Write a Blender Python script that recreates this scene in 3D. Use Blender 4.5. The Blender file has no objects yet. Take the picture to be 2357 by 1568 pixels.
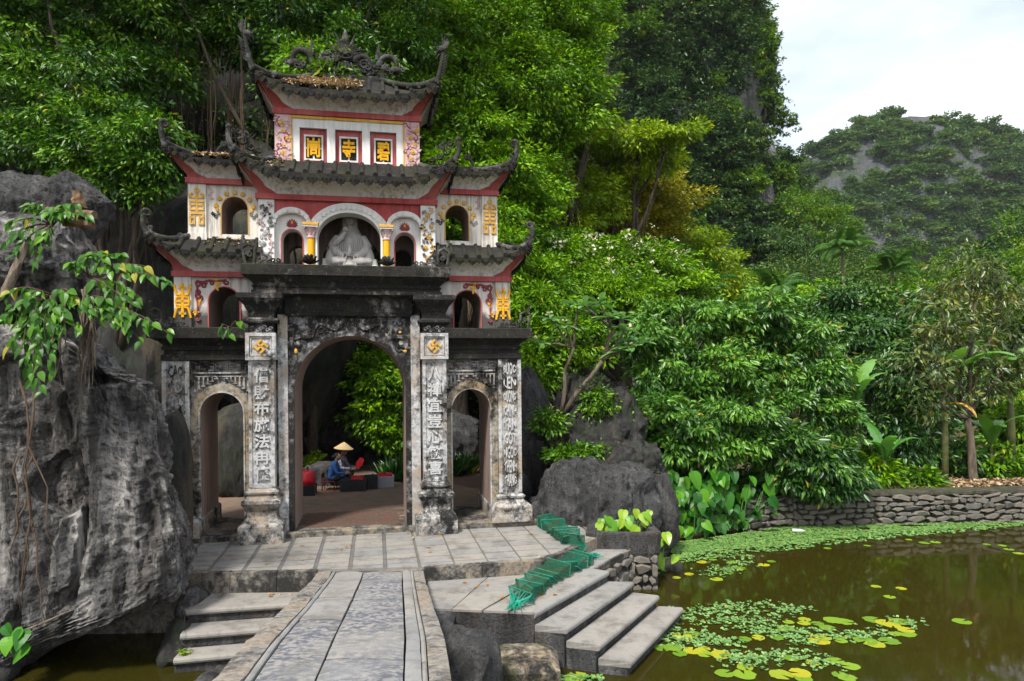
import bpy, bmesh, math, random
import numpy as np
from mathutils import Vector, Matrix, noise
from mathutils.bvhtree import BVHTree
R = math.radians
random.seed(11)
rng = np.random.default_rng(11)
S = bpy.context.scene
COL = S.collection

# ------------------------------------------------------------ camera
CAMH = 3.0
cd = bpy.data.cameras.new('camera')
cam = bpy.data.objects.new('camera', cd)
COL.objects.link(cam)
cd.sensor_width = 36.0
cd.lens = 24.0
cd.shift_y = 0.031
cd.clip_start = 0.05
cd.clip_end = 3000
ROLL = 0.0096
cam.location = (0, 0, CAMH)
cam.rotation_euler = (R(90), ROLL, 0)
S.camera = cam

# ------------------------------------------------------------ world: bright, mostly clouded sky
SUN_EL, SUN_AZ = R(56), R(205)      # azimuth measured clockwise from +Y
w = bpy.data.worlds.new('World')
S.world = w
w.use_nodes = True
nt = w.node_tree
nt.nodes.clear()
def wn(t, **k):
    n = nt.nodes.new(t)
    for a, b in k.items():
        setattr(n, a, b)
    return n
wo = wn('ShaderNodeOutputWorld')
sky = wn('ShaderNodeTexSky', sky_type='NISHITA', sun_disc=False)
sky.sun_elevation = SUN_EL
sky.sun_rotation = SUN_AZ
b1 = wn('ShaderNodeBackground'); b1.inputs[1].default_value = 0.12
b2 = wn('ShaderNodeBackground'); b2.inputs[1].default_value = 0.80
nt.links.new(sky.outputs[0], b1.inputs[0])
tc = wn('ShaderNodeTexCoord')
mp = wn('ShaderNodeMapping'); mp.inputs['Scale'].default_value = (1.0, 1.0, 2.2)
mp.inputs['Location'].default_value = (0.35, 0.1, 0.0)
nz = wn('ShaderNodeTexNoise'); nz.inputs['Scale'].default_value = 2.1; nz.inputs['Detail'].default_value = 6; nz.inputs['Roughness'].default_value = 0.5
rp = wn('ShaderNodeValToRGB')
rp.color_ramp.elements[0].position = 0.40; rp.color_ramp.elements[0].color = (0.85, 0.85, 0.85, 1)
rp.color_ramp.elements[1].position = 0.60; rp.color_ramp.elements[1].color = (1, 1, 1, 1)
rp2 = wn('ShaderNodeValToRGB')
rp2.color_ramp.elements[0].position = 0.30; rp2.color_ramp.elements[0].color = (0.40, 0.46, 0.55, 1)
rp2.color_ramp.elements[1].position = 0.60; rp2.color_ramp.elements[1].color = (0.96, 0.97, 0.985, 1)
mx = wn('ShaderNodeMixShader')
nt.links.new(tc.outputs['Generated'], mp.inputs[0])
nt.links.new(mp.outputs[0], nz.inputs['Vector'])
nt.links.new(nz.outputs[0], rp.inputs[0])
nt.links.new(nz.outputs[0], rp2.inputs[0])
nt.links.new(rp2.outputs[0], b2.inputs[0])
nt.links.new(rp.outputs[0], mx.inputs[0])
nt.links.new(b1.outputs[0], mx.inputs[1])
nt.links.new(b2.outputs[0], mx.inputs[2])
nt.links.new(mx.outputs[0], wo.inputs[0])

# ------------------------------------------------------------ sun behind thin cloud
sl = bpy.data.lights.new('sun', 'SUN')
sl.energy = 2.8
sl.angle = R(9)
sl.color = (1.0, 0.95, 0.87)
sun = bpy.data.objects.new('sun', sl)
COL.objects.link(sun)
sd = Vector((math.sin(SUN_AZ) * math.cos(SUN_EL), math.cos(SUN_AZ) * math.cos(SUN_EL), math.sin(SUN_EL)))
sun.rotation_euler = sd.to_track_quat('Z', 'Y').to_euler()
sun.location = sd * 60

S.view_settings.view_transform = 'Standard'
S.view_settings.look = 'None'
S.view_settings.exposure = 1.2
S.view_settings.gamma = 1.0
S.view_settings.use_curve_mapping = False
S.render.engine = 'CYCLES'
S.cycles.use_denoising = True
S.cycles.max_bounces = 6
S.cycles.diffuse_bounces = 3
S.cycles.glossy_bounces = 3
S.cycles.transmission_bounces = 4
S.cycles.transparent_max_bounces = 12
S.cycles.use_adaptive_sampling = True
S.cycles.adaptive_threshold = 0.02
S.cycles.caustics_reflective = False
S.cycles.caustics_refractive = False

# ------------------------------------------------------------ helpers
FPX = 1571.0
def ray(u, v):
    a = u - 1178.0; b = v - 857.0
    return Vector(((a - ROLL * b) / FPX, 1.0, -(b + ROLL * a) / FPX))
def at(u, v, Y):
    """A survey point: bearing (u, v) taken from the photograph, at Y metres from the camera."""
    d = ray(u, v)
    return Vector((Y * d.x, Y, CAMH + Y * d.z))

class MB:
    """Collects faces for one mesh."""
    def __init__(s):
        s.v = []; s.f = []; s.m = []
    def add(s, vs, fs, mi=0):
        o = len(s.v)
        s.v += [tuple(p) for p in vs]
        s.f += [tuple(i + o for i in f) for f in fs]
        s.m += [mi] * len(fs)
        return s
    def box(s, x0, x1, y0, y1, z0, z1, mi=0):
        vs = [(x0,y0,z0),(x1,y0,z0),(x1,y1,z0),(x0,y1,z0),(x0,y0,z1),(x1,y0,z1),(x1,y1,z1),(x0,y1,z1)]
        return s.add(vs, [(0,3,2,1),(4,5,6,7),(0,1,5,4),(1,2,6,5),(2,3,7,6),(3,0,4,7)], mi)
    def cbox(s, x0, x1, y0, y1, z0, z1, c=0.01, mi=0):
        """box with chamfered edges (outline rings)"""
        def ring(z, d):
            return [(x0+d+c,y0+d,z),(x1-d-c,y0+d,z),(x1-d,y0+d+c,z),(x1-d,y1-d-c,z),(x1-d-c,y1-d,z),(x0+d+c,y1-d,z),(x0+d,y1-d-c,z),(x0+d,y0+d+c,z)]
        rings = [ring(z0, c), ring(z0+c, 0), ring(z1-c, 0), ring(z1, c)]
        return s.loft(rings, True, True, mi)
    def loft(s, rings, cap0=True, cap1=True, mi=0, close=True):
        n = len(rings[0]); vs = [p for r in rings for p in r]; fs = []
        for i in range(len(rings) - 1):
            for j in range(n if close else n - 1):
                k = (j + 1) % n
                fs.append((i*n+j, i*n+k, (i+1)*n+k, (i+1)*n+j))
        if cap0: fs.append(tuple(range(n - 1, -1, -1)))
        if cap1: fs.append(tuple((len(rings)-1)*n + j for j in range(n)))
        return s.add(vs, fs, mi)
    def stack(s, cx, cy, prof, mi=0):
        """prof: (z, half x, half y)"""
        return s.loft([[(cx-a,cy-b,z),(cx+a,cy-b,z),(cx+a,cy+b,z),(cx-a,cy+b,z)] for z,a,b in prof], True, True, mi)
    def lathe(s, cx, cy, prof, n=16, mi=0):
        return s.loft([[(cx+r*math.cos(2*math.pi*j/n), cy+r*math.sin(2*math.pi*j/n), z) for j in range(n)] for z,r in prof], True, True, mi)
    def tube(s, path, rad, n=8, mi=0, flat=1.0):
        path = [Vector(p) for p in path]
        if not hasattr(rad, '__len__'): rad = [rad] * len(path)
        rings = []; up = None
        for i, p in enumerate(path):
            t = (path[min(i+1, len(path)-1)] - path[max(i-1, 0)])
            if t.length < 1e-9: t = Vector((0,0,1))
            t.normalize()
            if up is None:
                up = Vector((0,0,1)) if abs(t.z) < 0.9 else Vector((1,0,0))
            a = up - t * up.dot(t)
            if a.length < 1e-6: a = t.orthogonal()
            a.normalize(); b = t.cross(a); up = a
            rings.append([p + (a*math.cos(2*math.pi*j/n) + b*math.sin(2*math.pi*j/n)*flat) * rad[i] for j in range(n)])
        return s.loft(rings, True, True, mi)
    def prism(s, poly, y0, y1, mi=0):
        """x,z outline extruded along y"""
        n = len(poly)
        vs = [(x,y0,z) for x,z in poly] + [(x,y1,z) for x,z in poly]
        fs = [tuple(range(n)), tuple(range(2*n-1, n-1, -1))] + [((j+1)%n, j, n+j, n+(j+1)%n) for j in range(n)]
        return s.add(vs, fs, mi)
    def blob(s, c, r, seg=12, rings=8, mi=0, fn=None):
        c = Vector(c)
        if not hasattr(r, '__len__'): r = (r, r, r)
        rr = []
        for i in range(rings + 1):
            th = math.pi * (i + 0.02) / (rings + 0.04)
            ring = []
            for j in range(seg):
                ph = 2*math.pi*j/seg
                d = Vector((math.sin(th)*math.cos(ph), math.sin(th)*math.sin(ph), -math.cos(th)))
                k = fn(d) if fn else 1.0
                ring.append(c + Vector((d.x*r[0], d.y*r[1], d.z*r[2])) * k)
            rr.append(ring)
        return s.loft(rr, True, True, mi)
    def xf(s, M):
        s.v = [tuple(M @ Vector(p)) for p in s.v]
        return s
    def merge(s, o, mi=None):
        b = len(s.v); s.v += o.v; s.f += [tuple(i+b for i in f) for f in o.f]
        s.m += (o.m if mi is None else [mi]*len(o.f)); return s
    def mesh(s, name, mats, smooth=False, sharp=None):
        me = bpy.data.meshes.new(name)
        me.from_pydata(s.v, [], s.f)
        for m in (mats if isinstance(mats, (list, tuple)) else [mats]):
            me.materials.append(m)
        if any(s.m): me.polygons.foreach_set('material_index', s.m)
        if smooth:
            me.polygons.foreach_set('use_smooth', [True]*len(me.polygons))
            if sharp: me.set_sharp_from_angle(angle=R(sharp))
        me.update()
        return me
    def obj(s, name, mats, parent=None, smooth=False, sharp=None):
        return obj(name, s.mesh(name, mats, smooth, sharp), parent)

def obj(name, me, parent=None, M=None):
    o = bpy.data.objects.new(name, me)
    COL.objects.link(o)
    if parent is not None: o.parent = parent
    if M is not None: o.matrix_local = M
    return o
def empty(name, loc=(0,0,0), rz=0.0, parent=None):
    o = bpy.data.objects.new(name, None)
    COL.objects.link(o)
    o.location = loc; o.rotation_euler = (0,0,rz); o.empty_display_size = 0.2
    if parent is not None: o.parent = parent
    return o
def tag(o, label, cat, group=None):
    o['label'] = label; o['category'] = cat
    if group: o['group'] = group
    return o
def struct(o, label=None):
    o['kind'] = 'structure'
    if label: o['label'] = label
    return o
def stuff(o, label=None, cat=None):
    o['kind'] = 'stuff'
    if label: o['label'] = label
    if cat: o['category'] = cat
    return o
def bez(p0, p1, p2, p3, n=10):
    p0,p1,p2,p3 = map(Vector,(p0,p1,p2,p3)); out=[]
    for i in range(n+1):
        t=i/n; k=1-t
        out.append(p0*k**3+p1*3*k*k*t+p2*3*k*t*t+p3*t**3)
    return out
def lerp(a,b,t): return a+(b-a)*t
def pl(x, pts):
    """piecewise linear"""
    if x <= pts[0][0]: return pts[0][1]
    for (a,b),(c,d) in zip(pts, pts[1:]):
        if x <= c: return b+(d-b)*(x-a)/(c-a)
    return pts[-1][1]
def fbm(p, o=4, H=0.6, ridge=False):
    a=1.0; s=0.0; q=Vector(p)
    for i in range(o):
        n=noise.noise(q)
        if ridge: n=1-2*abs(n)
        s+=a*n; a*=H; q=q*2.03+Vector((3.1,1.7,5.3))
    return s

# ------------------------------------------------------------ materials
class NT:
    def __init__(s, name):
        s.mat = bpy.data.materials.new(name); s.mat.use_nodes = True
        s.t = s.mat.node_tree; s.t.nodes.clear()
        s.out = s.t.nodes.new('ShaderNodeOutputMaterial')
        g = s.t.nodes.new('ShaderNodeNewGeometry'); s.pos = g.outputs['Position']; s.nor = g.outputs['Normal']; s.geo = g
    def n(s, t, ins=None, out=0, **k):
        d = s.t.nodes.new(t)
        for a,b in k.items(): setattr(d,a,b)
        for a,b in (ins or {}).items():
            if isinstance(b, bpy.types.NodeSocket): s.t.links.new(b, d.inputs[a])
            else: d.inputs[a].default_value = b
        return d.outputs[out]
    def mapv(s, sc=(1,1,1), loc=(0,0,0), vec=None):
        return s.n('ShaderNodeMapping', {'Vector': vec or s.pos, 'Scale': sc, 'Location': loc})
    def noise(s, scale, detail=5, rough=0.6, vec=None, dist=0.0):
        return s.n('ShaderNodeTexNoise', {'Vector': vec or s.pos, 'Scale': scale, 'Detail': detail, 'Roughness': rough, 'Distortion': dist})
    def voro(s, scale, vec=None, feature='F1', out=0, rnd=1.0):
        return s.n('ShaderNodeTexVoronoi', {'Vector': vec or s.pos, 'Scale': scale, 'Randomness': rnd}, out=out, feature=feature)
    def ramp(s, fac, stops, interp='LINEAR'):
        d = s.t.nodes.new('ShaderNodeValToRGB'); cr = d.color_ramp; cr.interpolation = interp
        while len(cr.elements) < len(stops): cr.elements.new(0.5)
        for e,(p,c) in zip(cr.elements, stops):
            e.position = p; e.color = (c,c,c,1) if not hasattr(c,'__len__') else (*c,1)
        s.t.links.new(fac, d.inputs[0]); return d.outputs[0]
    def mix(s, fac, a, b, mode='MIX'):
        d = s.t.nodes.new('ShaderNodeMix'); d.data_type='RGBA'; d.blend_type = mode
        for sock,val in ((d.inputs[0],fac),(d.inputs[6],a),(d.inputs[7],b)):
            if isinstance(val, bpy.types.NodeSocket): s.t.links.new(val, sock)
            else: sock.default_value = val if not hasattr(val,'__len__') else (*val,1)
        return d.outputs[2]
    def math(s, op, a, b=0.0, clamp=False):
        return s.n('ShaderNodeMath', {0:a, 1:b}, operation=op, use_clamp=clamp)
    def sepz(s, vec=None, ax=2):
        return s.n('ShaderNodeSeparateXYZ', {0: vec or s.pos}, out=ax)
    def rng(s, v, a, b, c=0.0, d=1.0):
        return s.n('ShaderNodeMapRange', {0:v,1:a,2:b,3:c,4:d})
    def bump(s, h, strength=0.5, dist=0.02, prev=None):
        i = {'Height':h,'Strength':strength,'Distance':dist}
        if prev: i['Normal']=prev
        return s.n('ShaderNodeBump', i)
    def done(s, col, rough=0.85, bump=None, spec=0.3, **k):
        ins={'Base Color':col if isinstance(col,bpy.types.NodeSocket) else (*col,1),'Roughness':rough,'Specular IOR Level':spec}
        ins.update(k)
        if bump: ins['Normal']=bump
        b=s.n('ShaderNodeBsdfPrincipled', ins)
        s.t.links.new(b, s.out.inputs[0]); return s.mat

def m_paint(name, col, dirt=(0.10,0.09,0.075), amt=0.55, col2=None, grime_z=None):
    """limewash / paint on stucco with stains, streaks and chips"""
    t=NT(name)
    n1=t.noise(1.7,6,0.65); streak=t.noise(4.2,6,0.65,vec=t.mapv((3.4,3.4,0.22)))
    fine=t.noise(28,4,0.7)
    c=t.mix(t.ramp(n1,[(0.35,0.0),(0.7,1.0)]), col, col2 or tuple(x*0.72+0.02 for x in col))
    f=t.math('MULTIPLY', t.ramp(streak,[(0.46,0.0),(0.66,1.0)]), t.ramp(t.noise(0.9,3,0.5),[(0.35,0.15),(0.65,1.0)]))
    c=t.mix(t.math('MULTIPLY',f,amt,True), c, dirt)
    c=t.mix(t.ramp(fine,[(0.62,0.0),(0.72,amt*0.5)]), c, tuple(x*0.5 for x in col))
    if grime_z:
        k=t.math('ADD',t.rng(t.sepz(),grime_z[0],grime_z[1],0.62,0.0),t.math('MULTIPLY',t.noise(3.5,6,0.7),0.6))
        c=t.mix(t.ramp(k,[(0.50,0.0),(0.66,0.92)]), c, (0.03,0.028,0.026))
    return t.done(c,0.9,t.bump(fine,0.25,0.01))
def m_black(name, dark=(0.012,0.011,0.010), light=(0.36,0.35,0.33), cov=0.5, warm=0.3, moss=0.0, big=1.6):
    """old stucco under black lichen, with the pale lime showing in patches"""
    t=NT(name)
    v=t.mapv((1,1,0.62))
    a=t.noise(big,7,0.68,vec=v); b=t.noise(7.0,6,0.72); sp=t.noise(38,4,0.75)
    k=t.math('ADD',t.math('MULTIPLY',a,0.62),t.math('MULTIPLY',b,0.38))
    lo=0.62-0.26*cov
    f=t.ramp(k,[(lo,0.0),(lo+0.05,0.35),(lo+0.12,1.0)])
    warmc=t.mix(t.ramp(t.noise(1.6,5,0.65),[(0.45,0.0),(0.60,warm)]), light, (0.36,0.235,0.105))
    grime=t.mix(t.ramp(t.noise(14,5,0.7),[(0.35,0.0),(0.7,1.0)]), tuple(x*0.45 for x in light), warmc)
    c=t.mix(f, t.mix(t.ramp(b,[(0.4,0.0),(0.7,1.0)]),dark,(0.026,0.024,0.022)), grime)
    c=t.mix(t.ramp(sp,[(0.61,0.0),(0.68,0.7)]), c, tuple(min(0.30,0.05+0.62*x) for x in light))
    c=t.mix(t.ramp(sp,[(0.33,0.7),(0.40,0.0)]), c, dark)
    if moss:
        c=t.mix(t.math('MULTIPLY',t.ramp(t.noise(2.3,5,0.6),[(0.45,0.0),(0.6,1.0)]),moss), c, (0.055,0.062,0.014))
    h=t.math('ADD',t.math('MULTIPLY',b,0.6),t.math('MULTIPLY',sp,0.4))
    return t.done(c,0.93,t.bump(h,0.55,0.02))
def m_rock(name, streak=0.0, base=(0.16,0.16,0.17), light=(0.42,0.41,0.40), dark=(0.022,0.021,0.020), brown=(0.15,0.105,0.065), sc=1.0, lichen=0.5, vs=0.35, green=0.0, bstr=0.9):
    t=NT(name)
    v=t.mapv((1.0,1.0,vs))
    a=t.noise(1.1*sc,8,0.66,vec=v,dist=0.35); b=t.noise(4.5*sc,7,0.7,vec=v); c0=t.noise(26*sc,5,0.7)
    c=t.mix(t.ramp(a,[(0.30,0.0),(0.60,1.0)]), tuple(x*0.55 for x in base), base)
    c=t.mix(t.ramp(b,[(0.50,0.0),(0.70,lichen)]), c, light)
    c=t.mix(t.ramp(t.noise(0.7*sc,5,0.6,vec=v),[(0.52,0.0),(0.68,0.45)]), c, brown)
    c=t.mix(t.ramp(t.noise(2.2*sc,6,0.7,vec=t.mapv((1.3,1.3,0.25),(7,3,1))),[(0.50,0.0),(0.64,0.85)]), c, dark)
    c=t.mix(t.ramp(c0,[(0.36,0.9),(0.47,0.0)]), c, dark)
    c=t.mix(t.ramp(c0,[(0.66,0.0),(0.74,0.5)]), c, light)
    if streak:
        c=t.mix(t.math('MULTIPLY',t.ramp(t.noise(1.9*sc,6,0.62,vec=t.mapv((1.6,1.6,0.13),(1,5,2))),[(0.54,0.0),(0.66,1.0)]),streak), c, (0.44,0.42,0.39))
        c=t.mix(t.math('MULTIPLY',t.ramp(t.noise(2.3*sc,6,0.62,vec=t.mapv((1.7,1.7,0.10),(8,2,3))),[(0.52,0.0),(0.62,1.0)]),0.8), c, dark)
    if green:
        c=t.mix(t.math('MULTIPLY',t.ramp(t.noise(1.6*sc,6,0.65,vec=t.mapv((1,1,1),(2,9,4))),[(0.47,0.0),(0.58,1.0)]),green), c, (0.03,0.055,0.012))
    h=t.math('ADD',t.math('MULTIPLY',b,0.7),t.math('MULTIPLY',c0,0.55))
    vo=t.voro(9*sc,vec=v)
    h2=t.math('ADD',h,t.math('MULTIPLY',vo,0.25))
    return t.done(c,0.92,t.bump(h2,bstr,0.09/sc))
def m_slab(name, base=(0.34,0.335,0.32), blot=(0.20,0.20,0.205), warm=(0.42,0.36,0.27), speck=0.3, sc=1.0, mottle=False):
    t=NT(name)
    oi=t.n('ShaderNodeObjectInfo',out='Random')
    a=t.noise(1.3*sc,6,0.65); b=t.noise(9*sc,6,0.7); f=t.noise(60*sc,3,0.7)
    c=t.mix(t.ramp(a,[(0.35,0.0),(0.68,1.0)]), base, blot)
    c=t.mix(t.math('MULTIPLY',oi,0.5), c, warm)
    c=t.mix(t.ramp(b,[(0.52,0.0),(0.7,0.55)]), c, tuple(x*0.55 for x in base))
    c=t.mix(t.ramp(f,[(0.60,0.0),(0.72,speck)]), c, tuple(min(1,x*1.7) for x in base))
    c=t.mix(t.ramp(f,[(0.30,speck),(0.40,0.0)]), c, tuple(x*0.3 for x in base))
    st_=t.noise(2.6*sc,6,0.7)
    c=t.mix(t.ramp(st_,[(0.50,0.0),(0.66,0.55)]), c, (0.085,0.075,0.06))
    if mottle:
        # pecked surface: tan high spots worn through over blue-grey hollows
        mv=t.mapv((15,13,15)); m1=t.noise(1.0,4,0.65,vec=mv); msk=t.math('MULTIPLY',t.ramp(t.noise(0.9,3,0.5),[(0.38,0.25),(0.56,1.0)]),t.ramp(m1,[(0.46,1.0),(0.52,0.0)]))
        c=t.mix(msk,c,(0.085,0.092,0.115)); c=t.mix(t.ramp(m1,[(0.58,0.0),(0.66,0.5)]),c,(0.34,0.29,0.235)); b=t.math('ADD',b,m1)
    return t.done(c,0.85,t.bump(t.math('ADD',b,t.math('MULTIPLY',f,0.4)),0.35,0.012))
def m_leaf(name, c0, c1, c2, trans=0.35, gloss=0.05, rough=0.35, ovar=0.12):
    """leaf colours run c0..c2 along the per-leaf value 'tint'"""
    t=NT(name)
    a=t.n('ShaderNodeAttribute',attribute_name='tint',out='Fac')
    oi=t.n('ShaderNodeObjectInfo',out='Random')
    old=t.math('GREATER_THAN',a,0.95)
    a=t.math('MINIMUM',t.math('ADD',a,t.math('MULTIPLY',t.math('SUBTRACT',oi,0.5),ovar)),0.92)
    c=t.ramp(t.math('MAXIMUM',a,old),[(0.0,c0),(0.5,c1),(0.92,c2),(1.0,tuple((0.75*q+0.25*r) for q,r in zip((0.38,0.27,0.03),c2)))])
    d=t.n('ShaderNodeBsdfDiffuse',{'Color':c})
    tr=t.n('ShaderNodeBsdfTranslucent',{'Color':t.mix(0.5,c,t.mix(1.0,c,(1.0,1.0,0.45),'MULTIPLY'))})
    m=t.n('ShaderNodeMixShader',{0:trans,1:d,2:tr})
    g=t.n('ShaderNodeBsdfGlossy',{'Color':(0.9,0.95,0.9,1),'Roughness':rough})
    m2=t.n('ShaderNodeMixShader',{0:gloss,1:m,2:g})
    t.t.links.new(m2,t.out.inputs[0]); return t.mat
def m_plain(name, col, rough=0.7, var=0.25, sc=8.0, spec=0.3):
    t=NT(name)
    n=t.noise(sc,5,0.65)
    c=t.mix(t.ramp(n,[(0.35,0.0),(0.7,1.0)]), col, tuple(x*(1-var) for x in col))
    return t.done(c,rough,t.bump(n,0.25,0.01),spec)

M={}
M['white']=m_paint('plaster_white',(0.69,0.65,0.59),(0.07,0.060,0.050),0.9,(0.58,0.53,0.46))
M['white2']=m_paint('plaster_clean',(0.73,0.715,0.69),(0.14,0.13,0.12),0.45,(0.62,0.61,0.58))
M['whitelow']=m_paint('plaster_mouldy',(0.69,0.64,0.59),(0.055,0.050,0.045),0.8,(0.56,0.52,0.49),grime_z=(3.85,4.45))
M['soffit']=m_paint('plaster_soffit',(0.78,0.78,0.76),(0.10,0.09,0.08),0.75,(0.68,0.67,0.64))  # lightened in colour to stand in for light bounced from the ground
M['red']=m_paint('paint_red',(0.36,0.055,0.055),(0.07,0.03,0.028),0.6,(0.46,0.14,0.13))
M['yellow']=m_paint('paint_yellow',(0.56,0.29,0.030),(0.13,0.07,0.03),0.5,(0.62,0.38,0.09))
M['gold']=m_paint('paint_gold',(0.72,0.36,0.008),(0.35,0.16,0.01),0.35,(0.74,0.40,0.03))
M['pink']=m_paint('relief_pink',(0.55,0.36,0.36),(0.26,0.06,0.09),0.8,(0.60,0.46,0.44))
M['maroon']=m_paint('relief_maroon',(0.20,0.035,0.045),(0.05,0.02,0.02),0.4,(0.28,0.06,0.06))
M['blackpanel']=m_plain('panel_black',(0.006,0.006,0.007),0.6)
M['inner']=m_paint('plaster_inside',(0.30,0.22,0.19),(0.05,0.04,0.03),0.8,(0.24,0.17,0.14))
M['black']=m_black('stucco_black',dark=(0.009,0.008,0.008),light=(0.30,0.285,0.26),cov=0.30,warm=0.5,moss=0.12)
M['grey']=m_black('stucco_grey',cov=0.72,warm=0.8,light=(0.50,0.49,0.475))
M['pale']=m_black('stucco_pale',cov=0.92,warm=0.9,light=(0.60,0.60,0.605))
M['spandrel']=m_black('stucco_spandrel',cov=0.44,warm=0.3,light=(0.40,0.40,0.42))
M['relief']=m_black('relief_grey',cov=0.72,warm=0.35,light=(0.50,0.49,0.48),big=3)
M['tile']=m_black('roof_tile',dark=(0.008,0.007,0.007),light=(0.075,0.065,0.055),cov=0.20,warm=0.35,moss=0.22)
M['ornament']=m_black('ornament_cement',dark=(0.014,0.013,0.013),light=(0.16,0.16,0.165),cov=0.50,warm=0.2,moss=0.2,big=3)
M['char']=m_paint('character_lime',(0.52,0.52,0.52),(0.16,0.15,0.14),0.7)
M['statue']=m_paint('statue_white',(0.44,0.43,0.41),(0.10,0.075,0.06),0.7,(0.35,0.335,0.31))
M['rock']=m_rock('limestone',base=(0.062,0.062,0.064),light=(0.20,0.195,0.19),dark=(0.012,0.012,0.011),brown=(0.09,0.07,0.05),bstr=1.0)
M['cliffshade']=m_rock('cliff_shade',base=(0.016,0.015,0.014),light=(0.045,0.043,0.04),dark=(0.006,0.006,0.006),brown=(0.02,0.016,0.012),lichen=0.3,green=0.3)  # deep shade behind the gate is put into this rock colour
M['rockL']=m_rock('limestone_big',streak=0.85,base=(0.12,0.116,0.115),light=(0.40,0.38,0.36),dark=(0.012,0.011,0.010),lichen=0.8,vs=0.22,brown=(0.085,0.060,0.040),bstr=1.0)
M['rockdark']=m_rock('limestone_dark',sc=1.8,base=(0.032,0.031,0.030),light=(0.12,0.115,0.11),dark=(0.012,0.012,0.012),lichen=0.4,green=0.25)
M['slab']=m_slab('paving_stone',base=(0.225,0.22,0.21),blot=(0.165,0.165,0.165),warm=(0.28,0.245,0.20))
M['slabB']=m_slab('bridge_stone',base=(0.23,0.228,0.225),blot=(0.17,0.175,0.185),warm=(0.27,0.24,0.20),speck=0.4,sc=0.9)
M['slabM']=m_slab('bridge_stone_pecked',base=(0.23,0.228,0.225),blot=(0.17,0.175,0.185),warm=(0.26,0.24,0.21),speck=0.4,sc=0.9,mottle=True)
M['slabdark']=m_slab('paving_joint',base=(0.13,0.13,0.135),blot=(0.08,0.08,0.085),warm=(0.17,0.14,0.10))
M['bkerb']=m_black('bridge_kerb',dark=(0.04,0.038,0.036),light=(0.27,0.255,0.235),cov=0.93,warm=0.5)
M['kerb']=m_black('kerb_stone',dark=(0.022,0.021,0.02),light=(0.25,0.235,0.21),cov=0.74,warm=0.5)
M['riser']=m_rock('riser_stone',base=(0.065,0.065,0.068),light=(0.28,0.27,0.26),dark=(0.016,0.015,0.014),lichen=0.4,vs=0.2)
M['brick']=m_slab('floor_brick',base=(0.11,0.055,0.04),blot=(0.07,0.045,0.035),warm=(0.09,0.065,0.05),speck=0.25)
M['bark']=m_rock('bark',base=(0.075,0.058,0.042),light=(0.17,0.14,0.11),dark=(0.014,0.011,0.009),brown=(0.09,0.06,0.035),sc=3,vs=0.15,lichen=0.5)
M['barkpale']=m_rock('bark_pale',base=(0.19,0.15,0.11),light=(0.34,0.29,0.22),dark=(0.03,0.022,0.016),brown=(0.17,0.11,0.06),sc=3,vs=0.15,lichen=0.5)
M['vine']=m_plain('vine_root',(0.10,0.065,0.042),0.9,0.5,12)
# ------------------------------------------------------------ ground and pond
TH = R(11.3)
GO = Vector((-3.04, 12.85, 0.0))
GM = Matrix.Translation(GO) @ Matrix.Rotation(TH, 4, 'Z')      # gate frame -> world
GI = GM.inverted()
WZ = -0.90
BANK = [(-60,13),(1.6,13.0),(2.5,13.3),(3.6,15.5),(6.2,16.75),(6.9,17.15),(13,17.6),(30,18.9),(60,22),(200,40)]
def gheight(x, y):
    b = pl(x, BANK); d = y - b
    if d < 0: return -2.2
    hi = pl(x, [(-8,0.03),(1,-0.02),(4,-0.2),(7,-0.14),(13,-0.12),(40,0.2)])
    k = min(1, d/0.4)
    return lerp(-2.2, hi, k) + 0.05*noise.noise(Vector((x*0.7,y*0.7,0)))*min(1,d) + max(0,y-45)*0.02
xs = np.concatenate([np.linspace(-900,-60,8)[:-1], np.linspace(-60,-12,20)[:-1], np.linspace(-12,20,100)[:-1], np.linspace(20,60,30)[:-1], np.linspace(60,900,8)])
ys = np.concatenate([np.linspace(-300,-10,5)[:-1], np.linspace(-10,12,10)[:-1], np.linspace(12,24,50)[:-1], np.linspace(24,70,24)[:-1], np.linspace(70,1200,10)])
mb = MB()
mb.add([(x,y,gheight(x,y)) for y in ys for x in xs], [(j*len(xs)+i, j*len(xs)+i+1, (j+1)*len(xs)+i+1, (j+1)*len(xs)+i) for j in range(len(ys)-1) for i in range(len(xs)-1)])
t = NT('soil_litter')
n1=t.noise(1.2,6,0.6); n2=t.noise(11,6,0.7); vo=t.voro(16,out=1)
c=t.mix(t.ramp(n1,[(0.4,0.0),(0.6,1.0)]),(0.085,0.055,0.035),(0.05,0.055,0.02))
c=t.mix(t.ramp(n2,[(0.5,0.0),(0.62,0.8)]),c,(0.20,0.115,0.065))
M['soil']=t.done(c,0.95,t.bump(n2,0.8,0.05))
struct(mb.obj('ground', M['soil'], smooth=True))

t = NT('pond_water')
n1=t.noise(0.9,3,0.5,vec=t.mapv((1,2.2,1))); n2=t.noise(7,3,0.5,vec=t.mapv((1,2.6,1)))
h=t.math('ADD',t.math('MULTIPLY',n1,0.7),t.math('MULTIPLY',n2,0.10))
c=t.mix(t.ramp(t.noise(0.35,4,0.5),[(0.35,0.0),(0.7,1.0)]),(0.026,0.021,0.003),(0.021,0.020,0.003))
M['water']=t.done(c,0.045,t.bump(h,0.05,0.04),0.5,IOR=1.33)
mb=MB(); mb.add([(-60,-40,WZ),(90,-40,WZ),(90,40,WZ),(-60,40,WZ)],[(0,1,2,3)])
struct(mb.obj('pond_water', M['water']))

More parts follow.
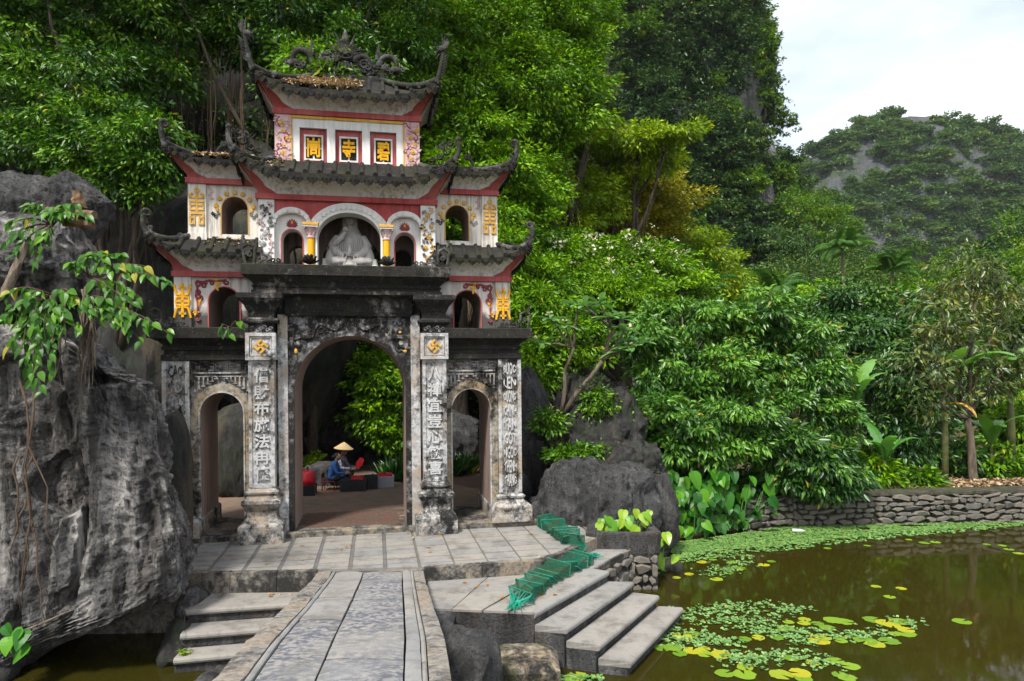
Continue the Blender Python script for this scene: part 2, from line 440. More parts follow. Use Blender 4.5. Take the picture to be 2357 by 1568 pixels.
# ------------------------------------------------------------ polygon helpers
def clip(poly, hp):
    """clip a polygon to half planes (point, inward normal)"""
    for p0,n in hp:
        out=[]
        for i in range(len(poly)):
            a=poly[i]; b=poly[(i+1)%len(poly)]
            da=(a-p0).dot(n); db=(b-p0).dot(n)
            if da>=0: out.append(a)
            if (da>=0)!=(db>=0): out.append(a+(b-a)*(da/(da-db)))
        poly=out
        if len(poly)<3: return []
    return poly
def hps(pts):
    """half planes of a counter-clockwise polygon"""
    o=[]
    for i in range(len(pts)):
        a=Vector(pts[i]); b=Vector(pts[(i+1)%len(pts)]); e=b-a
        o.append((a,Vector((-e.y,e.x)).normalized()))
    return o
def area(p):
    return abs(sum(p[i].x*p[(i+1)%len(p)].y-p[(i+1)%len(p)].x*p[i].y for i in range(len(p))))/2
def slab_mb(poly, z0, z1, ch=0.006):
    c=sum(poly,Vector((0,0)))/len(poly)
    mb=MB()
    def sh(p,d):
        v=(p-c); return c+v*(1-d/max(v.length,1e-4))
    mb.loft([[(p.x,p.y,z0) for p in poly],[(p.x,p.y,z1-ch) for p in poly],[(*sh(p,ch),z1) for p in poly]])
    return mb
def ext(poly, z0, z1):
    return MB().loft([[(x,y,z0) for x,y in poly],[(x,y,z1) for x,y in poly]])

# ------------------------------------------------------------ terrace in front of the gate
PLAT=[(-8.5,10.3),(-4.92,10.35),(-2.97,10.38),(-1.38,10.5),(0.46,10.9),(0.86,11.4),(1.53,12.38),(1.35,14.2),(1.2,15.4),(-8.5,15.4)]
terr=struct(ext(PLAT,-2.0,-0.03).obj('terrace', M['kerb']))
P2=[Vector(p) for p in PLAT]
bed=slab_mb(clip(P2,[(p+n*0.06,n) for p,n in hps(PLAT)]),-0.05,-0.022).obj('joint_bed',M['slabdark'],terr)
inset=hps(PLAT)
inset=[(p+n*0.10,n) for p,n in inset]
xcols=[-5.3+0.535*i for i in range(18)]
for i,x in enumerate(xcols):
    right = x > 1.0
    gap = 0.012 if right else 0.030
    y=-3.4; j=0
    while y<-0.05:
        d=0.285 if not right else 0.36
        q=[Vector((x+gap,y+0.022)),Vector((x+0.535-gap,y+0.022)),Vector((x+0.535-gap,y+d-0.022)),Vector((x+gap,y+d-0.022))]
        q=[(GM@Vector((p.x,p.y,0))).to_2d() for p in q]
        q=clip(q,inset)
        y+=d
        if len(q)<3 or area(q)<0.02: continue
        dz=random.uniform(-0.003,0.003)
        slab_mb(q,-0.045,0.0+dz).obj('tile',M['slab'],terr)
    if not right:
        q=[(GM@Vector(p)).to_2d() for p in ((x-0.026,-3.3,0),(x+0.026,-3.3,0),(x+0.026,-0.05,0),(x-0.026,-0.05,0))]
        q=clip(q,inset)
        if len(q)>2: slab_mb(q,-0.04,-0.012,0.003).obj('gutter_strip',M['slabdark'],terr)
# edge stones of the terrace
edge=[(-4.92,10.35),(-4.3,10.36),(-3.6,10.37),(-3.0,10.38),(-1.38,10.5),(-0.5,10.69),(0.46,10.9),(0.86,11.4),(1.53,12.38),(1.42,13.4)]
for i in range(len(edge)-1):
    if i==3: continue
    a=Vector(edge[i]); b=Vector(edge[i+1]); e=(b-a).normalized(); n=Vector((-e.y,e.x))
    q=[a+e*0.004-n*0.03,b-e*0.004-n*0.03,b-e*0.004+n*0.095,a+e*0.004+n*0.095]
    slab_mb(q,-0.34,0.004+random.uniform(0,.006),0.012).obj('edge_stone',M['kerb'],terr)

# ------------------------------------------------------------ lower landing and the steps into the pond
LAND=[(-1.25,9.3),(0.26,9.1),(1.5,10.95),(1.27,11.09),(2.28,12.62),(1.6,13.1),(-1.35,10.7)]
land=struct(ext(LAND,-2.0,-0.235).obj('landing', M['riser']))
N=[[(0.26,9.1),(1.5,10.95)],[(0.67,8.98),(1.89,10.92)],[(1.07,8.83),(2.26,10.77)],[(1.45,8.71),(2.62,10.70)]]
ZS=[-0.2,-0.37,-0.54,-0.71]
# landing paving: a row of slabs along the nosing, then larger slabs behind
def quad_tiles(a,b,c,d,nx,ny,z,mat,par,name='tile',g=0.006):
    a,b,c,d=map(Vector,(a,b,c,d))
    def P(s,t): return (a*(1-s)+b*s)*(1-t)+(d*(1-s)+c*s)*t
    for i in range(nx):
        for j in range(ny):
            s0,s1=i/nx,(i+1)/nx; t0,t1=j/ny,(j+1)/ny
            q=[P(s0,t0),P(s1,t0),P(s1,t1),P(s0,t1)]
            cc=sum(q,Vector((0,0)))/4
            q=[p+(cc-p).normalized()*g for p in q]
            slab_mb(q,z-0.06,z+random.uniform(-.002,.002)).obj(name,mat,par)
quad_tiles((-0.42,9.2),(0.26,9.1),(1.5,10.95),(0.86,11.38),1,5,-0.2,M['slab'],land)
quad_tiles((-1.25,9.3),(-0.44,9.2),(0.50,10.86),(-1.33,10.48),2,4,-0.2,M['slab'],land)
quad_tiles((0.88,11.37),(1.29,11.10),(2.26,12.60),(1.58,12.42),1,3,-0.2,M['slab'],land)
def step(k, ends, z, back, zb, name='step', mat=None, root=None):
    """one stone step: tread with a rounded nosing, riser below it with a carved row of tongues"""
    a,b=Vector(ends[0]),Vector(ends[1]); e=(b-a).normalized(); n=Vector((e.y,-e.x))   # n points out to the pond
    p,q=Vector(back[0]),Vector(back[1])
    mb=MB(); rings=[]
    prof=[(0.0,-0.085),(0.022,-0.075),(0.034,-0.05),(0.030,-0.022),(0.014,-0.004),(-0.012,0.0)]
    L=(b-a).length
    nseg=1
    for s in (0.0,1.0):
        f=a.lerp(b,s); r=p.lerp(q,s)
        rings.append([(r.x,r.y,z-0.085)]+[((f+n*d).x,(f+n*d).y,z+h) for d,h in prof]+[(r.x,r.y,z)])
    mb.loft(rings)
    t=mb.obj('tread',mat or M['slab'],root)
    a2,b2=a-n*0.02,b-n*0.02
    MB().loft([[(*a2,zz),(*b2,zz),(*q,zz),(*p,zz)] for zz in (zb,z-0.085)]).obj('riser',M['riser'],root)
    mb=MB(); m=int(L/0.085)
    for i in range(m):
        c=a2+(b2-a2)*((i+0.5)/m); w=L/m*0.46
        pts=[]
        for j in range(7):
            an=math.pi*j/6
            pts.append((math.cos(an)*w, -0.055-math.sin(an)*0.045))
        pts=[(w,-0.0)]+pts+[(-w,0.0)]
        front=[(*(c+e*x+n*0.003),z-0.088+h) for x,h in pts]; bk=[(*(c+e*x-n*0.005),z-0.088+h) for x,h in pts]
        mb.loft([front,bk])
    mb.obj('carved_band',M['riser'],root)
step(0,N[0],ZS[0]-0.0,[(0.22,9.14),(1.46,10.99)],-1.3,root=land)
for k in (1,2,3):
    st=empty('stone_step',(0,0,0))
    tag(st,['','pale stone step directly below the edge of the paved landing','middle stone step, second tread below the paved landing','lowest stone step at the pond, its edge just above the water'][k],'step','stone steps into the pond')
    step(k,N[k],ZS[k],[(N[k-1][0][0]+.01,N[k-1][0][1]-.01),(N[k-1][1][0],N[k-1][1][1])],-1.6,root=st)
# steps on the other side of the bridge
LS=[[(-4.62,9.62),(-2.6,9.98),-0.30,[(-4.72,10.62),(-2.6,10.6)]],[(-4.52,9.24),(-2.6,9.62),-0.50,[(-4.6,9.63),(-2.6,10.0)]],[(-4.46,8.93),(-2.6,9.32),-0.70,[(-4.5,9.25),(-2.6,9.64)]]]
for k,(a,b,z,back) in enumerate(LS):
    st=empty('stone_step',(0,0,0))
    tag(st,['wide stone step beneath the terrace edge, beside the big limestone rock','middle stone step between the bridge and the big limestone rock','lowest stone step beside the bridge, with a green sprig on it'][k],'step','stone steps beside the bridge')
    step(k,[a,b],z,back,-1.6,root=st)

# ------------------------------------------------------------ arched stone bridge
BL=[(-4,-0.35),(0,-1.07),(4.5,-2.02),(6,-2.34),(8.8,-2.72),(10.4,-2.97)]
BR=[(-4,1.35),(0,0.45),(4.5,-0.41),(6,-0.61),(8.8,-1.11),(10.4,-1.38)]
BZ=[(-4,1.62),(0,1.42),(2.5,1.23),(4.5,0.97),(6,0.68),(7.5,0.43),(8.8,0.24),(9.8,0.08),(10.5,0.008)]
def bp(a,y): return lerp(pl(y,BL),pl(y,BR),a)
bridge=empty('stone_bridge',(-1.5,6,0))
tag(bridge,'worn stone footbridge of big slabs leading down to the temple gate','bridge')
BIm=Matrix.Translation((1.5,-6,0))
def bpiece(a0,a1,y0,y1,top=0.0,th=0.14,gap=0.007,mat=None,name='slab',rough=0.004,n=None):
    if name=='slab': a0+=random.uniform(-.001,.003); a1-=random.uniform(-.001,.003)
    n=n or max(2,int((y1-y0)/0.25)); rings=[]; seed=random.random()*50
    ga=gap/1.6
    for i in range(n+1):
        y=lerp(y0+gap,y1-gap,i/n); z=pl(y,BZ)+top
        row=[]; m=max(3,int((a1-a0)*1.6/0.10))
        ins=0.012 if i in (0,n) else 0
        for j in range(m+1):
            a=lerp(a0+ga,a1-ga,j/m)
            zz=z+rough*noise.noise(Vector((a*9+seed,y*3,seed)))*1.6-(0.010 if j in (0,m) else 0)-(0.008 if ins else 0)
            row.append((bp(a,y),y,zz))
        row=[(row[0][0],y,z-th)]+row+[(row[-1][0],y,z-th)]
        rings.append(row)
    mb=MB(); mb.loft(rings); mb.xf(BIm)
    return mb.obj(name,mat or M['slabB'],bridge,smooth=True,sharp=40)
yb=[-4,-1.5,0.8,2.6,4.2,5.6,7.0,8.3,9.3,10.36]
for i in range(len(yb)-1):
    bpiece(0.0,0.135,yb[i],yb[i+1],0.010,0.40,mat=M['bkerb'],name='kerb_stone',rough=0.02)
    bpiece(0.90,1.0,yb[i]+(.3 if 0<i else 0),yb[i+1]+(.3 if i<len(yb)-2 else 0),0.012,0.40,mat=M['bkerb'],name='kerb_stone',rough=0.02)
for a0,a1,js in ((0.135,0.165,[-4,2.2,6.1,10.3]),(0.165,0.43,[-4,-0.6,2.0,4.4,6.9,8.2,9.1,10.3]),(0.43,0.80,[-4,-1.2,1.5,3.4,5.2,7.0,8.05,8.85,9.6,10.3]),(0.80,0.875,[-4,0.2,3.0,5.4,7.1,8.6,10.3]),(0.875,0.90,[-4,1.2,5.1,7.9,10.3])):
    thin=(a1-a0)<0.04
    for i in range(len(js)-1):
        bpiece(a0,a1,js[i],js[i+1],random.uniform(-0.012,0.010)-(0.004 if thin else 0),0.16,gap=0.0015 if thin else (0.004 if a0==0.80 else 0.010),name='groove_strip' if thin else 'slab',rough=0.003 if thin else 0.007,mat=M['slabM'] if a0==0.43 or (a0==0.165 and i in (1,2,3)) else M['slabB'])
# bridge body under the slabs
rings=[]
for i in range(15):
    y=lerp(-4,10.45,i/14); z=pl(y,BZ)-0.15
    rings.append([(bp(0.03,y),y,z),(bp(0.97,y),y,z),(bp(0.95,y),y,-1.4 if y>7.6 else z-0.35),(bp(0.05,y),y,-1.4 if y>7.6 else z-0.35)])
MB().loft(rings).xf(BIm).obj('deck',M['riser'],bridge)

# ------------------------------------------------------------ rough stone walls
def stone_mesh(seed):
    rnd=random.Random(seed); mb=MB()
    m_=rnd.choice((5,6,6,7)); ja=[2*math.pi*(j+0.5+rnd.uniform(-.28,.28))/m_ for j in range(m_)]; rnd2=[rnd.uniform(0.80,1.08) for _ in range(m_)]; tl=[rnd.uniform(-.14,.14) for _ in range(m_)]
    def ring(y,k,q=0.0):
        return [(k*(0.5/max(abs(math.cos(an)),abs(math.sin(an)))**0.9)*math.cos(an)*f,y+q*t_,k*(0.5/max(abs(math.cos(an)),abs(math.sin(an)))**0.9)*math.sin(an)*f) for an,f,t_ in zip(ja,rnd2,tl)]
    mb.loft([ring(0.5,1.0),ring(-0.28,1.0),ring(-0.42,0.90,0.6),ring(-0.5,0.72,1.0)])
    return mb
M['wstone']=m_slab('wall_stone',base=(0.135,0.128,0.115),blot=(0.08,0.078,0.073),warm=(0.17,0.14,0.105),speck=0.5,sc=2.2)
STONES=[stone_mesh(i).mesh('stone',M['wstone'],True,22) for i in range(16)]
def stone_wall(root, a, b, z0, z1, sw=0.28, sh=0.16, proud=0.10, out=None):
    """fills the face from a to b with individual rounded stones"""
    a=Vector(a); b=Vector(b); e=(b-a); L=e.length; e.normalize(); n=out or Vector((e.y,-e.x))
    ang=math.atan2(e.y,e.x); z=z0; r=0
    while z<z1-0.05:
        h=sh*random.uniform(0.75,1.35)
        if z+h>z1-0.04: h=z1-z
        x=-random.uniform(0,sw*.5)
        while x<L:
            wd=sw*random.uniform(0.45,1.7); x0=max(0,x); x1=min(L,x+wd); x+=wd
            if x1-x0<0.06: continue
            c=a+e*((x0+x1)/2)
            o=obj('stone',random.choice(STONES),root)
            o.matrix_world=Matrix.Translation((c.x,c.y,z+h/2+random.uniform(-.025,.025)))@Matrix.Rotation(ang,4,'Z')@Matrix.Rotation(random.uniform(-.22,.22),4,'Y')@Matrix.Diagonal((x1-x0-.005,proud*random.uniform(1.35,1.9),h*random.uniform(.85,1.08),1))
        z+=h; r+=1
M['mortar']=m_rock('mossy_mortar',base=(0.075,0.066,0.048),light=(0.16,0.14,0.10),dark=(0.015,0.014,0.01),brown=(0.07,0.06,0.03),green=0.5,sc=1.5)
# wall round the far side of the pond
bw=empty('retaining_wall',(10,17.1,-0.9)); tag(bw,'low mossy stone retaining wall along the far edge of the pond','wall')
BI=Matrix.Translation((-10,-17.1,0.9))
wl=[(5.6,16.55),(6.9,16.93),(9.0,17.05),(11,17.17),(13.0,17.3),(16,17.5)]
mb=MB()
front=[Vector(p) for p in wl]
rings=[]
for p in front:
    rings.append([(p.x,p.y+0.06,-2.0),(p.x,p.y+0.06,-0.13+0.02*noise.noise(Vector((p.x*3,0,0)))),(p.x,p.y+0.55,-0.10),(p.x,p.y+0.55,-2.0)])
mb.loft(rings).xf(BI).obj('mortar_core',M['mortar'],bw)
bpy.context.view_layer.update()
for p,q in zip(front,front[1:]):
    stone_wall(bw,p,q,-1.0,-0.17,0.30,0.145,0.09)
mb=MB()
rings=[]
for i in range(40):
    x=lerp(5.6,16,i/39); y=pl(x,wl); j=0.03*noise.noise(Vector((x*2.3,4,0)))
    rings.append([(x,y-0.03+j,-0.17),(x,y-0.02+j,-0.11+j*.5),(x,y+0.4,-0.085+j),(x,y+0.4,-0.17)])
mb.loft(rings).xf(BI).obj('coping',M['mortar'],bw,smooth=True,sharp=40)
# wall under the landing, facing the pond
lw=empty('landing_wall',(1.8,11.9,-0.9)); tag(lw,'short rough stone wall holding up the paved landing at the pond','wall')
LI=Matrix.Translation((-1.8,-11.9,0.9))
bpy.context.view_layer.update()
ext([(1.30,11.09),(2.28,12.58),(2.2,12.9),(1.2,11.2)],-1.6,-0.30).xf(LI).obj('core',M['riser'],lw)
stone_wall(lw,(1.30,11.06),(2.33,12.60),-1.0,-0.30,0.24,0.2,0.08)
MB().loft([[(1.27,11.03,z),(2.36,12.62,z),(2.2,12.75,z),(1.15,11.12,z)] for z in (-0.30,-0.205)]).xf(LI).obj('coping',M['kerb'],lw)
# ------------------------------------------------------------ the temple gate
gate=empty('temple_gate',GO,TH)
tag(gate,'tall weathered stucco temple gate with three arches and tiered upturned tile roofs','gate')
TY0,TY1=0.0,1.4
def arch_pts(cx,a,zs,rz,n=24):
    return [(cx-a*math.cos(math.pi*i/n), zs+rz*math.sin(math.pi*i/n)) for i in range(n+1)]
def arch_wall(mb,x0,x1,z0,z1,cx,a,zs,rz,y0,y1,sill=None,mf=0,mi=1,n=24,caps=True):
    """wall panel pierced by an arched opening, with its reveal"""
    zb=z0 if sill is None else sill
    pts=[(cx-a,zb)]+arch_pts(cx,a,zs,rz,n)+[(cx+a,zb)]
    for y,flip in ((y0,False),(y1,True)):
        def q(*p):
            vs=[(px,y,pz) for px,pz in p]; mb.add(vs,[tuple(range(len(vs)))] if not flip else [tuple(range(len(vs)-1,-1,-1))],mf)
        q((x0,z0),(cx-a,z0),(cx-a,zs),(x0,zs)); q((cx+a,z0),(x1,z0),(x1,zs),(cx+a,zs))
        q((x0,zs),(cx-a,zs),(cx-a,z1),(x0,z1)); q((cx+a,zs),(x1,zs),(x1,z1),(cx+a,z1))
        ap=arch_pts(cx,a,zs,rz,n)
        for (ax,az),(bx,bz) in zip(ap,ap[1:]): q((ax,az),(bx,bz),(bx,z1),(ax,z1))
        if sill is not None: q((cx-a,z0),(cx+a,z0),(cx+a,sill),(cx-a,sill))
    for (ax,az),(bx,bz) in zip(pts,pts[1:]):
        mb.add([(ax,y0,az),(bx,y0,bz),(bx,y1,bz),(ax,y1,az)],[(0,3,2,1)],mi)
    if sill is not None: mb.add([(cx-a,y0,sill),(cx+a,y0,sill),(cx+a,y1,sill),(cx-a,y1,sill)],[(0,1,2,3)],mi)
    if caps:
        mb.add([(x0,y0,z0),(x0,y1,z0),(x0,y1,z1),(x0,y0,z1)],[(0,3,2,1)],mf)
        mb.add([(x1,y0,z0),(x1,y1,z0),(x1,y1,z1),(x1,y0,z1)],[(0,1,2,3)],mf)
        mb.add([(x0,y0,z1),(x1,y0,z1),(x1,y1,z1),(x0,y1,z1)],[(0,1,2,3)],mf)
def arch_band(mb,cx,a0,a1,zs,r0,r1,y0,y1,mi=0,n=28,legs=None):
    """raised moulding that follows an arch"""
    i0=arch_pts(cx,a0,zs,r0,n); o0=arch_pts(cx,a1,zs,r1,n)
    if legs is not None:
        i0=[(cx-a0,legs)]+i0+[(cx+a0,legs)]; o0=[(cx-a1,legs)]+o0+[(cx+a1,legs)]
    rings=[[(i[0],y1,i[1]),(i[0],y0,i[1]),(o[0],y0,o[1]),(o[0],y1,o[1])] for i,o in zip(i0,o0)]
    mb.loft(rings,True,True,mi)
# text and signs -------------------------------------------------
_txt=[]
def text_mesh(body,name,mat,depth=0.02,off=0.0,res=3):
    cu=bpy.data.curves.new(name,'FONT'); cu.body=body; cu.size=1.0; cu.extrude=depth; cu.offset=off; cu.resolution_u=res
    cu.align_x='CENTER'; cu.align_y='CENTER'
    o=bpy.data.objects.new(name,cu); COL.objects.link(o); _txt.append((o,name,mat)); return len(_txt)-1
def text_done():
    bpy.context.view_layer.update(); dg=bpy.context.evaluated_depsgraph_get(); out=[]
    for o,name,mat in _txt:
        me=bpy.data.meshes.new_from_object(o.evaluated_get(dg)); me.name=name; me.materials.clear(); me.materials.append(mat); out.append(me)
    for o,_,_ in _txt:
        c=o.data; bpy.data.objects.remove(o); bpy.data.curves.remove(c)
    return out
SIGN=['峝','寺','碧']; COLL='僧財布施法冉係'; COLR='八禪宜豈心歓喜'
MEDR=['BUOC','LEN','DUONG','CHINH','TAM','GOT','NGOC','THENH','THANG']; MEDL=['CAC','IIO','IIA','IID','IIN','IIS','IIK','IIL','IIR']
for s_ in SIGN: text_mesh(s_,'character',M['gold'],0.03,0.028)
for s_ in COLL+COLR: text_mesh(s_,'character',M['char'],0.035,0.022)
for s_ in MEDR: text_mesh(s_,'medallion_lettering',M['char'],0.05,0.016,2)
for s_ in MEDL: text_mesh(s_,'medallion_lettering',M['relief'],0.05,0.01,2)
TXT=text_done()
def fit(me,w,h,depth,circle=False):
    co=np.empty(len(me.vertices)*3); me.vertices.foreach_get('co',co); co=co.reshape(-1,3)
    lo=co.min(0); hi=co.max(0); co=(co-(lo+hi)/2)/np.maximum((hi-lo)/2,1e-6)
    if circle:
        co[:,0]*=0.97; co[:,1]*=np.sqrt(np.maximum(0.06,1-co[:,0]**2))
    co*=np.array([w/2,h/2,depth/2])
    co=np.stack([co[:,0],-co[:,2],co[:,1]],1)          # upright, facing -y
    me.vertices.foreach_set('co',co.ravel()); me.update()
    return me

# --- base, walls -------------------------------------------------
mb=MB(); mb.cbox(-3.55,3.55,-0.16,1.55,-0.05,0.11,0.02)
base=mb.obj('base_step',M['kerb'],gate)
mb=MB()
arch_wall(mb,-1.30,1.30,0.11,4.5,0,1.02,2.68,1.03,TY0,TY1,n=36)
mb.obj('wall',[M['spandrel'],M['inner']],gate)
for sx in (-1,1):
    mb=MB(); arch_wall(mb,min(sx*1.30,sx*3.20),max(sx*1.30,sx*3.20),0.11,3.7,sx*2.28,0.37,2.30,0.38,TY0+0.03,TY1)
    mb.obj('wall',[M['grey'],M['inner']],gate)
# central arch frame (plain pilaster strips and moulded ring)
for sx in (-1,1): MB().box(sx*1.21-0.085,sx*1.21+0.085,-0.06,0.01,0.11,4.10).obj('pilaster_strip',M['pale'],gate)
mb=MB(); arch_band(mb,0,1.02,1.12,2.68,1.03,1.13,-0.05,0.02,legs=0.11,n=40)
mb.obj('arch_moulding',M['spandrel'],gate)
for sx in (-1,1):
    mb=MB(); arch_band(mb,sx*2.28,0.37,0.395,2.30,0.38,0.405,-0.035,0.04,legs=0.11)
    mb.obj('arch_edge',M['pale'],gate)
    mb=MB(); arch_band(mb,sx*2.28,0.396,0.52,2.30,0.406,0.54,-0.02,0.04,legs=0.11)
    mb.obj('arch_moulding',m_black('stucco_ochre%d'%(sx+1),cov=0.85,warm=1.0,light=(0.40,0.36,0.29)),gate)
# --- inner columns with pedestals, caps, emblem boxes ------------
for si,sx in enumerate((-1,1)):
    cx=sx*1.555
    col=MB().box(cx-0.22,cx+0.22,-0.25,0.02,0.94,3.28).obj('column',M['pale'],gate)
    mb=MB()
    for a,b in ((-0.222,-0.165),(0.165,0.222)): mb.box(cx+a,cx+b,-0.270,-0.248,0.98,3.26)
    for a,b in ((0.96,1.03),(3.20,3.27)): mb.box(cx-0.165,cx+0.165,-0.269,-0.248,a,b)
    mb.obj('panel_border',M['pale'],col)
    chars=TXT[3:10] if sx<0 else TXT[10:17]
    for i,me in enumerate(chars):
        fit(me,0.265,0.25,0.036)
        obj('character',me,col,Matrix.Translation((cx,-0.262,2.98-i*0.295)))
    cy=-0.06
    MB().stack(cx,cy,[(0.0,0.385,0.44),(0.30,0.385,0.44),(0.33,0.37,0.425),(0.345,0.345,0.40),(0.40,0.285,0.34),(0.47,0.25,0.30),(0.55,0.25,0.30),(0.62,0.29,0.345),(0.70,0.335,0.39),(0.755,0.33,0.385),(0.80,0.27,0.31),(0.845,0.25,0.28),(0.85,0.26,0.29),(0.87,0.285,0.32),(0.90,0.29,0.325),(0.915,0.265,0.29),(0.95,0.24,0.26)]).obj('pedestal',M['grey'],gate)
    cap=MB().stack(cx,-0.02,[(3.745,0.215,0.23),(3.93,0.215,0.23),(3.935,0.29,0.31),(3.96,0.30,0.325),(4.00,0.30,0.325),(4.02,0.27,0.29),(4.03,0.225,0.24),(4.14,0.225,0.24),(4.17,0.24,0.26),(4.25,0.28,0.30),(4.34,0.36,0.38),(4.365,0.365,0.385),(4.37,0.39,0.41),(4.46,0.39,0.41)]).obj('capital',m_black('stucco_cap%d'%si,cov=0.32,warm=0.2),gate)
    bx=MB().box(cx-0.255,cx+0.255,-0.285,0.02,3.265,3.75).obj('emblem_box',M['pale'],gate)
    mb=MB()
    for a0,a1,b0,b1 in ((-0.26,0.26,3.262,3.325),(-0.26,0.26,3.69,3.752),(-0.26,-0.195,3.325,3.69),(0.195,0.26,3.325,3.69)): mb.box(cx+a0,cx+a1,-0.325,-0.283,b0,b1)
    for a0,a1,b0,b1 in ((-0.185,0.185,3.338,3.36),(-0.185,0.185,3.655,3.677),(-0.185,-0.163,3.36,3.655),(0.163,0.185,3.36,3.655)): mb.box(cx+a0,cx+a1,-0.302,-0.283,b0,b1)
    mb.obj('frame',M['pale'],bx)
    # Buddhist key-cross emblem, turned on its point
    mb=MB(); w_=0.018; L_=0.078
    hand=1
    for k in range(4):
        m4=Matrix.Rotation(k*math.pi/2,4,'Y'); t_=MB()
        t_.box(-w_,w_,0,0.03,(0 if k else -0.0),L_+w_); t_.box(hand*w_,hand*(L_+w_),0.001,0.029,L_-w_,L_+w_) if hand>0 else t_.box(-(L_+w_),-w_,0.001,0.029,L_-w_,L_+w_)
        mb.merge(t_.xf(m4))
    mb.xf(Matrix.Translation((cx,-0.315,3.508))@Matrix.Rotation(R(45),4,'Y')).obj('emblem',M['yellow'],bx)
    # carved foliage below the cap
    mb=MB()
    for k in range(7):
        x=cx+(k-3)*0.055; z=3.83+0.03*math.sin(k*2.1)
        mb.tube([(x+0.035*math.cos(a)*(1-a/9),-0.255,z+0.04*math.sin(a)*(1-a/9)) for a in np.linspace(0,6,10)],0.012,5)
    mb.obj('carving',M['relief'],cap)
# --- outer columns ----------------------------------------------
for si,sx in enumerate((-1,1)):
    cx=sx*3.03
    col=MB().box(cx-0.225,cx+0.225,-0.10,1.42,0.60,3.28).obj('column',M['grey'],gate)
    mb=MB()
    for a,b in ((-0.227,-0.16),(0.16,0.227)): mb.box(cx+a,cx+b,-0.116,-0.098,0.66,3.26)
    mb.obj('panel_border',M['pale'],col)
    for i in range(9):
        me=TXT[17+i] if sx>0 else TXT[26+i]
        fit(me,0.25,0.245,0.034,True)
        obj('medallion_lettering',me,col,Matrix.Translation((cx,-0.108,3.07-i*0.272)))
    MB().stack(cx,0.66,[(0.10,0.40,0.90),(0.38,0.40,0.90),(0.41,0.385,0.885),(0.45,0.34,0.84),(0.49,0.27,0.79),(0.51,0.25,0.78),(0.54,0.25,0.78),(0.55,0.275,0.80),(0.59,0.285,0.81),(0.61,0.26,0.785),(0.62,0.23,0.76)]).obj('pedestal',M['grey'],gate)
    # side cornice
    xa,xb=(1.30,3.0)
    def prof(rows,mat,name,x_in=1.76):
        mb=MB(); rings=[]
        for z,xo,yo in rows:
            xs0,xs1=(x_in,xo) if sx>0 else (-xo,-x_in)
            rings.append([(xs0,-yo,z),(xs1,-yo,z),(xs1,TY1+yo,z),(xs0,TY1+yo,z)])
        mb.loft(rings); return mb.obj(name,mat,gate)
    prof([(3.262,3.255,0.13),(3.275,3.265,0.14),(3.365,3.265,0.14),(3.38,3.22,0.10),(3.44,3.22,0.10),(3.45,3.25,0.13),(3.515,3.26,0.14),(3.525,3.23,0.11),(3.55,3.24,0.12),(3.60,3.29,0.17),(3.64,3.37,0.25),(3.655,3.38,0.26),(3.66,3.44,0.32),(3.835,3.44,0.32),(3.85,3.42,0.30)],M['black'],'cornice')
    # key-fret panels above the side arch
    mb=MB()
    x0=sx*2.28-0.46
    for i in range(8):
        x=x0+i*0.118; w_=0.10
        mb.box(x,x+w_,-0.012,0.035,3.205,3.222)
        mb.box(x,x+0.016,-0.012,0.035,3.09,3.205) if i%2 else mb.box(x+w_-0.016,x+w_,-0.012,0.035,3.09,3.205)
        mb.box(x+0.02,x+w_-0.02,-0.012,0.035,3.145,3.162)
        mb.box(x,x+w_,-0.012,0.035,3.08,3.096) if (i//2)%2 else mb.box(x+0.03,x+0.07,-0.012,0.035,3.11,3.126)
    for i in range(6):
        for s2 in (-1,1):
            xx=sx*2.28+s2*(0.46-0.075*i); zz=2.96-0.0*i; hh=0.26-0.045*i
            mb.box(xx-0.013,xx+0.013,-0.01,0.035,zz-hh,zz)
            mb.box(xx-0.045,xx+0.03,-0.012,0.035,zz-hh,zz-hh+0.02)
    mb.box(sx*2.28-0.48,sx*2.28+0.48,-0.03,0.035,3.025,3.055)
    mb.box(sx*2.28-0.48,sx*2.28+0.48,-0.011,0.035,2.965,2.985)
    mb.obj('key_fret',M['relief'],gate)
# --- central cornice and frieze ----------------------------------
mb=MB(); mb.stack(0,0.7,[(4.08,1.15,0.80),(4.12,1.15,0.82),(4.42,1.15,0.82),(4.43,1.50,0.86),(4.455,1.66,0.99),(4.46,1.70,1.03),(4.52,1.705,1.035),(4.525,1.675,1.00),(4.57,1.675,1.00),(4.58,1.69,1.02),(4.605,1.70,1.03),(4.61,1.665,1.0),(4.65,1.68,1.01),(4.70,1.73,1.06),(4.75,1.79,1.12),(4.775,1.80,1.13),(4.78,1.85,1.18),(4.955,1.85,1.18),(4.97,1.83,1.16)])
mb.obj('cornice',M['black'],gate)
mb=MB()
for i in range(14):
    x=-1.09+i*0.162
    mb.box(x,x+0.135,-0.14,-0.118,4.15,4.165); mb.box(x,x+0.135,-0.14,-0.118,4.385,4.4)
    mb.box(x,x+0.014,-0.14,-0.118,4.165,4.385)
    if i%3==0:
        mb.box(x+0.04,x+0.1,-0.14,-0.118,4.2,4.215); mb.box(x+0.06,x+0.075,-0.139,-0.118,4.215,4.34)
mb.obj('frieze_relief',M['black'],gate)
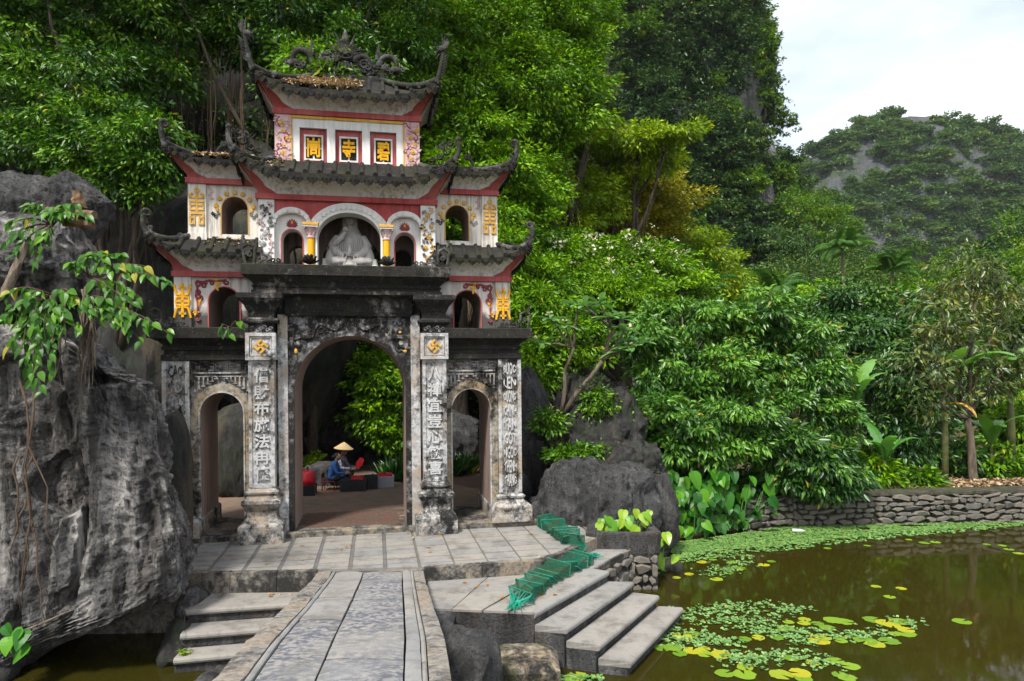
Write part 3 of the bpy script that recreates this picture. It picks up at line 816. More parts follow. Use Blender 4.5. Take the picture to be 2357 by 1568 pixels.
# worn dragon-and-cloud relief in the spandrels of the big arch
mb=MB(); rnd=random.Random(5)
for sx in (-1,1):
    p=[]; 
    for i in range(26):
        f=i/25; an=lerp(R(38),R(100),f)
        r=1.32+0.09*math.sin(f*17)
        p.append((sx*r*math.cos(an),-0.012,2.66+r*math.sin(an)+0.03*math.sin(f*9)))
    p=[(x,y,min(z,4.02)) for x,y,z in p]
    mb.tube(p,[0.035+0.02*math.sin(i*0.5) for i in range(26)],6,flat=0.8)
    for k in range(16):
        an=R(rnd.uniform(35,80)); r=rnd.uniform(1.2,1.65); c=(sx*min(1.08,r*math.cos(an)),2.66+r*math.sin(an))
        if c[1]>4.0: c=(c[0],rnd.uniform(3.75,4.0))
        if math.hypot(c[0],c[1]-2.68)<1.17: continue
        r0=rnd.uniform(0.03,0.075); a0=rnd.uniform(0,6)
        mb.tube([(c[0]+r0*math.cos(a0+a)*(1-a/8),-0.008,c[1]+r0*math.sin(a0+a)*(1-a/8)) for a in np.linspace(0,5.6,10)],0.014,5)
    mb.blob((sx*0.97,-0.01,3.55),(0.10,0.04,0.07),8,6,0,lambda d:1+0.3*noise.noise(d*3))
for k in range(30):
    c=(rnd.uniform(-0.7,0.7),rnd.uniform(3.86,4.04)); r0=rnd.uniform(0.02,0.05); a0=rnd.uniform(0,6)
    mb.tube([(c[0]+r0*math.cos(a0+a)*(1-a/8),-0.004,c[1]+r0*math.sin(a0+a)*(1-a/8)) for a in np.linspace(0,5,8)],0.012,5)
mb.obj('dragon_relief',m_black('relief_worn',cov=0.42,warm=0.3,light=(0.50,0.49,0.49),big=3.5),gate)
for c_,r_ in (((-0.98,-0.015,3.43),(0.03,0.02,0.05)),((1.02,-0.015,3.42),(0.035,0.02,0.03)),((0.93,-0.015,3.78),(0.03,0.02,0.025))): MB().blob(c_,r_).obj('relief_paint',M['yellow'],gate)

# ------------------------------------------------------------ roofs
def drip_mesh():
    """lobed pendant that hangs from the eave"""
    out=[(-0.088,0.0),(-0.098,-0.035),(-0.08,-0.06),(-0.083,-0.085),(-0.055,-0.098),(-0.045,-0.122),(-0.018,-0.128),(0,-0.160)]
    out=out+[(-x,z) for x,z in out[-2::-1]]
    mb=MB(); mb.prism(out,-0.014,0.014)
    o2=[(x*0.62,z*0.62-0.022) for x,z in out]; mb.prism(o2,-0.024,-0.013)
    mb.blob((0,-0.026,-0.065),(0.022,0.012,0.022),6,4)
    for s2 in (-1,1):
        mb.tube([(s2*(0.062+0.022*math.cos(a)),-0.02,-0.042+0.022*math.sin(a)) for a in np.linspace(0,5.5,8)],0.008,4)
    return mb.mesh('drip_tile',M['tile'])
DRIP=drip_mesh()
DRIP2=MB().prism([(-0.05,0),(-0.055,-0.03),(-0.03,-0.05),(-0.02,-0.072),(0,-0.085),(0.02,-0.072),(0.03,-0.05),(0.055,-0.03),(0.05,0)],-0.012,0.012).mesh('drip_tile',M['tile'])
def roof(nm,W,E,T,zw,ze,zt,rise,lifts,dl=0.9,pitch=0.235,sides='FBLR',sofmat=None,bandmat=None,flare=0.10,dscale=1.0,ridgecut=0.0):
    x0w,x1w,y0w,y1w=W; x0e,x1e,y0e,y1e=E; x0t,x1t,y0t,y1t=T
    SD={'F':((x0w,y0w),(x1w,y0w),(x0e,y0e),(x1e,y0e),(x0t,y0t),(x1t,y0t),lifts[0],lifts[1],(0,-1)),
        'R':((x1w,y0w),(x1w,y1w),(x1e,y0e),(x1e,y1e),(x1t,y0t),(x1t,y1t),lifts[1],lifts[1],(1,0)),
        'B':((x1w,y1w),(x0w,y1w),(x1e,y1e),(x0e,y1e),(x1t,y1t),(x0t,y1t),lifts[1],lifts[0],(0,1)),
        'L':((x0w,y1w),(x0w,y0w),(x0e,y1e),(x0e,y0e),(x0t,y1t),(x0t,y0t),lifts[0],lifts[0],(-1,0))}
    def lift(sd,s):
        a,b=Vector(sd[2]),Vector(sd[3]); L=(b-a).length; k=0.0
        d0=min(dl,L*0.5)
        if sd[6]: k+=max(0,1-s*L/d0)**2.3
        if sd[7]: k+=max(0,1-(1-s)*L/d0)**2.3
        return k
    def EV(sd,s):
        a,b=Vector(sd[2]),Vector(sd[3]); p=a.lerp(b,s); k=lift(sd,s)
        p=p+Vector(sd[8])*flare*k
        e=(b-a).normalized()
        if sd[6]: p-=e*flare*max(0,1-s*(b-a).length/min(dl,(b-a).length*0.5))**2.3
        if sd[7]: p+=e*flare*max(0,1-(1-s)*(b-a).length/min(dl,(b-a).length*0.5))**2.3
        return Vector((p.x,p.y,ze+rise*k))
    def SL(sd,s,t):
        # tile courses run straight up the slope and stop at the hip
        e=EV(sd,s); a,b=Vector(sd[2]),Vector(sd[3]); p,q=Vector(sd[4]),Vector(sd[5]); d=(b-a).normalized(); L=(b-a).length
        m0=(p-a).dot(d); m1=(b-q).dot(d); x=s*L; tm=1.0
        if sd[6] and m0>1e-3: tm=min(tm,x/m0)
        if sd[7] and m1>1e-3: tm=min(tm,(L-x)/m1)
        tt=t*tm; up=(p-a)-d*(p-a).dot(d)
        return Vector((e.x+up.x*tt,e.y+up.y*tt,e.z+(zt-ze-(e.z-ze)*0.6)*max(tt,0)**1.25))
    def HP(sd,rev,t):
        p=EV(sd,1.0 if rev else 0.0); q=Vector(sd[5] if rev else sd[4])
        return Vector((lerp(p.x,q.x,t),lerp(p.y,q.y,t),ze+rise*(1-t)**2.3+(zt-ze)*t**1.25))
    def SO(sd,s,t):
        e=EV(sd,s); a=Vector(sd[0]).lerp(Vector(sd[1]),s); h=t**1.55
        return Vector((lerp(a.x,e.x,h),lerp(a.y,e.y,h),lerp(zw,e.z-0.05,t)))
    ns=28
    mb=MB(); ms=MB(); scr=[]
    for k in sides:
        sd=SD[k]
        nt_=6
        mb.add([SL(sd,i/ns,j/nt_) for j in range(nt_+1) for i in range(ns+1)],[(j*(ns+1)+i,j*(ns+1)+i+1,(j+1)*(ns+1)+i+1,(j+1)*(ns+1)+i) for j in range(nt_) for i in range(ns)])
        mb.add([EV(sd,i/ns) for i in range(ns+1)]+[EV(sd,i/ns)-Vector((0,0,0.055)) for i in range(ns+1)],[(ns+1+i,ns+2+i,i+1,i) for i in range(ns)])
        ms.add([SO(sd,i/ns,j/nt_) for j in range(nt_+1) for i in range(ns+1)],[((j+1)*(ns+1)+i,(j+1)*(ns+1)+i+1,j*(ns+1)+i+1,j*(ns+1)+i) for j in range(nt_) for i in range(ns)])
        # painted scroll that runs up the corner of the soffit
        n_=Vector((*sd[8],-0.4)).normalized()*0.007
        Lw=(Vector(sd[1])-Vector(sd[0])).length
        for flag,rev in ((sd[6],False),(sd[7],True)):
            if not flag: continue
            m_=20; vs=[]; fs=[]
            for j in range(m_+1):
                t_=j/m_*0.96
                wdt=0.10+0.22*(1-t_)**3+0.045*abs(math.sin(t_*8.5+0.6))*(1.25-t_)
                if t_>0.8: wdt*=1-(t_-0.8)*2
                s1=min(0.5,wdt/Lw)
                for q in range(5):
                    s_=s1*q/4
                    vs.append(SO(sd,1-s_ if rev else s_,t_)+n_)
            for j in range(m_):
                for q in range(4):
                    f=(j*5+q,j*5+q+1,(j+1)*5+q+1,(j+1)*5+q); fs.append(f if rev else f[::-1])
            scr.append(MB().add(vs,fs))
    rf=mb.obj('roof',M['tile'],gate,smooth=True,sharp=35)
    so=ms.obj('soffit',sofmat or M['white'],rf,smooth=True,sharp=35)
    for mr in scr: mr.obj('soffit_scroll',M['red'],rf)
    # paint band under the soffit
    MB().stack((x0w+x1w)/2,(y0w+y1w)/2,[(zw-0.095,(x1w-x0w)/2+0.035,(y1w-y0w)/2+0.045),(zw+0.003,(x1w-x0w)/2+0.035,(y1w-y0w)/2+0.045)]).obj('band',bandmat or M['red'],rf)
    for k in sides:
        sd=SD[k]; a,b=Vector(sd[2]),Vector(sd[3]); L=(b-a).length; ang=math.atan2(b.y-a.y,b.x-a.x)
        n=max(2,int(round(L/pitch)))
        for i in range(n):
            s=(i+0.5)/n
            path=[SL(sd,s,t)+Vector((0,0,0.012)) for t in (0,0.2,0.45,0.7,0.97)]
            path[0]+=Vector((*sd[8],0))*0.03
            MB().tube(path,[0.046,0.043,0.042,0.042,0.042],8).obj('cover_tile',M['tile'],rf,smooth=True,sharp=45)
            p=EV(sd,s)
            obj('drip_tile',DRIP2,rf,Matrix.Translation(p+Vector((*sd[8],0))*0.03+Vector((0,0,-0.035)))@Matrix.Rotation(ang,4,'Z')@Matrix.Diagonal((dscale,1,dscale,1)))
        for i in range(n+1):
            s=min(0.985,max(0.015,i/n))
            if (i==0 and not sd[6]) or (i==n and not sd[7]): continue
            p=EV(sd,s)
            obj('drip_tile',DRIP,rf,Matrix.Translation(p+Vector((*sd[8],0))*0.012+Vector((0,0,-0.004)))@Matrix.Rotation(ang,4,'Z')@Matrix.Diagonal((dscale,1,dscale,1)))
    corners={}
    for key,k,s in (('FL','F',0),('FR','F',1),('BR','B',0),('BL','B',1)):
        if lifts[0 if key[1]=='L' else 1]: corners[key]=(EV(SD[k],s),[HP(SD[k],s==1,t)+Vector((0,0,0.04)) for t in (1.0,0.75,0.5,0.3,0.15,0.0)])
    return rf,corners
def volute(c,r0,a0,turns,ux,sgn=1,n=18,shrink=0.8):
    """spiral path in the upright plane that contains the horizontal direction ux"""
    return [Vector(c)+ux*(r0*(1-shrink*i/n)*math.cos(a0+sgn*turns*2*math.pi*i/n))+Vector((0,0,1))*(r0*(1-shrink*i/n)*math.sin(a0+sgn*turns*2*math.pi*i/n)) for i in range(n+1)]
def flame(mb,p,d,l,r,curl):
    p=Vector(p); d=Vector(d).normalized()
    path=[p,p+d*l*0.35+Vector(curl)*l*0.05,p+d*l*0.7+Vector(curl)*l*0.22,p+d*l+Vector(curl)*l*0.45]
    mb.tube(path,[r,r*0.85,r*0.5,r*0.08],6,flat=0.6)
def corner_horn(rf,corner,hip,kind,sx,sy,h):
    """upswept ridge end: 'dragon', 'scroll' or 'volute'"""
    o=Vector((sx*0.88,sy*0.48,0)).normalized(); up=Vector((0,0,1)); c=Vector(corner)
    mb=MB()
    mb.tube(hip+[c+up*0.02],[0.055,0.058,0.06,0.062,0.062,0.06,0.055],8)
    if kind=='dragon':
        p=bez(c,c+o*0.06+up*h*0.2,c+o*0.10+up*h*0.45,c+o*0.13+up*h*0.68,10)
        mb.tube(p,[0.056-0.0025*i for i in range(11)],8)
        hd=p[-1]
        mb.blob(hd+up*0.03-o*0.03,(0.085,0.06,0.075),10,8,0,lambda d:1+0.22*noise.noise(d*4))
        mb.tube([hd-o*0.04+up*0.02,hd-o*0.13+up*0.0,hd-o*0.16-up*0.05],[0.045,0.035,0.015],6)
        mb.tube([hd-o*0.03-up*0.03,hd-o*0.10-up*0.07,hd-o*0.13-up*0.12],[0.035,0.022,0.008],6)
        for i in range(7): flame(mb,p[2+i]+o*0.04,o*0.8+up*0.25,0.11,0.02,up*0.8)
        for k in range(5): flame(mb,hd+up*0.04+o*0.01*k,o*(0.05+0.16*k)+up,h*(0.36-0.045*k),0.026,-o*0.35+o*0.1*k)
        for i in range(4): flame(mb,hd-o*(0.03+0.03*i)+up*0.06,up*0.7-o*0.5,0.06,0.014,up)
    elif kind=='scroll':
        p=bez(c,c+o*0.05+up*h*0.25,c+o*0.10+up*h*0.5,c+o*0.06+up*h*0.85,10)
        mb.tube(p,[0.058-0.002*i for i in range(11)],8)
        mb.blob(p[-1]+up*0.03,(0.055,0.05,0.06),8,6)
        for q,(dx,dz,r,a0,sg) in enumerate(((0.16,0.18,0.085,2.4,1),(0.32,0.10,0.075,0.3,-1),(0.24,0.28,0.06,1.0,1),(0.45,0.06,0.055,2.8,1),(0.10,0.32,0.05,0,-1))):
            mb.tube(volute(c-o*dx+up*(dz),r,a0,1.35,o,sg),[0.024-0.0008*i for i in range(19)],6)
        for k in range(6): flame(mb,c-o*(0.06+0.055*k)+up*(0.22+0.02*(k%2)),up*0.9-o*0.2*(k-2),0.14,0.017,o*(0.3-0.1*k))
    else:
        p=bez(c,c+o*0.05+up*h*0.22,c+o*0.08+up*h*0.5,c+o*0.05+up*h*0.72,8)
        mb.tube(p,[0.048-0.001*i for i in range(9)],8)
        cc=p[-1]-o*0.045+up*0.03
        mb.tube([p[-1]]+volute(cc,0.07,0.0,1.6,o,1),[0.036]+[0.036-0.0012*i for i in range(19)],7)
        mb.tube(volute(c-o*0.05+up*0.10,0.045,2.6,1.2,o,-1),0.02,6)
        mb.blob(p[5]-o*0.05,(0.03,0.03,0.04),6,5)
    # small lobes on the outside of the ridge end
    for i,q in enumerate(hip[1:]): mb.blob(q+Vector((0,sy*0.03,-0.05)),(0.05,0.04,0.045),6,5)
    return mb.obj('ridge_end',M['ornament'],rf,smooth=True,sharp=60)
# main roofs
rf2,c2=roof('mid',(-1.63,1.63,0.0,1.4),(-1.86,1.86,-0.42,1.82),(-1.34,1.34,0.14,1.26),6.325,6.63,7.0,0.34,(True,True),0.95,0.255,dscale=1.35,sofmat=M['soffit'])
for k,(c,h_) in c2.items(): corner_horn(rf2,c,h_,'scroll',-1 if k[1]=='L' else 1,-1 if k[0]=='F' else 1,0.40)
rf3,c3=roof('top',(-1.345,1.345,0.18,1.22),(-1.56,1.56,-0.16,1.56),(-0.62,0.62,0.62,0.78),7.975,8.25,8.80,0.26,(True,True),0.85,0.255,dscale=1.35,sofmat=M['soffit'])
for k,(c,h_) in c3.items(): corner_horn(rf3,c,h_,'dragon',-1 if k[1]=='L' else 1,-1 if k[0]=='F' else 1,0.82)
SR={}
for sx in (-1,1):
    def mir(a,b): return (a,b) if sx>0 else (-b,-a)
    lf=(sx<0,sx>0)
    sides='FB'+('R' if sx>0 else 'L')
    r1,k1=roof('side_low',mir(1.55,3.09)+(0.08,1.32),mir(1.55,3.30)+(-0.26,1.66),mir(1.55,2.84)+(0.20,1.2),4.885,5.20,5.52,0.26,lf,0.72,0.235,sides,dscale=1.0,sofmat=M['soffit'])
    for k,(c,h_) in k1.items(): corner_horn(r1,c,h_,'volute',sx,-1 if k[0]=='F' else 1,0.46)
    r2,k2=roof('side_high',mir(1.5,2.86)+(0.16,1.24),mir(1.5,3.03)+(-0.14,1.54),mir(1.5,2.42)+(0.6,0.8),6.60,6.88,7.10,0.18,lf,0.62,0.235,sides,dscale=1.0,sofmat=M['soffit'])
    for k,(c,h_) in k2.items(): corner_horn(r2,c,h_,'volute',sx,-1 if k[0]=='F' else 1,0.46)
    mb=MB(); mb.box(*mir(1.45,2.44),0.62,0.78,7.07,7.20)
    px=Vector((sx*1.0,0,0))
    mb.tube(bez((sx*2.38,0.7,7.15),(sx*2.50,0.7,7.16),(sx*2.50,0.7,7.3),(sx*2.38,0.7,7.38),8)+volute((sx*2.36,0.7,7.42),0.06,0.6,1.3,px,1)[2:],0.032,7)
    mb.obj('ridge',M['ornament'],r2,smooth=True,sharp=45)
# ridge of the top roof with its dragon mask
mb=MB(); mb.cbox(-0.60,0.62,0.60,0.80,8.74,8.90,0.015); mb.cbox(0.60,0.70,0.58,0.82,8.72,8.97,0.01); mb.cbox(-0.70,-0.60,0.58,0.82,8.72,8.97,0.01)
rdg=mb.obj('ridge',M['ornament'],rf3)
mb=MB(); yy=0.66; fx=-0.06
mb.blob((fx,yy,9.28),(0.17,0.13,0.15),16,12,0,lambda d:1+0.16*noise.noise(d*4))
for s2 in (-1,1):
    mb.blob((fx+s2*0.075,yy-0.11,9.29),(0.038,0.03,0.035),8,6)
    mb.tube(bez((fx+s2*0.07,yy,9.38),(fx+s2*0.14,yy,9.50),(fx+s2*0.12,yy,9.62),(fx+s2*0.22,yy-.02,9.74),9),[0.045,0.043,0.04,0.037,0.033,0.028,0.022,0.016,0.010,0.004],8)
    for k in range(4):
        mb.tube(bez((fx+s2*0.12,yy,9.33-0.03*k),(fx+s2*(0.22+0.02*k),yy,9.47-0.06*k),(fx+s2*(0.30+.02*k),yy,9.38-0.06*k),(fx+s2*(0.42-.02*k),yy-.02,9.42-0.08*k),8),[0.032,0.032,0.03,0.027,0.024,0.02,0.015,0.01,0.004],6)
    # side dragons
    mb.tube(bez((fx+s2*0.14,yy,9.16),(fx+s2*0.30,yy,9.40),(fx+s2*0.52,yy,9.28),(fx+s2*0.50,yy,9.02),12),[0.07-0.002*i for i in range(13)],8)
    mb.tube(volute((fx+s2*0.36,yy-.03,9.12),0.10,0,1.5,Vector((s2,0,0)),1),0.03,6)
    for k in range(6): flame(mb,(fx+s2*(0.24+0.05*k),yy,9.24-0.015*k),(s2*0.3,0,1),0.10,0.018,(s2*0.6,0,0))
    mb.tube(bez((fx+s2*0.62,yy,8.98),(fx+s2*0.62,yy,9.40),(fx+s2*1.02,yy,9.42),(fx+s2*1.0,yy,9.12),14),[0.05,0.055,0.06,0.062,0.064,0.066,0.066,0.066,0.066,0.064,0.062,0.06,0.056,0.05,0.04],8)
    mb.blob((fx+s2*0.98,yy-.01,9.06),(0.12,0.07,0.085),10,8,0,lambda d:1+0.25*noise.noise(d*5))
    mb.tube(volute((fx+s2*1.12,yy,9.08),0.05,0,1.2,Vector((s2,0,0)),1),0.022,6)
    flame(mb,(fx+s2*0.62,yy,9.24),(s2*0.02,0,1),0.34,0.05,(s2*0.15,0,0))
    for k in range(4): mb.tube(volute((fx+s2*(0.16+0.17*k),yy-.05,8.97),0.06,1.0+k,1.2,Vector((s2,0,0)),1 if k%2 else -1),0.022,6)
    for k in range(5): flame(mb,(fx+s2*(0.7+0.07*k),yy,9.36+0.03*math.sin(k)),(s2*0.3,0,1),0.07,0.016,(s2*0.5,0,0))
mb.blob((fx,yy-0.13,9.25),(0.045,0.05,0.035),8,6)
mb.lathe(fx,yy,[(9.46,0.02),(9.52,0.06),(9.60,0.075),(9.70,0.05),(9.80,0.012)],10)
mb.tube([(fx-0.12,yy-0.10,9.22),(fx-0.06,yy-0.15,9.17),(fx,yy-0.16,9.16),(fx+0.06,yy-0.15,9.17),(fx+0.12,yy-0.10,9.22)],0.018,6)
for k in range(5): flame(mb,(fx+(k-2)*0.045,yy-0.10,9.10),((k-2)*0.25,-0.2,-1),0.16,0.035,(0,0,0))
mb.blob((fx,yy-0.03,9.06),(0.11,0.10,0.12),10,8,0,lambda d:1+0.2*noise.noise(d*5))
rn_=random.Random(4)
for k in range(46):
    s2=rn_.choice((-1,1)); x_=fx+s2*rn_.uniform(0.05,0.95); z_=8.93+rn_.uniform(0,0.16)+(0.12 if abs(x_-fx)<0.3 else 0)
    mb.tube(volute((x_,yy-0.05+rn_.uniform(-.03,.06),z_),rn_.uniform(0.035,0.07),rn_.uniform(0,6),1.2,Vector((s2,0,0)),rn_.choice((-1,1)),14),[0.026-0.001*i for i in range(15)],6)
for k in range(18):
    an=R(-85+10*k); flame(mb,(fx+0.10*math.sin(an),yy-0.03,9.30+0.08*math.cos(an)),(math.sin(an),-0.1,math.cos(an)),0.17+0.05*(k%2),0.028,(0.3*math.sin(an),0,-0.3))
mb.obj('dragon_crest',M['ornament'],rf3,smooth=True,sharp=60)

# ------------------------------------------------------------ storeys above the cornice
# centre: niche storey with three arches
mb=MB()
arch_wall(mb,-0.74,0.74,4.96,6.24,0,0.58,5.56,0.47,0.04,0.34,mf=0,mi=1,n=32)
for sx in (-1,1): arch_wall(mb,min(sx*0.74,sx*1.34),max(sx*0.74,sx*1.34),4.96,6.24,sx*1.04,0.185,5.50,0.20,0.10,0.34,mf=2,mi=1)
mb.box(-1.62,-1.34,0.0,1.4,4.95,6.24,2); mb.box(1.34,1.62,0.0,1.4,4.95,6.24,2)
mb.obj('niche_wall',[M['red'],M['white2'],M['white2']],gate)
# back wall of the niche storey (open arches too)
mb=MB()
arch_wall(mb,-0.74,0.74,4.96,6.24,0,0.58,5.40,0.40,1.12,1.36,mf=0,mi=0)
for sx in (-1,1): arch_wall(mb,min(sx*0.74,sx*1.34),max(sx*0.74,sx*1.34),4.96,6.24,sx*1.04,0.185,5.40,0.18,1.12,1.36,mf=0,mi=0)
mb.obj('back_wall',M['inner'],gate)
MB().box(-1.34,1.34,0.30,1.14,6.16,6.26).obj('ceiling',M['inner'],gate)
# arch bands with petals
mb=MB(); arch_band(mb,0,0.58,0.62,5.56,0.47,0.51,-0.02,0.10,n=36,legs=4.97); arch_band(mb,0,0.619,0.78,5.56,0.509,0.655,-0.005,0.05,n=36)
petal=MB()
for i in range(21):
    an=math.pi*(i+0.5)/21; s2=1 if an<math.pi/2 else -1
    p=Vector((0.70*math.cos(an),-0.008,5.56+0.583*math.sin(an)))
    q=MB().prism([(-0.035,-0.055),(0.035,-0.055),(0.045,0.01),(0.0,0.07),(-0.045,0.01)],-0.014-0.010*(i%2),0.004)
    petal.merge(q.xf(Matrix.Translation(p)@Matrix.Rotation(math.pi/2-an+s2*0.5,4,'Y')@Matrix.Rotation(s2*0.10,4,'Z')))
ab=mb.obj('arch_moulding',M['white2'],gate); petal.obj('petal_band',M['white2'],ab)
for sx in (-1,1):
    mb=MB(); arch_band(mb,sx*1.04,0.275,0.35,5.80,0.19,0.30,-0.003,0.12,n=24,legs=None)
    ab=mb.obj('arch_moulding',M['white2'],gate)
    petal=MB()
    for i in range(9):
        an=math.pi*(i+0.5)/9
        p=Vector((sx*1.04+0.315*math.cos(an),-0.01,5.80+0.245*math.sin(an)))
        q=MB().prism([(-0.035,-0.04),(0.035,-0.04),(0.045,0.0),(0.0,0.05),(-0.045,0.0)],-0.013-0.010*(i%2),0.004)
        petal.merge(q.xf(Matrix.Translation(p)@Matrix.Rotation(math.pi/2-an,4,'Y')))
    petal.obj('petal_band',M['white2'],ab)
    mb=MB(); arch_band(mb,sx*1.04,0.185,0.205,5.50,0.20,0.22,0.085,0.12,legs=4.97); mb.obj('arch_edge',M['red'],gate)
    # red field above the small arches
    mb=MB(); ap=arch_pts(sx*1.04,0.34,5.80,0.29,20)
    for (ax,az),(bx,bz) in zip(ap,ap[1:]): mb.add([(ax,0.035,az),(bx,0.035,bz),(bx,0.035,6.23),(ax,0.035,6.23)],[(0,1,2,3)])
    x_a,x_b=sorted((sx*0.62,sx*0.70)); mb.add([(x_a,0.036,5.80),(x_b,0.036,5.80),(x_b,0.036,6.23),(x_a,0.036,6.23)],[(0,1,2,3)])
    mb.obj('red_field',M['red'],gate)
    # lotus painted above each small arch
    mb=MB()
    for k in range(9):
        an=R(-80+20*k); l=0.15-0.02*abs(k-4)/2
        q=MB().prism([(-0.02,0),(-0.032,l*0.5),(0,l),(0.032,l*0.5),(0.02,0)],-0.008-0.002*(4-abs(k-4)),0.0)
        mb.merge(q.xf(Matrix.Translation((sx*1.04,0.10,5.765))@Matrix.Rotation(an,4,'Y')))
    lo=mb.obj('lotus_relief',M['maroon'],gate)
    MB().prism([(-0.022,0.03),(0,0.0),(0.022,0.03),(0,0.075)],-0.024,0.0).xf(Matrix.Translation((sx*1.04,0.10,5.80))).obj('lotus_heart',M['yellow'],lo)
    # yellow pillars
    px=sx*0.69; py=-0.02
    sh=MB().lathe(px,py,[(4.97,0.068),(5.54,0.062)],18).obj('pillar',M['gold'],gate,smooth=True,sharp=40)
    mb=MB(); mb.lathe(px,py,[(5.53,0.075),(5.55,0.078),(5.565,0.07),(5.60,0.07),(5.66,0.082),(5.70,0.105),(5.715,0.11)],18)
    for k in range(8):
        an=k*math.pi/4; flame(mb,(px+0.07*math.cos(an),py+0.07*math.sin(an),5.59),(0.3*math.cos(an),0.3*math.sin(an),1),0.10,0.02,(math.cos(an)*0.6,math.sin(an)*0.6,-0.2))
    for k in (-1,1): mb.blob((px+k*0.11,py-0.10,5.70),0.018,8,6)
    mb.obj('capital',M['pink'],sh,smooth=True,sharp=50)
    MB().cbox(px-0.135,px+0.135,py-0.125,py+0.13,5.717,5.745,0.006).obj('abacus',M['white2'],sh); MB().cbox(px-0.14,px+0.14,py-0.135,py+0.13,5.747,5.80,0.006).obj('abacus',M['yellow'],sh)
# relief panels on the pilasters: winding stems with leaves and blossoms
def vine_relief(x0,x1,z0,z1,y,style,seed,par):
    rnd=random.Random(seed); xm=(x0+x1)/2; w=(x1-x0)*0.36
    stem=MB(); leaf=MB(); flower=MB()
    p=[(xm+w*math.sin(f*9+seed),y-0.006,lerp(z0+0.03,z1-0.03,f)) for f in np.linspace(0,1,26)]
    stem.tube(p,0.012,5)
    for i in range(1,25):
        q=Vector(p[i]); d=1 if i%2 else -1
        ln=rnd.uniform(0.05,0.09)
        sh=MB().prism([(0,0),(0.022,ln*0.4),(0,ln),(-0.022,ln*0.4)],-0.008,0.004).xf(Matrix.Translation(q)@Matrix.Rotation(d*rnd.uniform(0.5,1.9),4,'Y'))
        leaf.merge(sh)
        if i%4==0:
            stem.tube(volute(q+Vector((d*0.04,0,0.02)),0.04,rnd.uniform(0,6),1.1,Vector((1,0,0)),d,12),0.008,5)
    p2=[(xm-w*math.sin(f*9+seed),y-0.006,lerp(z0+0.03,z1-0.03,f)) for f in np.linspace(0,1,26)]
    for i in range(1,25):
        q=Vector(p2[i]); ln=rnd.uniform(0.05,0.10)
        leaf.merge(MB().prism([(0,0),(0.03,ln*0.4),(0,ln),(-0.03,ln*0.4)],-0.012,0.004).xf(Matrix.Translation(q)@Matrix.Rotation(rnd.uniform(0,6.2),4,'Y')))
    for i in range(5):
        q=Vector((xm+rnd.uniform(-w,w),y-0.01,lerp(z0+0.1,z1-0.08,(i+0.5)/5)))
        for k in range(8):
            an=k*math.pi/4
            flower.blob(q+Vector((0.032*math.cos(an),0,0.032*math.sin(an))),(0.018,0.010,0.018),6,4)
        flower.blob(q+Vector((0,-0.006,0)),(0.02,0.012,0.02),7,5)
    waves=MB()
    for i in range(6):
        waves.tube(volute((lerp(x0+0.04,x1-0.04,i/5),y-0.006,z0+0.04+0.03*(i%2)),0.036,0.5*i,1.2,Vector((1,0,0)),1,12),0.010,5)
    a,b,c={'pinkyellow':('maroon','pink','yellow'),'pink':('pink','relief','relief'),'yellow':('yellow','relief','yellow')}[style]
    [stuff(o_) for o_ in (stem.obj('vine_relief',M[a],par), leaf.obj('leaf_relief',M[b],par), flower.obj('flower_relief',M[c],par), waves.obj('wave_relief',M['pink'],par))]
for s2 in (-1,1):
    xs_=sorted((s2*1.05,s2*1.345)); tp=MB().box(xs_[0],xs_[1],0.17,0.34,6.9,7.88).obj('tower_pilaster',M['pink'],gate)
    vine_relief(xs_[0],xs_[1],6.98,7.86,0.17,'pinkyellow',3 if s2<0 else 8,tp)
    xs_=sorted((s2*1.345,s2*1.615)); pp=MB().box(xs_[0],xs_[1],-0.012,0.01,4.97,6.20).obj('relief_panel',M['white2'],gate)
    vine_relief(xs_[0],xs_[1],5.0,6.2,-0.012,'pink' if s2<0 else 'yellow',5,pp)
# top storey with the three sign windows
mb=MB(); mb.box(-1.33,1.33,0.29,1.2,6.9,7.9)
tw=mb.obj('tower_wall',M['white2'],gate)
mb=MB()
for x in (-0.325,0.325): mb.box(x-0.075,x+0.075,0.18,0.30,6.95,7.90)
mb.box(-1.05,1.05,0.19,0.30,7.655,7.90)
for x0_,x1_ in ((-1.05,-0.9),(0.9,1.05)): mb.box(x0_,x1_,0.19,0.30,6.95,7.655)
mb.obj('sign_surround',M['white2'],gate)
MB().box(-1.055,1.055,0.165,0.20,7.82,7.87).box(-1.055,-1.03,0.165,0.195,6.97,7.82).box(1.03,1.055,0.165,0.195,6.97,7.82).obj('yellow_trim',M['yellow'],gate)
for i,x in enumerate((-0.65,0.0,0.65)):
    mb=MB()
    for a0,a1,b0,b1 in ((-0.245,0.245,6.97,7.06),(-0.245,0.245,7.545,7.65),(-0.245,-0.175,7.06,7.545),(0.175,0.245,7.06,7.545)): mb.box(x+a0,x+a1,0.265,0.30,b0,b1)
    fr=mb.obj('sign_frame',M['red'],gate)
    mb=MB()
    for a0,a1,b0,b1 in ((-0.176,0.176,7.059,7.092),(-0.176,0.176,7.513,7.546),(-0.176,-0.144,7.092,7.513),(0.144,0.176,7.092,7.513)): mb.box(x+a0,x+a1,0.25,0.295,b0,b1)
    mb.box(x-0.016,x+0.016,0.262,0.29,7.092,7.16)
    if i==0: mb.box(x-0.144,x-0.11,0.262,0.29,7.28,7.31); mb.box(x+0.11,x+0.144,0.262,0.29,7.28,7.31)
    mb.obj('inner_frame',M['white2'],fr)
    MB().box(x-0.15,x+0.15,0.282,0.292,7.085,7.52).obj('black_panel',M['blackpanel'],fr)
    fit(TXT[i],0.245,0.37,0.03); obj('character',TXT[i],fr,Matrix.Translation((x,0.255,7.305)))
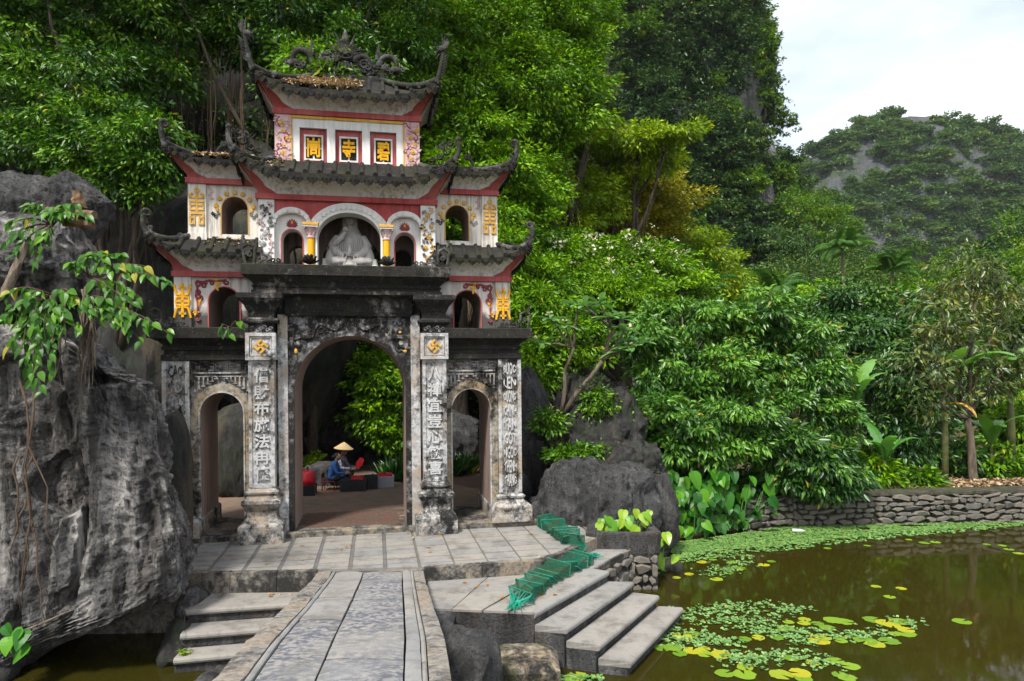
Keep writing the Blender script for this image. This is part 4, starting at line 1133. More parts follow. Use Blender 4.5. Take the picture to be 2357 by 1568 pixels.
# side storeys
def shou_high(x,y,z):
    mb=MB(); t_=0.032
    def b(a0,a1,c0,c1): mb.box(x+a0,x+a1,y-0.022,y+0.002,z+c0,z+c1)
    mb.lathe(0,0,[(-0.012,0.045),(0.012,0.045)],14); n=len(mb.v)
    mb.v=[(x+px,y-0.012+pz,z+0.80+py) for px,py,pz in mb.v]
    for s2 in (-1,1): mb.blob((x+s2*0.085,y-0.01,z+0.735),(0.026,0.016,0.026),8,6)
    b(-0.016,0.016,0.60,0.76); b(-0.125,0.125,0.655,0.69); b(-0.125,-0.095,0.655,0.735); b(0.095,0.125,0.655,0.735)
    b(-0.125,0.125,0.585,0.617); b(-0.125,0.0-0.02,0.52,0.55); b(0.02,0.125,0.52,0.55); b(-0.125,-0.10,0.45,0.55); b(0.10,0.125,0.45,0.55); b(-0.125,0.125,0.435,0.465)
    b(-0.016,0.016,0.36,0.60); b(-0.125,0.125,0.36,0.392); b(-0.125,-0.095,0.17,0.36); b(0.095,0.125,0.17,0.36)
    b(-0.095,-0.03,0.17,0.20); b(0.03,0.095,0.17,0.20); b(-0.058,-0.03,0.20,0.33); b(0.03,0.058,0.20,0.33); b(-0.125,-0.05,0.285,0.31); b(0.05,0.125,0.285,0.31)
    return mb
def shou_low(x,y,z):
    mb=MB()
    def b(a0,a1,c0,c1): mb.box(x+a0,x+a1,y-0.024,y+0.002,z+c0,z+c1)
    b(-0.022,0.022,0.10,0.72); b(-0.06,0.06,0.62,0.66)
    for s2 in (-1,1):
        for z0_,sg in ((0.50,1),(0.28,-1)):
            mb.tube([(x+s2*0.03,y-0.008,z+z0_),(x+s2*0.09,y-0.008,z+z0_+sg*0.01),(x+s2*0.115,y-0.008,z+z0_+sg*0.08),(x+s2*0.14,y-0.008,z+z0_+sg*0.19)],[0.026,0.026,0.024,0.02],6)
        mb.tube([(x+s2*0.02,y-0.008,z+0.47),(x+s2*0.10,y-0.008,z+0.46),(x+s2*0.115,y-0.008,z+0.39),(x+s2*0.10,y-0.008,z+0.32),(x+s2*0.02,y-0.008,z+0.31)],0.022,6)
    b(-0.11,0.11,0.372,0.408); b(-0.06,0.06,0.15,0.185)
    return mb
for sx in (-1,1):
    A=lambda a,b: (min(sx*a,sx*b),max(sx*a,sx*b))
    mb=MB(); arch_wall(mb,*A(1.6,3.06),3.80,4.80,sx*2.245,0.265,4.33,0.28,0.12,1.28)
    wl_=mb.obj('side_wall',[M['whitelow'],M['inner']],gate)
    mb=MB(); arch_band(mb,sx*2.245,0.265,0.285,4.33,0.28,0.30,0.10,0.13,legs=3.85); mb.obj('arch_edge',M['red'],wl_)
    pl_=MB().box(*A(2.80,3.09),0.07,1.33,3.84,4.80).obj('side_pilaster',M['whitelow'],gate)
    shou_low(sx*2.945,0.07,3.95).obj('longevity_emblem',M['gold'],pl_,smooth=True,sharp=40)
    mb=MB(); mg=MB(); X=Vector((sx,0,0)); y_=0.105
    for (dx,z,r,a0,sg,tr) in ((2.70,4.66,0.06,1.2,1,1.1),(2.58,4.64,0.055,2.6,-1,1.2),(2.46,4.68,0.045,0.6,1,1.1),(2.70,4.52,0.05,5.0,-1,1.2),(2.66,4.40,0.05,1.5,1,1.2),(2.20,4.70,0.05,0.6,-1,1.0),(2.70,4.02,0.035,3.0,1,1.0)):
        mb.tube(volute((sx*dx,y_,z),r,a0,tr,X,sg,14),[0.022-0.0008*i for i in range(15)],6)
    mb.tube([(sx*2.72,y_,4.72),(sx*2.62,y_,4.70),(sx*2.5,y_,4.73),(sx*2.36,y_,4.72),(sx*2.2,y_,4.74)],0.02,6); mb.tube([(sx*2.73,y_,4.70),(sx*2.70,y_,4.58),(sx*2.73,y_,4.45),(sx*2.69,y_,4.3),(sx*2.71,y_,4.1)],0.02,6)
    for (dx,z,an) in ((2.34,4.69,0.9),(2.28,4.70,2.0),(2.38,4.66,3.4),(2.68,4.25,0.2),(2.72,4.20,2.9),(2.66,4.15,1.6),(2.73,4.30,5.4)):
        q=MB().prism([(0,0),(0.028,0.05),(0.02,0.10),(-0.01,0.13),(-0.024,0.06)],-0.016,0.004); mg.merge(q.xf(Matrix.Translation((sx*dx,y_,z))@Matrix.Rotation(an*sx,4,'Y')))
    mb.obj('scroll_relief',M['maroon'],wl_,smooth=True,sharp=50); stuff(mg.obj('leaf_relief',M['gold'],wl_))
    # upper
    mb=MB(); arch_wall(mb,*A(1.5,2.84),5.40,6.52,sx*2.065,0.228,6.06,0.235,0.20,1.20,sill=5.60)
    wl_=mb.obj('side_wall',[M['white'],M['inner']],gate)
    pl_=MB().box(*A(2.555,2.865),0.16,1.24,5.50,6.52).box(*A(2.545,2.875),0.145,1.26,5.48,5.60).obj('side_pilaster',M['white'],gate)
    shou_high(sx*2.71,0.16,5.58).obj('longevity_emblem',M['yellow'],pl_)
    mb=MB(); arch_band(mb,sx*2.065,0.229,0.245,6.06,0.236,0.25,0.185,0.21,legs=5.60); mb.obj('arch_edge',M['yellow'],wl_)
    mb=MB(); mc=MB()
    for i in range(7):
        an=R(14+25.3*i); q=Vector((sx*2.065+0.335*math.cos(an),0.2,6.04+0.335*math.sin(an)))
        t_=MB().lathe(0,0,[(0.0,0.044),(0.018,0.044),(0.026,0.034)],12); t_.v=[(q.x+a_,q.y-c_,q.z+b_) for a_,b_,c_ in t_.v]; t_.obj('bead',M['yellow'],wl_)
    for s2 in (-1,1):
        for k in range(3): mc.tube(volute((sx*2.065+s2*(0.29+0.045*k),0.19,5.98-0.05*(k%2)),0.035,1+k,1.1,Vector((s2,0,0)),1,12),0.013,5)
        MB().blob((sx*2.065+s2*0.30,0.19,6.05),(0.03,0.016,0.05),8,6).obj('leaf_relief',M['yellow'],wl_)
        mc.obj('cloud_relief',M['relief'],wl_); mc=MB()
    mc=MB()
    for k in range(4): mc.tube(volute((sx*(2.50-0.03*(k%2)),0.195,6.44-0.06*k),0.035,k,1.1,Vector((sx,0,0)),1,12),0.010,5)
    mc.obj('corner_relief',M['pink'],wl_)
    # cement scrolls standing at the cornice ends
    mb=MB(); X=Vector((sx,0,0))
    def scroll_end(x,z,y,k=1.0):
        mb.tube([(x+sx*0.10*k,y,z),(x+sx*0.14*k,y,z+0.20*k),(x+sx*0.16*k,y,z+0.34*k)],[0.035*k,0.03*k,0.028*k],7)
        mb.tube([(x+sx*0.16*k,y,z+0.34*k),(x+sx*0.06*k,y,z+0.41*k),(x-sx*0.06*k,y,z+0.36*k),(x-sx*0.07*k,y,z+0.20*k),(x-sx*0.05*k,y,z+0.02)],0.032*k,7)
        mb.tube(volute((x+sx*0.03*k,y,z+0.2*k),0.06*k,0,1.3,X,1),0.02*k,6)
        mb.tube(bez((x+sx*0.14*k,y,z+0.38*k),(x+sx*0.06*k,y,z+0.46*k),(x+sx*0.20*k,y,z+0.5*k),(x+sx*0.13*k,y,z+0.58*k),6),[0.03*k,0.03*k,0.028*k,0.026*k,0.024*k,0.03*k,0.035*k],7)
        for i in range(6):
            mb.tube(volute((x-sx*(0.16+0.085*i)*k,y,z+0.12*k+0.05*k*math.sin(i*2.2)-0.012*i*k),0.065*k*(1-0.06*i),i*1.3,1.25,X,1 if i%2 else -1),[0.022*k-0.0006*k*j for j in range(19)],6)
            mb.blob((x-sx*(0.14+0.085*i)*k,y+0.01,z+0.035*k),(0.06*k,0.04*k,0.04*k),7,5)
    scroll_end(sx*1.70,4.96,-0.33,0.92)
    mb.obj('cement_scroll',M['ornament'],gate,smooth=True,sharp=60); mb=MB()
    scroll_end(sx*3.30,3.845,-0.18,0.82)
    mb.obj('cement_scroll',M['ornament'],gate,smooth=True,sharp=60); mb=MB()
    # lotus in front of each pillar
    for lx,lz,ly,kk in ((sx*0.69,4.96,-0.32,1.0),):
        for ring,(nn,tilt,l) in enumerate(((9,1.15,0.20),(7,0.75,0.21),(5,0.35,0.2))):
            for i in range(nn):
                an=2*math.pi*i/nn+ring*0.3
                q=MB().blob((0,0,l/2),(0.045,0.014,l/2),8,6)
                q.v=[(a_,b_+0.25*(c_-l/2)**2*4,c_) for a_,b_,c_ in q.v]
                mb.merge(q.xf(Matrix.Translation((lx,ly,lz+0.03))@Matrix.Rotation(an,4,'Z')@Matrix.Rotation(tilt,4,'X')))
    mb.obj('cement_lotus',M['ornament'],gate,smooth=True,sharp=60)
# ------------------------------------------------------------ statue and jars in the niche
niche=GM@Vector((0.0,0.55,4.97))
st=empty('seated_statue',niche,TH); st.scale=(1.18,1.08,1.09); tag(st,'white seated statue in flowing robes inside the central niche','statue')
mb=MB()
def rob(z,rx,ry,am,ph):
    out=[]
    for j in range(40):
        an=2*math.pi*j/40; k=1+am*math.sin(9*an+ph+3*math.sin(an))+am*0.5*math.sin(17*an+2*ph)
        out.append((rx*k*math.cos(an),ry*k*math.sin(an),z))
    return out
rings=[rob(z,rx,ry,am,ph) for z,rx,ry,am,ph in ((0.07,0.42,0.28,0.04,0),(0.11,0.44,0.30,0.07,0.3),(0.16,0.40,0.27,0.07,0.6),(0.22,0.35,0.23,0.06,0.9),(0.30,0.30,0.19,0.05,1.2),(0.40,0.275,0.165,0.05,1.6),(0.50,0.265,0.155,0.05,1.9),(0.58,0.255,0.145,0.045,2.2),(0.64,0.235,0.13,0.035,2.5),(0.69,0.185,0.115,0.03,2.7),(0.74,0.12,0.095,0.02,2.9),(0.79,0.075,0.075,0.01,3.0),(0.86,0.06,0.06,0.0,3.0))]
mb.loft(rings)
# head with a veil that falls to the shoulders
mb.blob((0,-0.045,0.965),(0.086,0.092,0.118),14,12)
veil=MB(); vr=[]
for z,rx,ry in ((0.66,0.21,0.10),(0.74,0.165,0.095),(0.82,0.125,0.095),(0.90,0.128,0.10),(0.98,0.130,0.105),(1.05,0.118,0.10),(1.10,0.085,0.085),(1.15,0.05,0.06),(1.18,0.02,0.02)):
    vr.append([(rx*math.cos(an),0.02+ry*math.sin(an),z) for an in np.linspace(R(-62),R(242),22)])
veil.loft(vr,False,False,close=False); vr2=[[(x*0.86,0.02+(y-0.02)*0.86,z-0.008) for x,y,z in r_] for r_ in vr]
veil.loft([r_[::-1] for r_ in vr2],False,False,close=False)
for e_ in (0,-1): veil.add([r_[e_] for r_ in vr]+[r_[e_] for r_ in vr2],[(i,i+1,len(vr)+i+1,len(vr)+i) for i in range(len(vr)-1)])
mb.merge(veil)
mb.blob((0,-0.125,0.945),(0.012,0.018,0.026),6,5)
mb.lathe(0,-0.05,[(1.03,0.05),(1.08,0.045),(1.12,0.02)],10)
# crossed legs, sleeves, arms
for s2 in (-1,1):
    mb.tube([(s2*0.20,-0.02,0.64),(s2*0.275,-0.07,0.48),(s2*0.23,-0.16,0.34),(s2*0.09,-0.22,0.27)],[0.07,0.085,0.08,0.045],10)
    mb.tube([(s2*0.27,-0.06,0.45),(s2*0.30,-0.12,0.30),(s2*0.34,-0.16,0.14)],[0.07,0.09,0.07],10)
    mb.blob((s2*0.20,-0.17,0.17),(0.22,0.15,0.095),14,9,0,lambda d:1+0.08*math.sin(11*d.x+5*d.z))
    for k in range(5): mb.tube(bez((s2*0.05*k,-0.16,0.36-0.03*k),(s2*(0.06+0.05*k),-0.26,0.28),(s2*(0.08+0.07*k),-0.30,0.20),(s2*(0.10+0.08*k),-0.30+0.02*k,0.09),6),0.013,5)
    for k in range(5): mb.tube([(s2*(0.03+0.035*k),-0.125+0.006*k,0.66-0.01*k),(s2*(0.05+0.03*k),-0.165,0.52),(s2*(0.04+0.04*k),-0.18,0.38)],0.010,5)
mb.tube([(-0.22,-0.06,0.58),(-0.25,-0.16,0.48),(-0.13,-0.21,0.60),(-0.08,-0.22,0.69)],[0.06,0.06,0.042,0.024],9)
body=mb.obj('robed_figure',M['statue'],st,smooth=True,sharp=60)
mb=MB()
for i in range(4): mb.tube([(-0.09+0.013*i,-0.24,0.69),(-0.095+0.016*i,-0.25,0.74),(-0.085+0.016*i,-0.26,0.785-0.008*abs(i-1))],0.0085,5)
mb.tube([(-0.07,-0.24,0.69),(-0.045,-0.26,0.72),(-0.05,-0.265,0.75)],0.009,5)
for i in range(4): mb.tube([(0.06,-0.25,0.27+0.013*i),(0.0,-0.27,0.27+0.014*i),(-0.055+0.006*i,-0.275,0.29+0.015*i)],0.0085,5)
mb.blob((-0.08,-0.235,0.68),(0.03,0.016,0.035)); mb.blob((0.08,-0.24,0.28),(0.04,0.02,0.03))
mb.obj('hands',M['statue'],body,smooth=True)
MB().lathe(0.0,-0.265,[(0.29,0.02),(0.33,0.038),(0.39,0.034),(0.44,0.018),(0.48,0.016),(0.49,0.026)],12).obj('holy_water_bottle',M['statue'],body,smooth=True,sharp=50)
mb=MB()
for s2 in (-1,1): mb.blob((s2*0.032,-0.116,0.972),(0.018,0.008,0.006),6,4)
mb.blob((0,-0.118,0.905),(0.02,0.008,0.008),6,4)
mb.obj('painted_face',m_plain('face_paint',(0.12,0.03,0.025),0.6),body)
mb=MB(); mb.lathe(0,0,[(-0.005,0.42),(0.06,0.44),(0.085,0.41)],32); mb.v=[(x,y*0.66,z) for x,y,z in mb.v]
for i in range(20):
    an=2*math.pi*i/20; mb.blob((0.43*math.cos(an),0.285*math.sin(an),0.035),(0.055,0.03,0.038),8,5)
mb.obj('lotus_seat',M['statue'],st,smooth=True,sharp=50)
for sx,lb in ((-1,'small pale hexagonal jar beside the seated statue, next to the pine relief'),(1,'small pale hexagonal jar beside the seated statue, next to the yellow bamboo relief')):
    p=GM@Vector((sx*0.47,0.28,4.97)); j=empty('incense_jar',p,TH); tag(j,lb,'jar','jars beside the statue')
    b_=MB().lathe(0,0,[(0,0.055),(0.02,0.065),(0.11,0.068),(0.125,0.055)],6).obj('body',m_paint('porcelain%d'%sx,(0.62,0.64,0.58),(0.10,0.16,0.10),0.5),j)
    MB().lathe(0,0,[(0.126,0.06),(0.14,0.056),(0.20,0.042),(0.235,0.045)],6).obj('lid',M['statue'],j)
# dry leaves lying on the roofs
LIT=[]
# ------------------------------------------------------------ limestone
def rock_mb(c, r, seed, amp=0.22, freq=1.0, vstr=0.6, n=28, sup=3.0, ridge=0.5, flat=None, fine=0.10, facets=14):
    """boulder: a super-ellipsoid pushed in and out by layered noise with upright fluting"""
    mb=MB(); c=Vector(c); rings=[]; so=Vector((seed*7.3,seed*3.1,seed*1.7)); rnd=random.Random(seed*13+1)
    planes=[(Vector((rnd.gauss(0,1),rnd.gauss(0,1),rnd.gauss(0.1,0.8))).normalized(),rnd.uniform(0.62,0.95)) for _ in range(facets)]
    planes=[(pn,pd*Vector((pn.x*r[0],pn.y*r[1],pn.z*r[2])).length*1.12) for pn,pd in planes]
    for i in range(n+1):
        th=math.pi*(i+0.001)/(n+0.002); ring=[]
        for j in range(2*n):
            ph=math.pi*j/n
            d=Vector((math.sin(th)*math.cos(ph),math.sin(th)*math.sin(ph),-math.cos(th)))
            k=(abs(d.x)**sup+abs(d.y)**sup+abs(d.z)**sup)**(-1/sup)
            p=Vector((d.x*r[0],d.y*r[1],d.z*r[2]))*k
            for pn,pd in planes:
                e_=p.dot(pn)-pd
                if e_>0: p-=pn*e_*0.9
            q=Vector((p.x*freq,p.y*freq,p.z*freq*vstr))+so
            f=fbm(q*0.6,3,0.5)*0.7+ridge*(fbm(q*1.6,5,0.6,True)-0.4)*0.6
            cell=noise.cell(q*1.9)*0.10
            f+=fine*(fbm(q*4.5,5,0.68,True)-0.3)*1.1+cell*0.5
            p=p*(1+amp*f*0.6)+d*amp*f*min(r)*0.5
            ring.append(c+p)
        rings.append(ring)
    mb.loft(rings); return mb
def boulder(name,c,r,seed,label,cat='rock',mat='rock',group=None,rz=0.0,**k):
    o=rock_mb((0,0,0),r,seed,**k).obj(name,M[mat],smooth=True,sharp=50)
    o.location=c; o.rotation_euler=(0,0,rz)
    return tag(o,label,cat,group)
# the great upright slab beside the steps
def big_rock():
    XR=[(-1.3,-5.7),(-0.55,-5.2),(-0.1,-4.42),(0.33,-4.28),(1.08,-4.40),(2.2,-4.60),(3.05,-4.80),(3.5,-5.02),(3.78,-5.4)]
    nz_,na=210,260; rings=[]
    for i in range(nz_+1):
        t=i/nz_; ring=[]
        for j in range(na):
            an=2*math.pi*j/na; cx=math.cos(an); sy=math.sin(an)
            k=(abs(cx)**4+abs(sy)**4)**(-0.25); cx*=k; sy*=k
            # underside rises from the far left foot to the right edge
            xx=lerp(-8.2,-4.3,(cx+1)/2)
            zb=pl(xx,[(-8.2,-1.35),(-6.3,-1.15),(-5.9,-0.95),(-5.2,-0.50),(-4.7,-0.2),(-4.3,-0.1)])
            ztp=pl(xx,[(-8.2,3.6),(-6.2,3.75),(-5.55,3.72),(-5.3,3.8),(-5.0,3.62),(-4.75,3.2),(-4.3,3.05)])
            z=lerp(zb,ztp,t)
            xr=pl(z,XR); xl=-8.2
            yc=lerp(9.75,10.1,t); hy=lerp(0.95,0.60,t)*pl(xx,[(-8.2,1.0),(-5,1.0),(-4.3,0.75)])
            y=yc+sy*hy
            xr=xr*max(0.99,y/8.62); x=lerp(xl,xr,(cx+1)/2)
            cap=min(1,min(t,1-t)*14); 
            x=lerp(lerp(xl,xr,0.5),x,0.25+0.75*cap**0.4) if t>0.5 else x
            y=lerp(yc,y,0.35+0.65*cap**0.4)
            p=Vector((x,y,z)); q=Vector((x*1.1,y*1.1,z*0.42))
            f=0.07*fbm(q*0.8,3,0.5)+0.13*fbm(Vector((x*3.0+3,y*3.0,z*0.28)),4,0.58,True)+0.030*fbm(Vector((x*7,y*7,z*5)),4,0.7,True)
            # solution holes and the long crack
            h=noise.noise(Vector((x*2.1+4,y*0.6,z*1.7+1)))
            if h>0.36: f-=min(0.30,(h-0.36)*2.6)
            ck=abs(x-(-5.75+0.20*math.sin(z*1.3)-0.10*z+0.1*noise.noise(Vector((0,0,z*3)))))
            f-=0.24*max(0,1-ck/0.06)*(1 if z>-0.3 else 0)
            ck=abs(x-(-6.45+0.12*math.sin(z*1.9+1)-0.02*z))
            f-=0.10*max(0,1-ck/0.05)*(1 if 0.2<z<3 else 0)
            d=Vector((cx*0.75,sy,0.1)).normalized()
            ring.append(p+d*f)
        rings.append(ring)
    return MB().loft(rings)
o=big_rock().obj('limestone_rock',M['rockL'],smooth=True,sharp=55)
tag(o,'huge fluted grey limestone slab standing in the water beside the steps','rock')
boulder('limestone_rock',(-7.05,9.9,4.62),(0.95,0.7,0.62),4,'pale grey limestone block perched on top of the huge slab',mat='rockL',amp=0.22,n=80,freq=1.4,vstr=0.8,fine=0.22)
boulder('limestone_rock',(-7.55,10.7,5.65),(0.42,0.5,0.5),9,'rounded blue-grey rock at the left of the fig roots, partly out of view',mat='rock',amp=0.24,n=56,freq=1.6,fine=0.24)
boulder('limestone_rock',(-6.95,10.8,5.6),(0.48,0.5,0.52),12,'grooved blue-grey rock knob above the tangle of dead wood',mat='rock',amp=0.26,n=60,freq=1.7,fine=0.24)
boulder('limestone_rock',(-6.95,8.9,-0.75),(0.42,0.4,0.55),14,'small broken rock at the foot of the slab beside the taro leaves',mat='rock',amp=0.3,n=20,freq=2)
boulder('limestone_rock',(-7.2,9.15,0.5),(0.45,0.5,1.0),15,'narrow reddish rock wedged behind the hanging roots',mat='rockL',amp=0.25,n=24,freq=2)
boulder('limestone_rock',(-5.78,11.45,1.1),(0.34,0.45,1.75),17,'dark mossy rock filling the gap between the slab and the gate',mat='rockdark',amp=0.22,n=30,freq=1.5,rz=0.3)
boulder('stepping_rock',(-4.72,10.05,-0.35),(0.16,0.5,0.22),18,'smooth reddish flat stone leaning between the slab and the top step',mat='rockL',amp=0.1,n=16,freq=2)
boulder('limestone_rock',(-4.66,9.5,-0.75),(0.2,0.35,0.32),19,'dark wet rock beneath the stone steps beside the slab',mat='rockdark',amp=0.2,n=16,freq=2)
boulder('limestone_rock',(-3.35,7.75,-0.72),(0.36,0.35,0.32),21,'dark jagged rock against the side of the bridge below the steps',mat='rock',amp=0.3,n=24,freq=2)
# right of the gate
boulder('limestone_rock',(1.65,15.7,1.15),(1.05,0.95,1.45),23,'tall dark rock with dead ferns beside the outer column',mat='rockdark',amp=0.30,n=96,freq=1.3,vstr=0.6,sup=4,facets=10,fine=0.20,ridge=0.55)
boulder('limestone_rock',(2.2,15.0,0.62),(1.15,0.8,0.7),25,'broad dark boulder wedged under the tall rock',mat='rockdark',amp=0.25,n=70,freq=1.4,fine=0.26)
boulder('limestone_rock',(1.85,14.05,0.18),(1.05,0.65,0.98),27,'smooth grey boulder with round holes next to the fishing net',mat='rock',amp=0.27,n=96,freq=1.25,vstr=0.45,ridge=0.85,fine=0.17)
boulder('limestone_rock',(2.85,14.6,-0.1),(0.55,0.5,0.85),29,'fluted grey boulder beside the elephant-ear leaves',mat='rock',amp=0.24,n=60,freq=1.6,vstr=0.4,fine=0.22)
boulder('limestone_rock',(0.72,13.9,0.1),(0.38,0.3,0.42),31,'small pointed grey stone at the foot of the outer column',mat='rock',amp=0.25,n=24,freq=2.2)
boulder('pond_rock',(3.12,13.4,-0.92),(0.17,0.16,0.26),33,'small pointed rock sticking out of the pond',mat='rockdark',amp=0.25,n=18,freq=3,sup=2)
boulder('limestone_rock',(0.35,15.9,1.4),(0.55,0.8,1.6),35,'tall grey rock seen through the narrow arch beside the boulders',mat='rock',amp=0.2,n=34,freq=1.5)
boulder('limestone_rock',(-0.15,15.2,0.4),(0.55,0.5,0.65),36,'low pale boulder seen through the narrow arch',mat='rock',amp=0.25,n=26,freq=1.7)
# behind the gate: the overhanging cliff foot
boulder('overhanging_rock',(-7.6,19.5,5.3),(3.6,2.3,4.2),38,'massive dark overhanging rock behind the great arch',mat='rockdark',amp=0.16,n=60,freq=0.8,vstr=0.5)
boulder('limestone_rock',(-6.6,16.9,1.2),(0.75,0.7,1.35),39,'grey rock behind the red bag at the arch foot',mat='rockdark',amp=0.22,n=34,freq=1.5)
boulder('limestone_rock',(-4.85,18.2,0.15),(0.65,0.45,0.45),40,'low pale boulder behind the seated vendors',mat='rock',amp=0.22,n=26,freq=1.8)
boulder('limestone_rock',(-3.9,22.5,1.0),(3.2,0.8,1.3),41,'weathered grey rock face behind the garden trees',mat='rock',amp=0.28,n=50,freq=1.3)
boulder('limestone_rock',(-9.2,17.4,2.4),(1.6,1.2,2.7),42,'dark rock seen through the arch beside the big slab',mat='rockdark',amp=0.2,n=40,freq=1.2)
# stones by the bridge foot
boulder('dark_boulder',(-0.62,7.75,-0.55),(0.42,0.55,0.50),44,'big dark boulder beside the bridge foot in the water',mat='rock',amp=0.25,n=30,freq=1.7,sup=4)
o=MB().cbox(-0.30,0.55,8.15,8.95,-1.5,-0.52,0.09).obj('concrete_block',m_black('block_cement',cov=0.55,warm=0.6,light=(0.30,0.27,0.22),moss=0.4)); tag(o,'mossy cement block beneath the landing beside the dark boulder','block')
o=MB().cbox(-1.13,-0.80,8.85,9.35,-1.4,-0.24,0.05).obj('masonry_pier',M['riser']); tag(o,'short stone pier between the bridge and the landing','pier')
# stone planter at the water's edge
pz=empty('stone_planter',(2.05,12.75,-0.9)); tag(pz,'rough grey stone trough at the edge of the pond holding taro plants','planter')
out_=[(-0.72,-0.30),(-0.55,-0.46),(0.45,-0.52),(0.60,-0.40),(0.58,0.42),(-0.6,0.5)]
mb=MB(); rings=[]
for z,k in ((0.0,0.93),(0.55,0.95),(0.62,1.0),(0.96,1.03),(0.99,1.0),(0.99,0.74),(0.85,0.70)):
    rings.append([(x*k+0.03*noise.noise(Vector((x*4,y*4,z*5))),y*k+0.03*noise.noise(Vector((x*4,y*4,z*5+9))),z) for x,y in out_])
mb.loft(rings,True,True); mb.obj('trough',M['rock'],pz)
bpy.context.view_layer.update()
stone_wall(pz,(1.42,12.28),(2.58,12.22),-1.0,-0.30,0.22,0.17,0.08)

# ------------------------------------------------------------ paths and floor behind the gate
t=NT('trodden_earth'); n1=t.noise(0.8,6,0.6); n2=t.noise(9,6,0.7,vec=t.mapv((0.35,1.4,1)))
c=t.mix(t.ramp(n1,[(0.4,0.0),(0.65,1.0)]),(0.155,0.118,0.088),(0.20,0.12,0.085)); c=t.mix(t.ramp(n2,[(0.45,0.0),(0.7,0.8)]),c,(0.055,0.042,0.032))
M['earth']=t.done(c,0.9,t.bump(n2,0.4,0.02))
mb=MB(); PP=[GM@Vector(p) for p in ((-3.6,1.55,0.095),(3.4,1.55,0.095),(3.4,5.2,0.095),(1.5,9.0,0.10),(-3.6,9.0,0.095))]
mb.add([p for p in PP]+[(p.x,p.y,-0.4) for p in PP],[(0,1,2,3,4)]+[(i,5+i,5+(i+1)%5,(i+1)%5) for i in range(5)])
pth=struct(mb.obj('path',M['earth']))
mb=MB(); q=[(-2.6,18.9),(-1.0,17.2),(3,20),(2,22.5)]
mb.add([(x,y,0.104) for x,y in q],[(0,1,2,3)]); struct(mb.obj('path',M['brick']))
for i in range(9):
    for j in range(11):
        x=-0.99+0.222*i+(0.11 if j%2 else 0); y=0.12+0.13*j
        if x+0.21>1.0: continue
        MB().cbox(x,x+0.212,y,y+0.122,0.06,0.118+random.uniform(-.002,.002),0.004).obj('floor_brick',M['brick'],gate)

# ------------------------------------------------------------ the wooded cliff behind the gate (left), the karst tower and the far hill
def sheet(name,fn,nu,nv,mat,smooth=True):
    mb=MB(); mb.add([fn(i/nu,j/nv) for j in range(nv+1) for i in range(nu+1)],[(j*(nu+1)+i,j*(nu+1)+i+1,(j+1)*(nu+1)+i+1,(j+1)*(nu+1)+i) for j in range(nv) for i in range(nu)])
    return mb.obj(name,mat,smooth=smooth)
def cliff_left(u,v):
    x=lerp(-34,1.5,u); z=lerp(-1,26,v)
    y=25.5-1.5*math.sin(u*3.1)-0.30*max(0,z-7)+ (3.0*max(0,u-0.82)/0.18)  # forward lean towards the top is shaped to shade the cliff face
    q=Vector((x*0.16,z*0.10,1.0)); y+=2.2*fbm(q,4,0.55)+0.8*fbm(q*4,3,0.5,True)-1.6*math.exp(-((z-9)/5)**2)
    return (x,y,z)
cl=struct(sheet('cliff',cliff_left,110,80,M['cliffshade']))
M['karst']=m_rock('karst_rock',base=(0.13,0.13,0.135),light=(0.36,0.35,0.34),dark=(0.03,0.03,0.03),brown=(0.14,0.11,0.08),sc=0.22,vs=0.30,lichen=0.5,green=0.7)
def karst(u,v):
    """a limestone tower: v runs up, u runs round the side that faces the pond"""
    z=lerp(-2,66,v); an=lerp(R(150),R(385),u)
    rx=pl(z,[(-2,27),(6,24.5),(14,22.5),(22,20.6),(30,18.2),(38,17.3),(46,16.4),(56,14),(66,9)]); ry=rx*0.9
    cx,cy=12.5,86.0
    q=Vector((math.cos(an)*2.2,math.sin(an)*2.2,z*0.05))
    f=1+0.05*fbm(q*1.2,4,0.55)+0.03*fbm(q*4,3,0.5,True)
    # ledges
    f+=0.018*math.sin(z*0.55+2*noise.noise(q*2))
    return (cx+rx*f*math.cos(an),cy+ry*f*math.sin(an),z)
kt=struct(sheet('karst_cliff',karst,170,130,M['karst']))
M['hillrock']=m_rock('hill_rock',base=(0.075,0.08,0.088),light=(0.17,0.17,0.18),dark=(0.028,0.029,0.031),brown=(0.08,0.08,0.06),sc=0.16,vs=1.6,lichen=0.6,green=0.7)
def hill(u,v):
    x=lerp(95,330,u); y=lerp(205,330,v)
    top=pl(x,[(95,52),(112,80),(128,90),(146,95),(157,96),(161,91),(178,90),(190,87),(200,84),(230,80),(270,66),(330,40)])
    z=top*(1-max(0,1-v/0.44)**1.7)-0.0*v
    if v>0.44: z=top*(1-((v-0.44)/0.56)**2*0.6)
    q=Vector((x*0.03,y*0.03,0.5)); z+=3.2*fbm(q,4,0.55)*min(1,v*5)+2.0*fbm(q*4,3,0.5,True)*min(1,v*5)
    st=noise.noise(Vector((x*0.02,y*0.02,3)))
    if st>-0.05: z=lerp(z,round(z/7)*7,0.40)
    return (x,y,z)
hl=struct(sheet('hill',hill,150,110,M['hillrock']))
